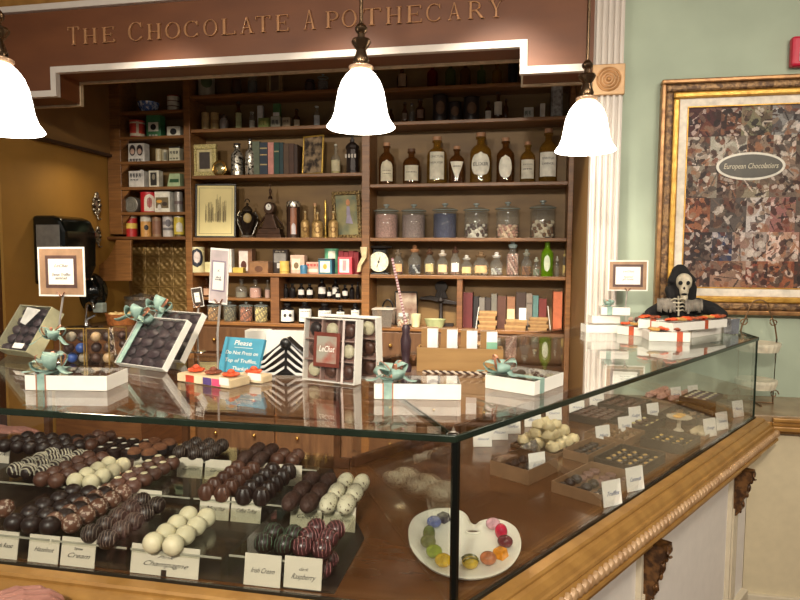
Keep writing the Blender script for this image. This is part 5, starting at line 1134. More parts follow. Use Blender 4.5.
s_, o = 1.93, -.16; t.location = runpt(s_, o, ZF+.035)
MB().bb(.02, .18, .02, .1, -.0345, -.0002).bld('riser', DKT, t)
tfill(s_, o, .12, .2, 5, 3, ZF+.0395, k_disc(M('plum_cookie', (90, 74, 90), .6), M('cream_top', (222, 212, 176), .5)), 'plum coloured cookie with cream top', 'cream topped cookies', r=.018)
t, s_, o = runtray(705, 440, .07, .12, .012, 'small tray of pale shell chocolates before the wall-end cards')
tfill(s_, o, .07, .12, 4, 2, ZF+.004, k_lump(M('shell_cream', (214, 196, 160), .4), 12, .2), 'pale marbled shell chocolate', 'pale shell chocolates', r=.0145)
p = runpt(s_+.06, o-.115, ZF+.001)
t = thing('orange_slice_dish', 'raised dish of candied orange slices in mid case', 'dish', p, ang)
MB().lathe([(0, 0), (.02, 0), (.008, .01), (.008, .045), (.045, .05), (.047, .054), (0, .052)]).bld('stand', CREAM, t, smooth=True)
for k in range(3): MB().ball((-.02+k*.02, 0, .058), (.013, .018, .005), 10, 6).bld('orange_slice', M('candied_orange', (226, 176, 90), .35), t, smooth=True)
# row of cards at the inner side and cards along the run
RC = [((472, 448), 'Almond', 'card nearest the corner post, inner row of the angled run'), ((489, 441), 'Pecan', 'second inner-row card from the corner post'), ((512, 434), 'Toffee', 'third inner-row card from the corner post'), ((533, 427), 'Bark', 'fourth inner-row card from the corner post'), ((554, 420), 'Clusters', 'fifth inner-row card, behind the cream bark heap'), ((577, 414), 'Walnut', 'sixth inner-row card from the corner post'), ((597, 406), 'Cherry', 'seventh inner-row card, at the far inner end'),
      ((535, 476), 'Brittle', 'white card fixed on the kraft tray of nut clusters'), ((609, 505), 'Truffles', 'white blue-lettered card at the tray of dark domes'), ((632, 490), 'Caramels', 'white blue-lettered card beside the flat mauve chocolates'), ((604, 445), 'Mints', 'card standing behind the cream bark heap'), ((626, 435), 'Turtles', 'card near the middle of the angled run'), ((636, 424), 'Fudge', 'card behind the middle card of the angled run'), ((654, 420), 'Cashew', 'upright narrow card before the pinkish bark'),
      ((677, 402), 'Rocky', 'card behind the pinkish bark lumps'), ((694, 400), 'Ginger', 'second card beyond the pinkish bark lumps'), ((711, 437), 'Orange', 'card before the marbled shell chocolates'), ((723, 430), 'Lemon', 'card beside the shell chocolates card'), ((739, 417), 'Plum', 'card below the cream topped cookies')]
for k, ((px, py), wd, l) in enumerate(RC):
    s_, o = so(px, py)
    big = k in (7, 8, 9)
    if k < 7: wid, hh, z, rot = .066, .056, ZF+.001, ang-.75
    elif k == 7: wid, hh, z, rot = .062, .072, ZF+.001, ang-.35
    else: wid, hh, z, rot = .066, .068, ZF+.001, ang-.35
    if k < 2: s_ += .035; o += .02
    p = runpt(s_, o+(.012 if k in (7, 8, 9) else 0), z)
    pcard(p.x, p.y, z, wid, hh, [wd], l, rot, .16, ink=INKB, group='white name cards in the angled run')
# palette plate
pc_ = atZ(465, 543, ZF); 
t = thing('palette_plate', 'white ceramic painter palette plate holding colourful bonbons', 'plate', (pc_.x, pc_.y, ZF+.0006), .25)
kp = [(85, 400), (90, 370), (110, 345), (150, 328), (200, 323), (240, 330), (262, 346), (272, 366), (287, 373), (302, 362), (330, 356), (370, 360), (405, 380), (422, 415), (420, 455), (395, 495), (350, 522), (290, 535), (230, 532), (170, 515), (120, 480), (92, 440)]
rz = Matrix.Rotation(-.25, 3, 'Z')
kw = [rz @ (atZ(380+a/3, 400+b/3, ZF+.012)-Vector((pc_.x, pc_.y, ZF+.012))) for a, b in kp][::-1]
outl_ = []
for i in range(66):
    u = i/3; k = int(u); f_ = u-k; p0_, p1_, p2_, p3_ = (kw[(k+q) % 22] for q in (-1, 0, 1, 2))
    v_ = .5*((2*p1_)+(p2_-p0_)*f_+(2*p0_-5*p1_+4*p2_-p3_)*f_*f_+(-p0_+3*p1_-3*p2_+p3_)*f_**3); outl_.append((v_.x, v_.y))
hc = rz @ (atZ(473, 531.5, ZF+.01)-Vector((pc_.x, pc_.y, ZF+.01)))
def scaled(k, z): return [(x*k, y*k, z) for x, y in outl_]
m = MB(); rings = [(.0, 0), (.9, 0), (.985, .006), (1.0, .011), (.97, .012), (.9, .0075), (.0, .007)]
vs = []; 
for k, z in rings: vs += scaled(max(k, .001), z)
fs = []
for j in range(len(rings)-1):
    for i in range(66): fs.append((j*66+i, j*66+(i+1) % 66, (j+1)*66+(i+1) % 66, (j+1)*66+i))
m.add(vs, fs); m.bld('dish', M('white_glaze', (232, 230, 214), .15, var=.01), t, smooth=True)
MB().tube([(hc.x+.017*cos(a*pi/10), hc.y+.011*sin(a*pi/10), .0095) for a in range(20)], .003, 6, True).bld('thumb_hole_rim', M('white_glaze'), t, smooth=True)
MB().lathe([(0, .0078), (.014, .0078), (0, .0082)], c=(hc.x, hc.y, 0), seg=16, sy=.65).bld('thumb_hole', W_FLOORCASE, t)
BB = [((443, 521), (58, 50, 64), 'dark slate bonbon at the top of the palette plate', 'cube'), ((434, 527), (96, 110, 170), 'blue shaded bonbon on the palette plate', 'dome'), ((429, 540), (100, 116, 60), 'olive green bonbon with high cap', 'tall'), ((428, 547), (112, 120, 70), 'second olive green bonbon beside the high-capped one', 'dome'), ((434, 557), (150, 172, 60), 'bright leaf green bonbon on the palette plate', 'dome'), ((443, 566), (226, 184, 40), 'bright yellow bonbon on the palette plate', 'dome'), ((470, 568), (190, 160, 50), 'gold and olive striped egg bonbon', 'dome'),
      ((488, 564), (186, 112, 70), 'copper coloured domed bonbon on the plate', 'dome'), ((500, 557), (234, 150, 40), 'orange pyramid bonbon on the palette plate', 'cube'), ((505, 547), (110, 40, 48), 'dark maroon bonbon beside the orange pyramid', 'dome'), ((501, 538), (206, 30, 70), 'crimson heart-like bonbon on the plate', 'tall'), ((493, 529), (222, 170, 180), 'pale pink bonbon on the palette plate', 'dome')]
for (px, py), c, l, kd in BB:
    p = atZ(px, py, ZF+.008); m = MB(); r = .0165
    if kd == 'cube': m.lathe([(0, 0), (r*1.2, 0), (r*.9, r*1.1), (r*.3, r*1.35), (0, r*1.35)], seg=4)
    elif kd == 'tall': m.ball((0, 0, r*.9), (r*.9, r, r*1.15), 14, 10)
    else: m.ball((0, 0, r*.75), (r*1.1, r*1.05, r*.85), 16, 10)
    m.v = [(v[0], v[1], max(0, v[2])) for v in m.v]
    t = thing('bonbon', l, 'chocolate', (p.x, p.y, ZF+.0088), .3, 'colourful bonbons on the palette plate')
    m.bld('shell', M('bonbon_%d_%d' % (px, py), c, .12, 0, .25, 60, coat=.5), t, smooth=kd != 'cube')
    if (px, py) == (470, 568):
        m = MB()
        for k in (-.5, 0, .5): m.tube([(r*1.12*sin(a)*cos(.4*k), r*k, r*.75+r*.87*cos(a)*(1-.3*k*k)) for a in [(-1.2+.3*q) for q in range(9)]], .0016, 5)
        m.bld('painted_stripe', C((90, 90, 40), .2), t)

# ================================================================ goods on the glass top
ZG = ZT+.0006
def bow(parent, c, s_, mat, tails=2, loops=4, seed=0, z0=0):
    s_ = s_*1.12
    m = MB(); c = Vector(c); rnd = random.Random(seed)
    for k in range(loops):
        a = 2*pi*k/loops+rnd.uniform(-.25, .25)+.5; el = rnd.uniform(.35, .9); d = Vector((cos(a)*cos(el), sin(a)*cos(el), sin(el))); side = Vector((-sin(a), cos(a), 0))
        upv = d.cross(side)*-1
        n = 11; pts = []; ws = []
        for i in range(n+1):
            q = 2*pi*i/n; rad = s_*(.5-.5*cos(q)); w_ = s_*.28*sin(q)
            pts.append(c+d*rad*rnd.uniform(.94, 1.04)+upv*w_); ws.append(side*s_*(.22+.5*(.5-.5*cos(q)))+Vector((0, 0, s_*.16*sin(q*2+k))))
        m.strip(pts, ws)
    if mat is TEAL:
        g = MB()
        for k in range(3):
            a = 2.1*k+seed; d = Vector((cos(a)*.8, sin(a)*.8, .6)); side = Vector((-sin(a), cos(a), 0)); upv = Vector((0, 0, 1)); pts = []; ws = []
            for i in range(12):
                q = 2*pi*i/11; pts.append(c+Vector((0, 0, s_*.1))+d*s_*.95*(.5-.5*cos(q))+upv*s_*.3*sin(q)); ws.append(side*s_*.14)
            g.strip(pts, ws)
        g.v = [(v[0], v[1], max(v[2], z0+.001)) for v in g.v]
        g.bld('copper_loop', COPPER, parent, smooth=True)
    for k in range(tails):
        a = rnd.uniform(0, 2*pi) if tails > 2 else (-.4 if k else pi+.3); side = Vector((-sin(a), cos(a), 0)); pts = []; ws = []
        for i in range(7):
            q = i/6; pts.append(c+Vector((cos(a), sin(a), 0))*s_*1.35*q+Vector((0, 0, s_*(.25*sin(q*5)-.12*q)))); ws.append(side*s_*(.2+.25*q)+Vector((0, 0, s_*.08*sin(q*6))))
        m.strip(pts, ws)
    for v_i in range(len(m.v)):
        if m.v[v_i][2] < z0+.001: m.v[v_i] = (m.v[v_i][0], m.v[v_i][1], z0+.001)
    o = m.bld('bow', mat, parent, smooth=True)
    o.modifiers.new('soft', 'SUBSURF').levels = 1; o.modifiers['soft'].render_levels = 1
    sd = o.modifiers.new('cloth', 'SOLIDIFY'); sd.thickness = .0006
    MB().ball(c+Vector((0, 0, .003)), (s_*.16, s_*.14, s_*.13)).bld('knot', mat if mat is not TEAL else COPPER, parent, smooth=True)
def giftbox(pl, pr, depth, h, label, rib=None, ribx=.2, bowc=(.2, .5), bows=.035, seed=0, cat='gift box', group=None, fill=True, z=None, nbow=4, side=None, boxmat=PAPER):
    z = z or ZG
    A = atZ(*pl, z); B = atZ(*pr, z); ab = B-A; W_ = ab.length
    t = thing('gift_box', label, cat, (A.x, A.y, z), atan2(ab.y, ab.x), group)
    m = MB(); th = .0025
    m.bb(0, W_, 0, depth, 0, th).bb(0, W_, 0, th, th, h).bb(0, W_, depth-th, depth, th, h).bb(0, th, th, depth-th, th, h).bb(W_-th, W_, th, depth-th, th, h)
    m.bld('base', boxmat, t, bevel=.0008)
    MB().bb(th, W_-th, th, depth-th, th, h*.55).bld('candy_tray', M('brown_candy_tray', (84, 54, 40), .35, rgb2=(150, 120, 96), scale=18), t)
    if fill:
        nx = max(2, int(W_/.036)); ny = max(2, int(depth/.036)); m0 = None
        for i in range(nx):
            for j in range(ny):
                mm = MB().ball(((i+.5)*(W_-.01)/nx+.005, (j+.5)*(depth-.01)/ny+.005, h*.55+.003), (.014, .014, h*.3), 10, 6)
                mm.bld('candy', [DKCHOC, MKCHOC, WHCHOC, MKCHOC][(i*3+j*5+seed) % 4], t, smooth=True)
    MB().bb(.0005, W_-.0005, .0005, depth-.0005, h+.0003, h+.0012).bld('clear_lid', WRAP, t)
    if rib is not None:
        w2 = .022; x0 = W_*ribx
        mr = MB()
        if side == 'x':
            y0 = depth*ribx; mr.bb(-.0012, -.0002, y0-w2/2, y0+w2/2, 0, h+.0022).bb(W_+.0002, W_+.0012, y0-w2/2, y0+w2/2, 0, h+.0022).bb(-.0012, W_+.0012, y0-w2/2, y0+w2/2, h+.0015, h+.0025)
        else: mr.bb(x0-w2/2, x0+w2/2, -.0012, -.0002, 0, h+.0022).bb(x0-w2/2, x0+w2/2, depth+.0002, depth+.0012, 0, h+.0022).bb(x0-w2/2, x0+w2/2, -.0012, depth+.0012, h+.0015, h+.0025)
        mr.bld('ribbon', rib[0], t)
        if len(rib) > 1: 
            e = MB()
            if side != 'x':
                for q in (-1, 1): e.bb(x0+q*w2/2-.0015, x0+q*w2/2+.0015, -.002, -.0012, 0, h+.0028)
                e.bld('ribbon_edge', rib[1], t)
        if bowc: bow(t, (W_*bowc[0], depth*bowc[1], h+.008), bows, rib[0], seed=seed, loops=nbow, z0=h+.003)
    return t, W_
giftbox((25, 390), (107, 391), .11, .036, 'flat white box with pale teal ribbon and large bow near the case end', (TEAL, COPPER), .2, (.22, .35), .045, 2)
giftbox((374, 399), (461, 400), .10, .036, 'flat white box with teal ribbon lying across the mitred glass corner', (TEAL, COPPER), .16, (.2, .35), .042, 5)
# rotated box near the angled run
A = atZ(534, 396, ZG)
giftbox((485, 388), (534, 396), .16, .034, 'flat white box with teal bow set askew before the wooden booklet box', (TEAL, TEAL2), .25, (.18, .22), .042, 9, side='x')
# tall upright boxes leaning back
def lifted(A, B, T, thick):
    o, Rm, W_, H_ = leanbox(A, B, T); dz = max(0, -Rm.col[1].z)*thick
    f_ = lambda p: CAM0+(p-CAM0)*((ZG+dz-EYE)/(p.z-EYE))
    return leanbox(f_(A), f_(B), T)
def leaningbox(A, B, T, thick, label, face='candy', side_mat=PAPER, group=None, seed=0, name='upright_candy_box', bowat=None, nx=3, nz=3, logo=False, cat='candy box', ribbon=None):
    o, R, W_, H_ = lifted(A, B, T, thick)
    t = thing(name, label, cat, o, 0, group, R)
    th = .003
    m = MB().bb(0, W_, thick-th, thick, 0, H_).bb(0, th, 0, thick-th, 0, H_).bb(W_-th, W_, 0, thick-th, 0, H_).bb(th, W_-th, 0, thick-th, 0, th).bb(th, W_-th, 0, thick-th, H_-th, H_)
    m.bld('case', side_mat, t, bevel=.0008)
    MB().bb(th, W_-th, thick*.6, thick-th, th, H_-th).bld('candy_tray', M('brown_plastic_tray', (150, 118, 106), .25, rgb2=(120, 86, 74), scale=8) if face == 'candy' else M('dark_bark_tray', (52, 40, 40), .5), t)
    rnd = random.Random(seed)
    if face == 'candy':
        cw = (W_-2*th)/nx; ch = (H_-2*th)/nz
        for i in range(nx):
            for j in range(nz):
                c = ((i+.5)*cw+th, thick*.42, (j+.5)*ch+th); rr = min(cw, ch)*.36
                MB().ball(c, (rr, thick*.3, rr), 14, 8).bld('truffle', [MKCHOC, WHCHOC, MKCHOC, SUGAR, M('pale_milk_chocolate', (190, 150, 110), .4), MKCHOC, DKCHOC, WHCHOC, MKCHOC][(i*4+j*7+seed) % 9], t, smooth=True)
        g = MB()
        for i in range(1, nx): g.bb(th+i*cw-.0015, th+i*cw+.0015, thick*.1, thick*.6, th, H_-th)
        for j in range(1, nz): g.bb(th, W_-th, thick*.1, thick*.6, th+j*ch-.0015, th+j*ch+.0015)
        g.bld('divider', C((176, 146, 134), .3), t)
    else:
        for i in range(4):
            for j in range(5):
                m = MB().ball(((i+.5)*W_/4, thick*.45, (j+.5)*H_/5), (W_/8.5, thick*.2, H_/10.5), 8, 6)
                m.v = [tuple(v[q]+rnd.uniform(-.002, .002) for q in range(3)) for v in m.v]
                m.bld('bark_piece', M('dark_bark', (74, 56, 58), .45, rgb2=(52, 38, 40), scale=30), t, smooth=True)
    MB().bb(0, W_, -.0016, -.0006, 0, H_).bld('clear_window', WRAP, t)
    if ribbon:
        MB().bb(ribbon[0]*W_, ribbon[0]*W_+.02, -.0035, -.0022, 0, H_).bld('ribbon', TEAL, t)
        bow(t, (W_*ribbon[0]+.01, -.02, H_*ribbon[1]), .045, TEAL, seed=seed, z0=-1)
    return t, W_, H_
A = atZ(302, 379.5, ZG); B = atZ(354, 385.5, ZG)
A2 = A+Vector((.035, .065, 0)); B2 = B+Vector((.045, .07, 0))
leaningbox(A2, B2, (320, 315.5), .035, 'rear upright candy box half hidden behind its labelled twin', seed=3)
t, W_, H_ = leaningbox(A, B, (304.5, 317), .035, 'upright nine-piece truffle box with a brown and grey square label', seed=1)
lb = MB().bb(W_*.22, W_*.72, -.0032, -.002, H_*.24, H_*.78).bld('square_label', C((110, 52, 40), .4), t)
MB().bb(W_*.28, W_*.66, -.0038, -.0033, H_*.30, H_*.72).bld('label_picture', M('label_picture', (150, 146, 132), .5, rgb2=(150, 72, 56), scale=9, contrast=(.45, .55)), lb)
text('LeChat', .022, PAPER, lb, loc=(W_*.47, -.0042, H_*.52), shear=.3, width=W_*.3)
MB().bb(W_*.76, W_*.80, -.0032, -.002, 0, H_).bld('white_band', C((206, 190, 182), .4), t)
# tilted dark boxes with bow
A = atZ(114, 362.5, ZG); B = atZ(162, 369, ZG)
leaningbox(atZ(134, 355, ZG), atZ(180, 361, ZG), (157, 309.5), .022, 'second leaning white box of dark bark behind the one with the big bow', 'bark', seed=6, ribbon=(.1, .92))
leaningbox(A, B, (140, 316), .022, 'leaning white box of dark bark tied with a big teal bow', 'bark', seed=4, ribbon=(.06, .86))
A = atZ(-6, 348, ZG); B = atZ(26, 352, ZG)
t, W_, H_ = leaningbox(A, B, (20, 304.5), .05, 'leaning clear-fronted gift box with greenish cream sides at the case end', 'bark', C((190, 186, 150)), seed=8)
MB().bb(W_*.55, W_*.85, -.003, -.002, H_*.05, H_*.16).bld('price_sticker', PAPER, t)
MB().slab([(W_*.3, H_*.95), (W_*.75, H_*.9), (W_*.55, H_*.55), (W_*.35, H_*.6)], -.0028, -.002).bld('silver_insert', M('silver_insert', (206, 206, 200), .3, .2), t)
# clear boxes standing behind
def clearbox(pl, pr, top, depth, label, colr, seed=0):
    A = atZ(*pl, ZG); B = atZ(*pr, ZG); tp = onplane(pl[0], top, A, Vector((0, 1, 0))); h = tp.z-ZG; W_ = (B-A).length
    t = thing('clear_gift_box', label, 'gift box', (A.x, A.y, ZG), atan2(B.y-A.y, B.x-A.x), 'clear boxes of wrapped sweets')
    MB().bb(0, W_, 0, depth, 0, h).bld('box', WRAP, t)
    rnd = random.Random(seed)
    for j in range(int(h/.032)):
        for i in range(int(W_/.034)):
            MB().ball(((i+.5)*W_/int(W_/.034), depth*.4+rnd.uniform(-.01, .01), .017+j*.032), (.0155, .0155, .0155), 10, 7).bld('wrapped_sweet', C(colr[(i+j*2) % len(colr)], .35), t, smooth=True)
    MB().bb(0, .003, -.001, .002, 0, h).bb(W_-.003, W_, -.001, .002, 0, h).bb(0, W_, -.001, .002, h-.003, h).bld('gold_edging', C((150, 120, 60), .4, .4), t)
    return t, W_, h
t, W_, h = clearbox((61, 365), (85, 365), 328, .06, 'clear box with blue wrapped sweets and teal bow', [(60, 90, 160), (160, 150, 130), (70, 50, 44)], 2)
bow(t, (-.01, -.025, h*.75), .04, TEAL, seed=3, z0=0)
clearbox((86.5, 365), (110, 365), 328, .06, 'clear box with brown and cream sweets beside the blue one', [(80, 56, 44), (190, 160, 120), (60, 44, 40)], 5)
clearbox((113, 349), (127, 350), 326, .05, 'third clear box of dark sweets partly behind the leaning box', [(70, 50, 44), (90, 66, 50)], 7)
# colourful boxes with orange flowers
def flowerbox(pl, pr, depth, h, label, z=None, cols=((226, 200, 160), (190, 60, 40), (226, 206, 170), (90, 70, 130), (216, 80, 120), (226, 206, 170)), nfl=3, seed=0):
    z = z or ZG
    A = atZ(*pl, z); B = atZ(*pr, z); W_ = (B-A).length
    t = thing('sweets_box', label, 'gift box', (A.x, A.y, z), atan2(B.y-A.y, B.x-A.x), 'colourful boxes with orange flowers')
    MB().bb(0, W_, 0, depth, 0, h).bld('box', C((214, 190, 150), .4), t, bevel=.003)
    for i, c in enumerate(cols):
        MB().bb(W_*i/len(cols)+.001, W_*(i+.96)/len(cols), -.0012, -.0002, .002, h-.002).bld('sweet_window', C(c, .35), t)
    rnd = random.Random(seed)
    for k in range(nfl):
        cx_ = W_*(k+.5)/nfl; m = MB()
        for q in range(7):
            a = q*2*pi/7; m.ball((cx_+.013*cos(a), depth*.5+.013*sin(a), h+.006), (.01, .01, .005), 8, 5)
        m.ball((cx_, depth*.5, h+.012), (.01, .01, .008), 8, 5)
        m.bld('fabric_flower', ORANGE if k % 3 != 1 else M('rust_flower', (120, 60, 36), .6), t, smooth=True)
    return t, W_
t, W_ = flowerbox((177.5, 381), (230, 389), .07, .022, 'long box of coloured sweets topped with orange flowers before the blue sign', seed=1)
MB().bb(W_*.82, W_*.99, -.003, -.0015, .008, .026).bld('price_sticker', PAPER, t)
t, W_ = flowerbox((235, 381), (262, 384), .045, .02, 'shorter box of sweets at the foot of the blue sign', cols=((190, 60, 40), (226, 200, 160), (226, 206, 170)), nfl=1, seed=2)
MB().bb(W_*.5, W_*.98, -.003, -.0015, .008, .026).bld('price_sticker', PAPER, t)
# blue sign
A = atZ(217, 371, ZG); B = atZ(256.5, 375, ZG)
o, R, W_, H_ = lifted(A, B, (225.5, 336.5), .012)
t = thing('request_sign', 'small leaning blue sign asking not to press on the truffles', 'sign', o, 0, None, R)
MB().bb(0, W_, 0, .012, 0, H_).bld('board', M('sign_blue', (66, 146, 172), .45, var=.06), t, bevel=.001)
for k, (wd, zz, wdt) in enumerate((('Please', .84, .46), ('Do Not Press on', .56, .86), ('Top of Truffles,', .34, .84), ('Thanks!', .12, .4))):
    text(wd, H_*(.2 if k == 0 else .15), PAPER, t, loc=(W_*(.5+.02*k), -.0012, H_*zz), width=W_*wdt*.95, shear=.1)
MB().bb(W_*.3, W_*.76, -.0012, -.0002, H_*.71, H_*.72).bld('underline', PAPER, t)
# white box behind blue sign and black-striped ribbon parcel
A = atZ(262, 362, ZG)
t = thing('open_white_box', 'open white paper box standing behind the black and white ribbon', 'box', atZ(265, 362, ZG), .05)
m = MB(); m.bb(0, .15, .0, .004, 0, .10).bb(0, .004, .0, .09, 0, .09).bb(.146, .15, 0, .09, 0, .1).bb(0, .15, 0, .09, 0, .003); m.bld('carton', PAPER, t)
t = thing('white_carton', 'low white carton just behind the blue sign', 'box', atZ(245, 356, ZG), .05)
MB().bb(0, .075, 0, .05, 0, .085).bld('carton', PAPER, t, bevel=.001)
STRI = M('black_satin', (22, 20, 20), .3); STRW = C((214, 210, 204), .35)
p = atZ(285, 376, ZG)
t = thing('striped_ribbon_parcel', 'big black and white striped ribbon bow beside the nine-piece truffle box', 'bow', (p.x, p.y+.02, ZG), .1)
t.scale = (1.0, 1, 1.75)
t.scale = (1, 1, 1.35)
MB().slab([(-.088, .0), (.088, .0), (.08, .03), (.03, .058), (0, .078), (-.03, .058), (-.08, .03)], -.012, .03).bld('black_tissue', STRI, t, bevel=.004)
for s_ in (-1, 1):
    for k in range(4):
        pts = [(s_*.004, -.0135-.002*k, .066-.016*k), (s_*.03, -.02-.002*k, .050-.015*k), (s_*.058, -.021-.002*k, .030-.011*k), (s_*.088, -.014-.002*k, .020-.006*k)]
        pts = [(a, b, max(.004, c)) for a, b, c in pts]
        o = MB().strip(pts, (0, .002, .0055)).bld('white_stripe', STRW, t, smooth=True); sd = o.modifiers.new('cloth', 'SOLIDIFY'); sd.thickness = .001
MB().ball((0, -.02, .066), (.016, .01, .012)).bld('knot', STRI, t, smooth=True)
# wooden box of booklets
A = atZ(416.5, 371.5, ZG); B = atZ(503, 374, ZG); tp = onplane(416, 347.5, A, Vector((0, 1, 0))); h = tp.z-ZG; W_ = (B-A).length
t = thing('booklet_box', 'plain light wooden box holding four white booklets', 'box', (A.x, A.y, ZG), atan2(B.y-A.y, B.x-A.x)); D_ = .07
MB().bb(0, W_, 0, .006, 0, h).bb(0, W_, D_-.006, D_, 0, h).bb(0, .006, .006, D_-.006, 0, h).bb(W_-.006, W_, .006, D_-.006, 0, h).bb(.006, W_-.006, .006, D_-.006, 0, .004).bld('box', W_BOX, t, bevel=.001)
ca, sa = cos(t.rotation_euler.z), sin(t.rotation_euler.z)
for k in range(4):
    x0 = .012+k*(W_-.02)/4; hh = h+.05-(.002*k); wv = (W_-.03)/4*.88
    c = thing('booklet', ['white booklet with kraft spine, first from the dark figurine', 'white booklet with kraft spine, second from the dark figurine', 'white booklet with kraft spine, third from the dark figurine', 'white booklet whose cover has a teal lower band'][k], 'booklet', (A.x+x0*ca-.012*sa, A.y+x0*sa+.012*ca, ZG+.0045), t.rotation_euler.z, 'booklets in the wooden box')
    MB().bb(0, wv, .0, .03, 0, hh).bld('pages', C((236, 232, 226), .6), c, bevel=.001)
    MB().bb(0, wv*.36, -.001, -.0001, 0, hh).bld('kraft_spine', C((150, 110, 60), .6), c)
    MB().bb(0, wv, -.0005, .0305, hh+.0001, hh+.001).bld('top_edge', C((170, 140, 110), .6), c)
    if k == 3: MB().bb(wv*.37, wv, -.001, -.0001, 0, hh-.03).bld('teal_band', C((130, 180, 150), .5), c)
m = MB(); n = 60
for q in (0, 1): 
    m.cur = q; m.tube([(.02+(W_-.01)*i/n, -.02+.0028*cos(i*1.1+q*pi), .004+.0028*sin(i*1.1+q*pi)) for i in range(n+1)], .0028, 6)
o = m.bld('twisted_cord', [C((60, 36, 28)), C((206, 190, 170))], None, (A.x, A.y, ZG), t.rotation_euler.z, smooth=True)
tag(o, 'brown and white twisted cord along the foot of the wooden box', 'cord')
p = atZ(416, 372, ZG)+Vector((-.03, .0, 0))
t = thing('carved_figurine', 'dark narrow ornate holder at the side of the wooden booklet box', 'figurine', p, 0)
m = MB().lathe([(0, 0), (.016, 0), (.018, .015), (.01, .03), (.014, .06), (.016, .09), (.01, .11), (.013, .125), (.008, .135), (0, .135)], seg=10); m.bld('column', M('dark_purple_brown', (56, 36, 44), .4), t, smooth=True)
top = atY(392, 257, p.y+.0); bot = Vector((p.x+.0, p.y, ZG+.05))
w_ = thing('striped_wand', 'long thin pink and white striped wand leaning out of the dark holder', 'wand', tuple(bot), 0)
tv = top-bot
m = MB(); n = 46
for i in range(n):
    m.cur = i % 2; a = Vector((0, 0, .088))+tv*0; m.tube([tv*(i/n)*.99+Vector((0, 0, .088))*(1-i/n), tv*((i+1)/n)*.99+Vector((0, 0, .088))*(1-(i+1)/n)], .0036, 8)
m.bld('shaft', [C((216, 190, 186)), C((150, 96, 100))], w_, smooth=True)
# sign cards on stands
def standcard(quad, pole, label, outer, border, inner, words, name='sign_stand', y=None, basez=None, size=.0):
    base = atZ(*pole, basez or ZG); n = Vector((0, 1, 0)) if y is None else y
    pts = [onplane(*q, base, n) for q in quad]   # TL TR BR BL
    t = thing(name, label, 'sign', base, 0)
    c = sum(pts, Vector())/4-base
    xd = ((pts[1]-pts[0])+(pts[2]-pts[3])); zd = ((pts[0]-pts[3])+(pts[1]-pts[2])); W_ = xd.length/2; H_ = zd.length/2
    R = frameR(xd, zd)
    bd = MB().bb(-W_/2, W_/2, -.0012, .0012, -H_/2, H_/2).bld('card', outer[0], t); bd.location = c; bd.rotation_euler = R.to_euler()
    def sub(nm, k0, k1, mat, e): 
        MB().bb(-W_/2*k0, W_/2*k0, -.0012-e, -.0012-e+.0006, -H_/2*k1, H_/2*k1).bld(nm, mat, bd)
    sub('face', .93, .93, outer[1], .0007); sub('border', inner[0]+.13*1, inner[1]+.13*W_/H_, border, .0013); sub('inset', inner[0], inner[1], PAPER, .0019)
    for (wd, u, v, wdt) in words: text(wd, H_*(.085 if W_ > .08 else .05), M('soft_ink', (90, 84, 88), .6), bd, loc=(W_*u, -.0034, H_*v), width=W_*wdt, shear=.4)
    bz = c.z-H_/2
    pb = Vector((c.x, c.y+.004, c.z-H_*.48))
    st = MB().tube([(0, .004, .003), (0, .004, bz*.6), tuple(pb)], .0032, 8); st.bld('pole', C((176, 168, 160), .35, .3), t, smooth=True)
    MB().tube([tuple(pb+Vector((-.012, -.01, .01))), tuple(pb+Vector((-.004, -.008, -.002))), tuple(pb+Vector((.004, -.008, -.002))), tuple(pb+Vector((.012, -.01, .01)))], .0025, 6).bld('clip', M('rose_metal', (190, 150, 130), .25, .8), t, smooth=True)
    MB().lathe([(0, 0), (.03, 0), (.028, .003), (.005, .005), (0, .005)], seg=20).bld('base', CHROME, t, smooth=True)
    return t
KF = C((156, 124, 96), .6); KB = C((84, 60, 54), .5)
standcard([(38.5, 247), (85, 247), (85, 296.5), (38.5, 296)], (60, 360), 'square brown sign lettered Sweet Truffles on a metal stand near the case end', (PAPER, KF), KB, (.54, .52), [('LeChat', 0, .12, .3), ('Sweet Truffles', 0, -.06, .4), ('assorted each', 0, -.13, .25)])
standcard([(209, 248.5), (228.5, 248), (228, 306), (211, 301.5)], (217.5, 378), 'tall narrow grey sign on a slim rod before the shelves', (PAPER, C((190, 176, 176))), C((140, 126, 140)), (.6, .5), [('L', 0, .1, .14), ('dark', 0, -.02, .3), ('chocolate', 0, -.06, .36)], y=Vector((.25, 1, 0)).normalized())
standcard([(192.5, 288), (203, 287), (202.5, 306), (192.5, 308)], (197.5, 352), 'little black framed sign on a rod beside the tall grey sign', (PAPER, C((60, 48, 40))), C((60, 48, 40)), (.5, .5), [('each', 0, .05, .3)])
standcard([(608, 260.5), (648, 260.5), (648, 291), (608, 290.5)], (625, 328), 'landscape brown sign in a clip stand by the pilaster', (PAPER, KF), KB, (.62, .58), [('LeChat', 0, .14, .28), ('Assorted', 0, -.04, .24), ('gift boxes', 0, -.12, .28)])
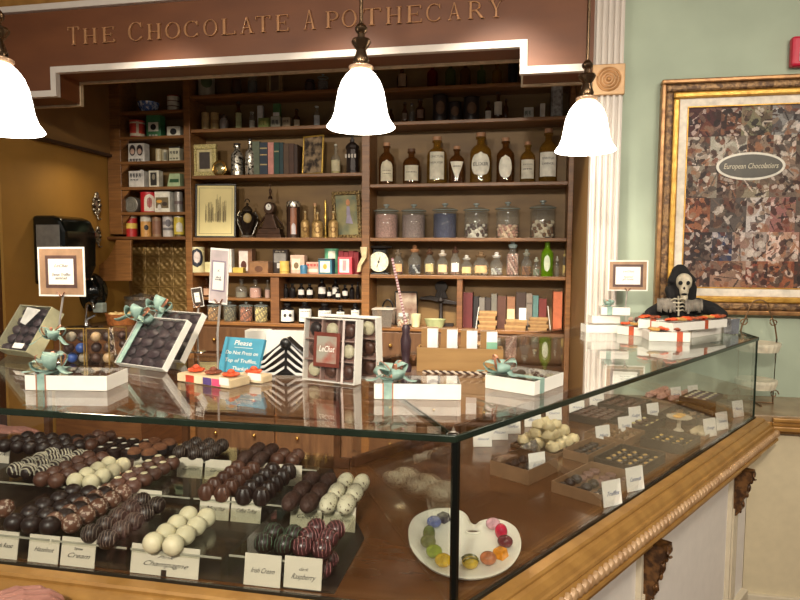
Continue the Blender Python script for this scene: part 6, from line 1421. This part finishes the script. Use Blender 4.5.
# white boxes near the pilaster and orange-ribboned boxes
W3 = 'white boxes stacked near the pilaster'
OR = 'white boxes with orange ribbons'
def flat(px, py, px2, py2, depth, h, z, label, rib=None, group=None, bx=.5, orange=False, seed=0, side=None):
    fl_ = group == OR and rib is not None
    t, w0 = giftbox((px, py), (px2, py2), depth, h, label, rib, bx, None if fl_ else (bx, .5), .028, seed, group=group, z=z, fill=False, nbow=5, side=side)
    if fl_:
        rnd = random.Random(seed)
        for k in range(max(2, int(w0/.045))):
            m = MB(); cx_ = w0*(k+.6)/int(w0/.045+.7); cy_ = rnd.uniform(.016, .03)
            for q in range(6): m.ball((cx_+.014*cos(q*1.05), cy_+.014*sin(q*1.05), h+.008+rnd.uniform(0, .006)), (.012, .012, .006), 8, 5)
            m.bld('fabric_flower', [ORANGE, M('rust_petal', (150, 74, 44), .6), ORANGE, M('ochre_petal', (196, 150, 80), .6)][(k+seed) % 4], t, smooth=True)
    return t, w0
flat(586, 333, 619, 333, .07, .036, ZG, 'lowest white box of the stack, jutting out by the pilaster', None, W3, .55)
flat(592, 323.5, 620, 323.5, .06, .034, ZG+.04, 'middle white box of the stack by the pilaster', None, W3)
flat(601, 315, 630, 315.5, .06, .034, ZG+.078, 'top white box of the stack with teal band', (TEAL,), W3, .3)
ORIB = M('burnt_orange_ribbon', (190, 84, 50), .45, var=.15)
flat(649, 341, 690, 342, .12, .036, ZG, 'front white box with an orange ribbon at the glass edge', (ORIB,), OR, .75, seed=3)
flat(617, 334, 646, 337, .1, .036, ZG, 'white box with orange flowers beside the pilaster stack', (ORIB,), OR, .5, seed=6)
flat(692, 338, 724, 333, .1, .03, ZG, 'white box under the higher orange-ribboned one near the case end', None, OR)
flat(638, 328, 668, 329.5, .07, .036, ZG+.038, 'raised white box with orange flowers before the skeleton', (ORIB,), OR, .5, seed=8)
flat(673, 332, 727, 327, .1, .034, ZG+.038, 'raised white box with one orange band near the case end', (ORIB,), OR, .6, seed=2)
p = atZ(731, 335, ZG); m = MB(); rnd = random.Random(2)
m.bb(0, .05, 0, .04, 0, .07); m.v = [(v[0]+rnd.uniform(-.006, .006), v[1]+rnd.uniform(-.004, .004), v[2]) for v in m.v]
tag(m.bld('foil_bag', M('silver_foil_bag', (190, 194, 200), .2, .8, bump=1, bscale=40), None, (p.x+.0, p.y+.0, ZG), .6, bevel=.004), 'small silver foil bag at the end of the orange-ribboned boxes', 'bag')
t = thing('clear_treat_box', 'small clear box of wrapped treats behind the pilaster stack', 'gift box', atZ(628, 329, ZG), .05)
MB().bb(0, .09, 0, .05, 0, .075).bld('box', WRAP, t)
for i in range(3): MB().ball((.017+i*.027, .022, .013), (.013, .013, .0125)).bld('wrapped_treat', C([(120, 90, 80), (190, 160, 140), (110, 70, 60)][i]), t, smooth=True)
for i in range(3): MB().ball((.017+i*.027, .022, .042), (.013, .013, .013)).bld('wrapped_treat', C([(190, 160, 140), (110, 70, 60), (160, 120, 110)][i]), t, smooth=True)

# ================================================================ skeleton figure
def capsules(name, caps, mat, parent=None, voxel=.004, smooth=2):
    m = MB()
    for p0, p1, ra, rb_ in caps:
        p0 = Vector(p0); p1 = Vector(p1); n = max(2, int((p1-p0).length/(min(ra, rb_)*.5))+1)
        for i in range(n+1): q = i/n; r = ra+(rb_-ra)*q; m.ball(p0.lerp(p1, q), r, 12, 8)
    o = m.bld(name, mat, parent, smooth=True)
    rm = o.modifiers.new('skin', 'REMESH'); rm.mode = 'VOXEL'; rm.voxel_size = voxel; rm.use_smooth_shade = True
    sm = o.modifiers.new('soft', 'SMOOTH'); sm.factor = .5; sm.iterations = smooth*2
    return o
YK = 3.07
def K(px, py, dy=0): p = atY(px, py, YK+dy); return Vector((p.x-kb.x, p.y-kb.y, p.z-kb.z))
kb = atY(681, 329, YK); kb.z = ZG
t = thing('skeleton_figure', 'hooded toy skeleton in a black robe seated behind the orange-ribboned boxes', 'toy skeleton', kb)
CL = M('black_robe', (18, 16, 17), .9, bump=.5, bscale=80); BN = M('aged_bone', (206, 196, 172), .55, rgb2=(150, 140, 120), scale=30)
z0 = .04
capsules('robe', [(K(681, 320), K(681, 306), .055, .05), (Vector((0, 0, .05)), K(681, 312), .05, .055), (K(664, 308), K(697, 308), .035, .035), (K(664, 307), K(652, 313), .034, .03), (K(652, 313), K(643, 321, -.03), .03, .026), (K(697, 305), K(712, 309), .036, .032), (K(712, 309), K(722, 315, -.02), .032, .026), (K(722, 315, -.02), K(714, 320, -.06), .026, .02)], CL, t, .006)
hood = capsules('hood', [(K(681, 283, .02), K(681, 292, .02), .062, .055), (K(680, 273, .02), K(681, 285, .02), .04, .06), (K(669, 290, 0), K(673, 304, 0), .02, .022), (K(693, 288, 0), K(691, 304, 0), .018, .02), (K(679, 268, -.01), K(672, 280, -.02), .018, .018), (K(681, 268, -.01), K(692, 280, -.02), .018, .018)], CL, t, .005)
sk = capsules('skull', [(K(684, 281, -.03), K(684, 283, -.03), .036, .035), (K(684, 290, -.045), K(684, 292, -.045), .021, .02), (K(684, 297, -.045), K(684, 299, -.04), .017, .016)], BN, t, .0035, 1)
m = MB()
for px in (680.5, 688): m.ball(K(px, 283, -.062), (.0095, .006, .010), 10, 8)
m.ball(K(684.3, 288.3, -.066), (.0045, .004, .007), 8, 6); m.ball(K(684.3, 294.3, -.064), (.013, .005, .0045), 10, 6)
m.bld('eye_socket', M('socket_black', (10, 9, 9), .9), sk, smooth=True)
m = MB()
for i in range(7): m.box(K(681.4+i*.95, 292.6, -.066), (.0032, .003, .005))
m.bld('tooth', BN, sk)
m = MB()
m.tube([K(678.5, 296, -.05), K(678.5, 316, -.066)], .004, 6)
for j in range(4):
    yy = 299.5+j*3.8
    for s_ in (-1, 1): m.tube([K(678.5, yy, -.064), K(678.5+s_*4, yy-1, -.066), K(678.5+s_*7.5, yy+.8, -.056)], .0035, 6)
m.bld('ribcage', BN, t, smooth=True)
RG = M('grey_rag', (150, 142, 130), .9, rgb2=(96, 90, 82), scale=20, bump=.6)
for x0, x1, y0_ in ((657, 675, 299), (685, 702, 300)):
    m = MB(); rnd = random.Random(x0); n = 9
    for i in range(n):
        xa = x0+(x1-x0)*i/n; xb = x0+(x1-x0)*(i+1.25)/n; yb = y0_+12+rnd.uniform(-1.5, 2.5); dz_ = rnd.uniform(0, .008)
        m.add([K(xa, y0_+rnd.uniform(-1, 1), -.048), K(xb, y0_+rnd.uniform(-1, 1), -.048), K(xb+.3, (y0_+yb)/2, -.068-dz_), K(xa, (y0_+yb)/2, -.068-dz_), K(xb, yb, -.07-dz_), K(xa, yb-rnd.uniform(0, 2), -.07-dz_)], [(0, 1, 2, 3), (3, 2, 4, 5)])
    o = m.bld('ragged_shawl', RG, t, smooth=True); sd = o.modifiers.new('cloth', 'SOLIDIFY'); sd.thickness = .004
for base, d_ in (((713, 319), 1), ((645, 322), -1)):
    m = MB(); b_ = K(*base, -.085)
    for k in range(4):
        a = -.5+.33*k; m.tube([b_+Vector((k*.006*d_, 0, .008)), b_+Vector((k*.009*d_+.002, -.012, .016-.002*k)), b_+Vector((k*.011*d_+.004*d_, -.028, .008-.002*k)), b_+Vector((k*.012*d_+.006*d_, -.038, -.004))], .0028, 6)
    m.tube([b_+Vector((-.004*d_, 0, .006)), b_+Vector((-.012*d_, -.012, .004)), b_+Vector((-.014*d_, -.022, -.004))], .0028, 6)
    m.ball(b_+Vector((.009*d_, .004, .008)), (.014, .01, .007)); m.bld('bony_hand', BN, t, smooth=True)

# ================================================================ hands
def hand(name, label, loc, R, sleeve=None, curl=1.0, arm=.25, group=None):
    t = thing(name, label, 'person', loc, 0, group, R)
    caps = []
    kn = [(.082, .031), (.088, .011), (.085, -.010), (.077, -.029)]
    for i, (kx, ky) in enumerate(kn):
        caps.append(((0, ky*.55, 0), (kx, ky, .006), .0145, .0115))
        L_ = [(.040, .024, .019), (.045, .028, .020), (.042, .026, .019), (.034, .020, .017)][i]; a = .25*curl; p = Vector((kx, ky, .006)); r = [.0098, .0100, .0095, .0085][i]
        for j, l in enumerate(L_):
            q = p+Vector((l*cos(a), ky*.08, -l*sin(a))); caps.append((p, q, r, r*.93)); p = q; r *= .93; a += .65*curl
    caps += [((.012, .022, -.004), (.045, .050, -.012), .015, .0125), ((.045, .050, -.012), (.074, .052, -.022), .0115, .010), ((.074, .052, -.022), (.094, .044, -.034), .010, .0085)]
    caps += [((-.03, 0, 0), (0, .012, 0), .025, .02), ((-.03, 0, 0), (0, -.014, 0), .024, .02), ((-arm, 0, .0), (-.03, 0, 0), .042, .026)]
    capsules('body', caps, SKIN, t, .0028, 2)
    if sleeve: MB().lathe([(0, 0), (.052, 0), (.05, .03), (.046, .12)], seg=18).bld('sleeve', sleeve, t, smooth=True).rotation_euler = (0, -pi/2, 0)
    return t
p = atZ(-34, 612, ZF+.035)
hand('person', 'customer hand resting on the gilded counter edge at the case end', (p.x, p.y, ZF+.030), Matrix.Rotation(.95, 3, 'Z') @ Matrix.Rotation(.1, 3, 'Y'), curl=.75, arm=.22)
p = atY(0, 431, YB+.10)
hand('person', 'shopkeeper arm and hand reaching behind the glass case', (p.x, p.y, p.z), Matrix.Rotation(-.1, 3, 'Z'), curl=.35, arm=.3)

# ================================================================ pendants
SHADE = M('lit_opal_glass', (255, 244, 226), .3, emit=10, var=0)
def pendant(px, Y, ztop_px, label, zb):
    c = atY(px, ztop_px, Y); t = thing('pendant_lamp', label, 'lamp', (c.x, Y, zb), 0, 'bell-shaped pendant lamps over the counter')
    k_ = .93
    t.scale = (k_, k_, .84)
    zc = (3.08-zb)/.84
    prof = [(.114, 0), (.118, .004), (.112, .014), (.1, .032), (.091, .06), (.085, .1), (.078, .14), (.066, .175), (.05, .2), (.034, .216), (.03, .225)]
    m = MB().lathe(prof, seg=40); o = m.bld('lamp_shade', SHADE, t, smooth=True); sd = o.modifiers.new('glass', 'SOLIDIFY'); sd.thickness = .004; sd.offset = -1
    MB().lathe([(.036, .214), (.042, .222), (.042, .23), (.03, .236), (0, .236)], seg=28).bld('collar', M('warm_collar', (206, 170, 140), .3, .6), t, smooth=True)
    MB().lathe([(0, .236), (.024, .237), (.028, .25), (.02, .275), (.016, .29), (.03, .312), (.034, .322), (.03, .33), (.014, .336), (.012, .35), (.02, .36), (.022, .372), (.014, .384), (.009, .39), (0, .39)], seg=24).bld('socket_housing', BRONZE, t, smooth=True)
    MB().lathe([(0, .39), (.0065, .39), (.0065, zc-.02), (0, zc-.02)], seg=12).bld('rod', BRONZE, t, smooth=True)
    MB().lathe([(0, zc-.03), (.05, zc-.03), (.06, zc-.001), (0, zc-.001)], seg=24).bld('canopy_plate', BRONZE, t, smooth=True)
    l = bpy.data.lights.new('bulb', 'POINT'); l.energy = 7; l.color = (1, .85, .66); l.shadow_soft_size = .035
    lo = bpy.data.objects.new('bulb_light', l); COL.objects.link(lo); lo.parent = t; lo.location = (0, 0, .06)
    MB().ball((0, 0, .1), .028, 16, 10).bld('bulb', M('lit_bulb', (255, 240, 214), .3, emit=8, var=0), t, smooth=True).visible_shadow = True
    return t
pendant(361, 1.96, 135, 'middle pendant lamp before the word APOTHECARY', atY(361, 128.5, 1.96).z)
pendant(585, 2.40, 157, 'pendant lamp hanging in front of the fluted pilaster', atY(585, 151.5, 2.4).z)
pendant(1, 1.50, 139, 'pendant lamp nearest the mustard wall, cut by the picture edge', atY(4, 131, 1.5).z)

# ================================================================ green wall: picture, alarm, stand
YP = YW-.002
a = atY(661, 80, YP-.04); b_ = atY(655, 313, YP-.04)
fx0 = (a.x+b_.x)/2; fz1 = a.z; fz0 = b_.z; fx1 = fx0+1.02
t = thing('collage_picture', 'large gilt framed collage of chocolate photographs on the green wall', 'picture', (fx0, YP, fz0))
W_ = fx1-fx0; H_ = fz1-fz0
FR1 = M('carved_bronze_frame', (150, 116, 78), .4, .4, rgb2=(86, 62, 44), scale=60, contrast=(.4, .6), bump=1, bscale=110)
FR2 = M('bright_gilt_frame', (214, 168, 80), .3, .5, rgb2=(176, 128, 50), scale=30, bump=.6, bscale=120)
def ring(name, e0, e1, y0, y1, mat, bev=.004):
    m = MB(); m.bb(e0, W_-e0, y0, y1, H_-e1, H_-e0).bb(e0, W_-e0, y0, y1, e0, e1).bb(e0, e1, y0, y1, e1, H_-e1).bb(W_-e1, W_-e0, y0, y1, e1, H_-e1)
    return m.bld(name, mat, t, bevel=bev)
ring('outer_frame', .0, .022, -.05, 0, M('worn_gold_edge', (176, 132, 84), .35, .5, rgb2=(120, 84, 54), scale=30), .006)
ring('carved_frame', .022, .058, -.042, 0, FR1, .01); ring('gilt_frame', .058, .088, -.036, 0, FR2, .008); ring('mat_board', .088, .125, -.018, 0, M('mat_cream', (232, 222, 206), .7), .001)
ring('gold_fillet', .125, .131, -.021, 0, FR2, .001)
# printed collage
import numpy as np
nx, nz = 210, 230; x0, x1, z0, z1 = .131, W_-.131, .131, H_-.131
rg = np.random.default_rng(5)
cols = np.array([(110, 64, 50), (60, 38, 34), (196, 186, 176), (140, 118, 100), (150, 106, 80), (74, 66, 62), (214, 200, 190), (58, 38, 34), (120, 100, 88), (40, 32, 34)], float)
img = np.zeros((nz, nx, 3)); VV, UU = np.mgrid[0:nz, 0:nx]
rows_ = [0, .15, .31, .5, .68, .84, 1.0]
spec_ = [[(90, 66, 60), (150, 120, 104), (130, 74, 60), (150, 96, 70), (80, 62, 56), (110, 92, 80)], [(64, 54, 56), (60, 66, 92), (160, 148, 142), (206, 180, 168), (96, 72, 62), (70, 50, 44)], [(150, 100, 76), (96, 88, 84), (186, 178, 174), (150, 108, 104), (104, 92, 84), (110, 86, 76)],
         [(140, 132, 120), (90, 76, 70), (140, 130, 112), (116, 102, 92), (150, 136, 122), (96, 80, 72)], [(160, 148, 136), (166, 162, 150), (136, 120, 106), (170, 162, 150), (110, 98, 88), (130, 114, 98)], [(80, 46, 48), (74, 52, 48), (124, 120, 98), (140, 138, 136), (110, 74, 56), (160, 106, 66)]]
for r_i in range(6):
    c0 = 0.0
    for c_i in range(6):
        wv = 1/6*(1+.3*sin(r_i*3+c_i*2)); c1 = min(1, c0+wv) if c_i < 5 else 1
        u0, u1, v0, v1 = int(c0*nx), int(c1*nx), int(rows_[r_i]*nz), int(rows_[r_i+1]*nz); c0 = c1
        base = np.array(spec_[r_i][c_i], float); tile = np.ones((v1-v0, u1-u0, 3))*base; V, U = np.mgrid[0:v1-v0, 0:u1-u0]; tw, th_ = u1-u0, v1-v0
        for q in range(46):
            big = q < 8; cu_, cv_ = rg.uniform(0, tw), rg.uniform(0, th_); ru, rv = (rg.uniform(5, 13), rg.uniform(3, 8)) if big else (rg.uniform(1.5, 7), rg.uniform(1, 4))
            if 8 <= q < 14: ru, rv = rg.uniform(8, 16), rg.uniform(.5, 1.1)
            an = rg.uniform(0, 3.1); col = cols[rg.integers(10)]; al = .5 if big else .8
            a_ = (U-cu_)*np.cos(an)+(V-cv_)*np.sin(an); b2 = -(U-cu_)*np.sin(an)+(V-cv_)*np.cos(an); k = ((a_/ru)**2+(b2/rv)**2 < 1)[..., None]*al
            tile = tile*(1-k)+(.15*base+.85*col)*k
        img[v0:v1, u0:u1] = tile*rg.uniform(.93, 1.06, (th_, tw, 1))
img = np.clip((img-110)*1.15+98, 6, 240)
m = MB(); vs = [(x0+(x1-x0)*i/nx, -.012, z0+(z1-z0)*j/nz) for j in range(nz+1) for i in range(nx+1)]
m.add(vs, [(j*(nx+1)+i, j*(nx+1)+i+1, (j+1)*(nx+1)+i+1, (j+1)*(nx+1)+i) for j in range(nz) for i in range(nx)])
cm = bpy.data.materials.new('collage_print'); cm.use_nodes = True; nt = cm.node_tree; at = nt.nodes.new('ShaderNodeVertexColor'); at.layer_name = 'print'
nt.links.new(at.outputs[0], nt.nodes['Principled BSDF'].inputs['Base Color']); nt.nodes['Principled BSDF'].inputs['Roughness'].default_value = .65
o = m.bld('collage_print', cm, t); ca_ = o.data.color_attributes.new('print', 'BYTE_COLOR', 'CORNER')
l_ = img/255; l_ = np.where(l_ > .04045, ((l_+.055)/1.055)**2.4, l_/12.92)
fc = np.ones((nz, nx, 4, 4), np.float32); fc[..., :3] = l_[:, :, None, :]
ca_.data.foreach_set('color', fc.reshape(-1))
oc = atY(751, 166, YP-.02); ox, oz = oc.x-fx0, oc.z-fz0; ow = .152; oh = .066
MB().slab([(ox+ow*cos(q*pi/24), oz+oh*sin(q*pi/24)) for q in range(48)], -.0145, -.0125).bld('oval_border', C((226, 220, 206), .5), t)
ov = MB().slab([(ox+ow*.92*cos(q*pi/24), oz+oh*.84*sin(q*pi/24)) for q in range(48)], -.0155, -.0145).bld('oval_plaque', C((70, 64, 52), .4), t)
text('European Chocolatiers', .036, C((206, 196, 170), .5), ov, loc=(ox, -.0162, oz), shear=.25, width=.24)
a = atY(789, 39, YP); b_ = atY(789, 69, YP)
t = thing('fire_alarm', 'red fire alarm box high on the green wall', 'fire alarm', (a.x+.06, YP, b_.z)); h = a.z-b_.z
MB().bb(-.06, .06, -.045, 0, 0, h).bld('housing', M('alarm_red', (196, 24, 60), .35, var=.05), t, bevel=.012)
MB().bb(-.03, .04, -.05, -.044, h*.15, h*.62).bld('strobe', M('strobe_lens', (200, 190, 196), .15), t, bevel=.006)
# wire tiered stand on the ledge
zl = ZF-.0035
t = thing('tiered_stand', 'bronze wire two-tier stand with pale fluted plates on the wall ledge', 'stand', (1.09, 3.10, zl)); WR = M('wire_bronze', (126, 96, 66), .4, .6)
pz = [atY(768, 351, 3.1).z-zl, atY(768, 388, 3.1).z-zl]
for z_, r in zip(pz, (.092, .086)):
    n = 48; m = MB()
    m.lathe([(0, 0), (r*.9, 0), (r, .028), (r, .04), (r*.9, .041), (0, .032)], seg=n)
    m.v = [(v[0]*(1+.025*(i % 2)), v[1]*(1+.025*(i % 2)), v[2]+z_) for i, v in enumerate(m.v)]
    m.bld('fluted_plate', M('pale_plate', (222, 214, 190), .5), t)
zt = atY(758, 300, 3.1).z-zl
m = MB()
for s_ in (-1, 1):
    m.tube([(s_*.075, 0, .0), (s_*.08, 0, .3), (s_*.07, 0, zt-.12), (s_*.045, 0, zt-.05)], .0035, 6)
    m.tube([(s_*(.08+.02*cos(q*.7)*(1-q*.07)), 0, .045+.022*sin(q*.7)*(1-q*.07)) for q in range(11)], .003, 6)
    m.tube([(s_*(.065+.02*cos(q*.7+2)*(1-q*.07)), 0, zt-.1+.022*sin(q*.7+2)*(1-q*.07)) for q in range(11)], .003, 6)
m.tube([(-.045+.045*(1-cos(q*pi/10))*1, 0, zt-.05+.05*sin(q*pi/10)) for q in range(11)], .0035, 6)
m.tube([(0, -.08, .004), (0, 0, .004), (0, .08, .004)], .0035, 6); m.tube([(-.08, 0, .004), (.08, 0, .004)], .0035, 6)
m.bld('wire_frame', WR, t, smooth=True)

# ================================================================ sink corner by the mustard wall
t = thing('sink_counter', 'brown wooden sink counter under the mustard wall', 'counter', (-2.7, 4.1, 0))
MB().bb(XL+.012+2.7, -2.405+2.7, -.5, .32, .02, 1.0).bld('cabinet', W_SHELF, t)
MB().bb(XL+.012+2.7, -2.405+2.7, -.52, .32, 1.0, 1.03).bld('worktop', M('dark_worktop', (70, 52, 38), .25), t, bevel=.004)
nx2, nz2 = 110, 110; gx0, gx1, gz0, gz1 = -3.0, -2.41, 1.035, 1.635
TIN = M('embossed_gold_tin', (150, 122, 70), .42, .45, rgb2=(118, 90, 48), scale=8)
m = MB(); vs = []
for j in range(nz2+1):
    for i in range(nx2+1):
        u, v = i/nx2*5, j/nz2*5; fu, fv = (u % 1)-.5, (v % 1)-.5; rr = sqrt(fu*fu+fv*fv)
        hgt = .005*(.5+.5*cos(rr*16))*(1 if rr < .45 else .3)+.004*(1 if max(abs(fu), abs(fv)) > .46 else 0)+.002*cos(fu*16)*cos(fv*16)
        vs.append((gx0+(gx1-gx0)*i/nx2, YSB-.022-hgt, gz0+(gz1-gz0)*j/nz2))
m.add(vs, [(j*(nx2+1)+i, j*(nx2+1)+i+1, (j+1)*(nx2+1)+i+1, (j+1)*(nx2+1)+i) for j in range(nz2) for i in range(nx2)])
o = m.bld('tin_backsplash', TIN, None, smooth=True); sd = o.modifiers.new('sheet', 'SOLIDIFY'); sd.thickness = .002
tag(o, 'embossed gold tin backsplash below the tower shelves', 'backsplash')
pts = [(116, 240), (131, 240), (131, 281), (99, 281), (99, 265), (107, 259), (112, 251), (115, 244)]
q = [atY(*p_, 4.0) for p_ in pts]
tag(MB().slab([(max(v.x, XL+.013), v.z) for v in q], 4.0, 4.02).bld('scroll_board', W_EDGE, None, bevel=.003), 'scroll-cut wooden board beneath the tower shelves by the mustard wall', 'board')
def onleft(px, py, out=0): return atX(px, py, XL+out)
# towel dispenser
a = onleft(37, 217, .0); b_ = onleft(76, 217, 0); z1_ = onleft(55, 216, .1).z; z0_ = onleft(55, 285, .1).z
t = thing('towel_dispenser', 'large glossy black towel dispenser on the mustard wall', 'dispenser', (XL+.001, 3.62, z0_)); h = z1_-z0_
MB().slab([(0, 0), (.19, .02), (.235, .12), (.24, h-.1), (.2, h-.02), (.14, h), (0, h)], -.16, .14).bld('housing', M('gloss_black', (14, 18, 16), .12), t, bevel=.02)
MB().bb(.03, .2, -.163, -.158, .03, h-.06).bld('side_panel', M('grey_plastic', (110, 106, 100), .4), t, bevel=.004)
p = onleft(97, 290, .08); z1_ = onleft(97, 272, .06).z; z0_ = onleft(97, 312, .06).z
t = thing('soap_dispenser', 'black oval soap dispenser on the mustard wall', 'dispenser', (XL+.001, 3.98, z0_)); h = z1_-z0_
MB().ball((.0, 0, h*.5), (.13, .11, h*.5), 24, 14).bld('housing', M('gloss_black'), t, smooth=True)
MB().bb(.06, .14, -.05, .0, .0, .07).bld('nozzle', M('grey_plastic_light', (150, 160, 150), .4), t, bevel=.006)
m = t.children[0]; m.data.transform(Matrix.Identity(4))
for v in m.data.vertices:
    if v.co.x < 0: v.co.x = 0
# faucet
t = thing('faucet', 'chrome gooseneck faucet at the sink', 'faucet', (-2.98, 3.85, 1.031))
zt = atY(70, 302, 3.85).z-1.031
MB().lathe([(0, 0), (.025, 0), (.02, .02), (.014, .04), (0, .04)]).tube([(0, 0, .02), (0, 0, zt*.7), (.012, 0, zt*.93), (.04, -.01, zt), (.07, -.02, zt*.93), (.08, -.024, zt*.75)], .011, 10).bld('spout', CHROME, t, smooth=True)
MB().tube([(0, .0, .04), (.05, .03, .07)], .008).bld('lever', CHROME, t, smooth=True)
# cake dome with pastries
p = atY(122, 322, 3.95)
t = thing('wicker_basket', 'orange-brown wicker basket of pastries on the sink counter', 'basket', (p.x, 3.95, 1.031)); r = .11
m = MB().lathe([(0, 0), (r*.85, 0), (r, .08), (r*.94, .08), (r*.8, .01), (0, .01)], seg=30); m.bld('body', M('wicker', (176, 106, 48), .7, rgb2=(120, 66, 26), scale=60, bump=1, bscale=120), t, smooth=True)
for k in range(5):
    a = k*1.256; o = thing('pastry', ['pale pastry nearest the soap dispenser in the wicker basket', 'pale pastry at the rear of the wicker basket', 'pale pastry against the basket rim by the wall', 'pale pastry at the front of the wicker basket', 'pale pastry by the tin backsplash in the wicker basket'][k], 'pastry', (p.x+.055*cos(a), 3.95+.055*sin(a), 1.031+.062), a, 'pastries in the wicker basket')
    MB().tube([(.03*cos(q), .02*sin(q), .012+.004*sin(q*2)) for q in [i*.5 for i in range(9)]], [.006, .01, .013, .014, .014, .014, .013, .01, .006], 8).bld('crust', M('pastry_crust', (206, 176, 116), .6, var=.2), o, smooth=True)
t = thing('glass_canister', 'clear glass canister with steel lid behind the pastry basket', 'jar', (p.x-.02, 4.22, 1.031))
MB().lathe([(0, .001), (.12, .001), (.12, .15), (.1, .16)]).bld('body', JARG, t, smooth=True); MB().lathe([(0, .161), (.12, .161), (.125, .185), (.03, .2), (0, .21)]).bld('lid', SILVER, t, smooth=True)
# ornate silver hangings on the wall
for i, (px, py, sc, l) in enumerate(((97, 205, 1.0, 'ornate silver wall hook, highest of the three by the shelves'), (98, 236, .75, 'small dark silver wall ornament below the highest one'), (83, 237, .9, 'ornate silver wall ornament partly behind the towel dispenser'))):
    p = onleft(px, py, .02); t = thing('wall_ornament', l, 'ornament', (XL+.001, p.y, p.z), 0, 'ornate silver wall ornaments')
    m = MB(); rnd = random.Random(i)
    m.ball((.012, 0, 0), (.012, .03*sc, .04*sc), 12, 8)
    for k in range(10):
        a = k*.628; m.ball((.018, .035*sc*cos(a), .06*sc*sin(a)), (.01, .014*sc, .018*sc), 8, 6)
    m.ball((.02, 0, .075*sc), (.012, .02*sc, .02*sc)); m.tube([(.015, 0, -.06*sc), (.03, 0, -.11*sc), (.05, 0, -.1*sc)], .006, 6)
    m.bld('scrollwork', M('tarnished_silver', (190, 182, 164), .28, .8, rgb2=(70, 60, 48), scale=40, contrast=(.4, .6)), t, smooth=True)
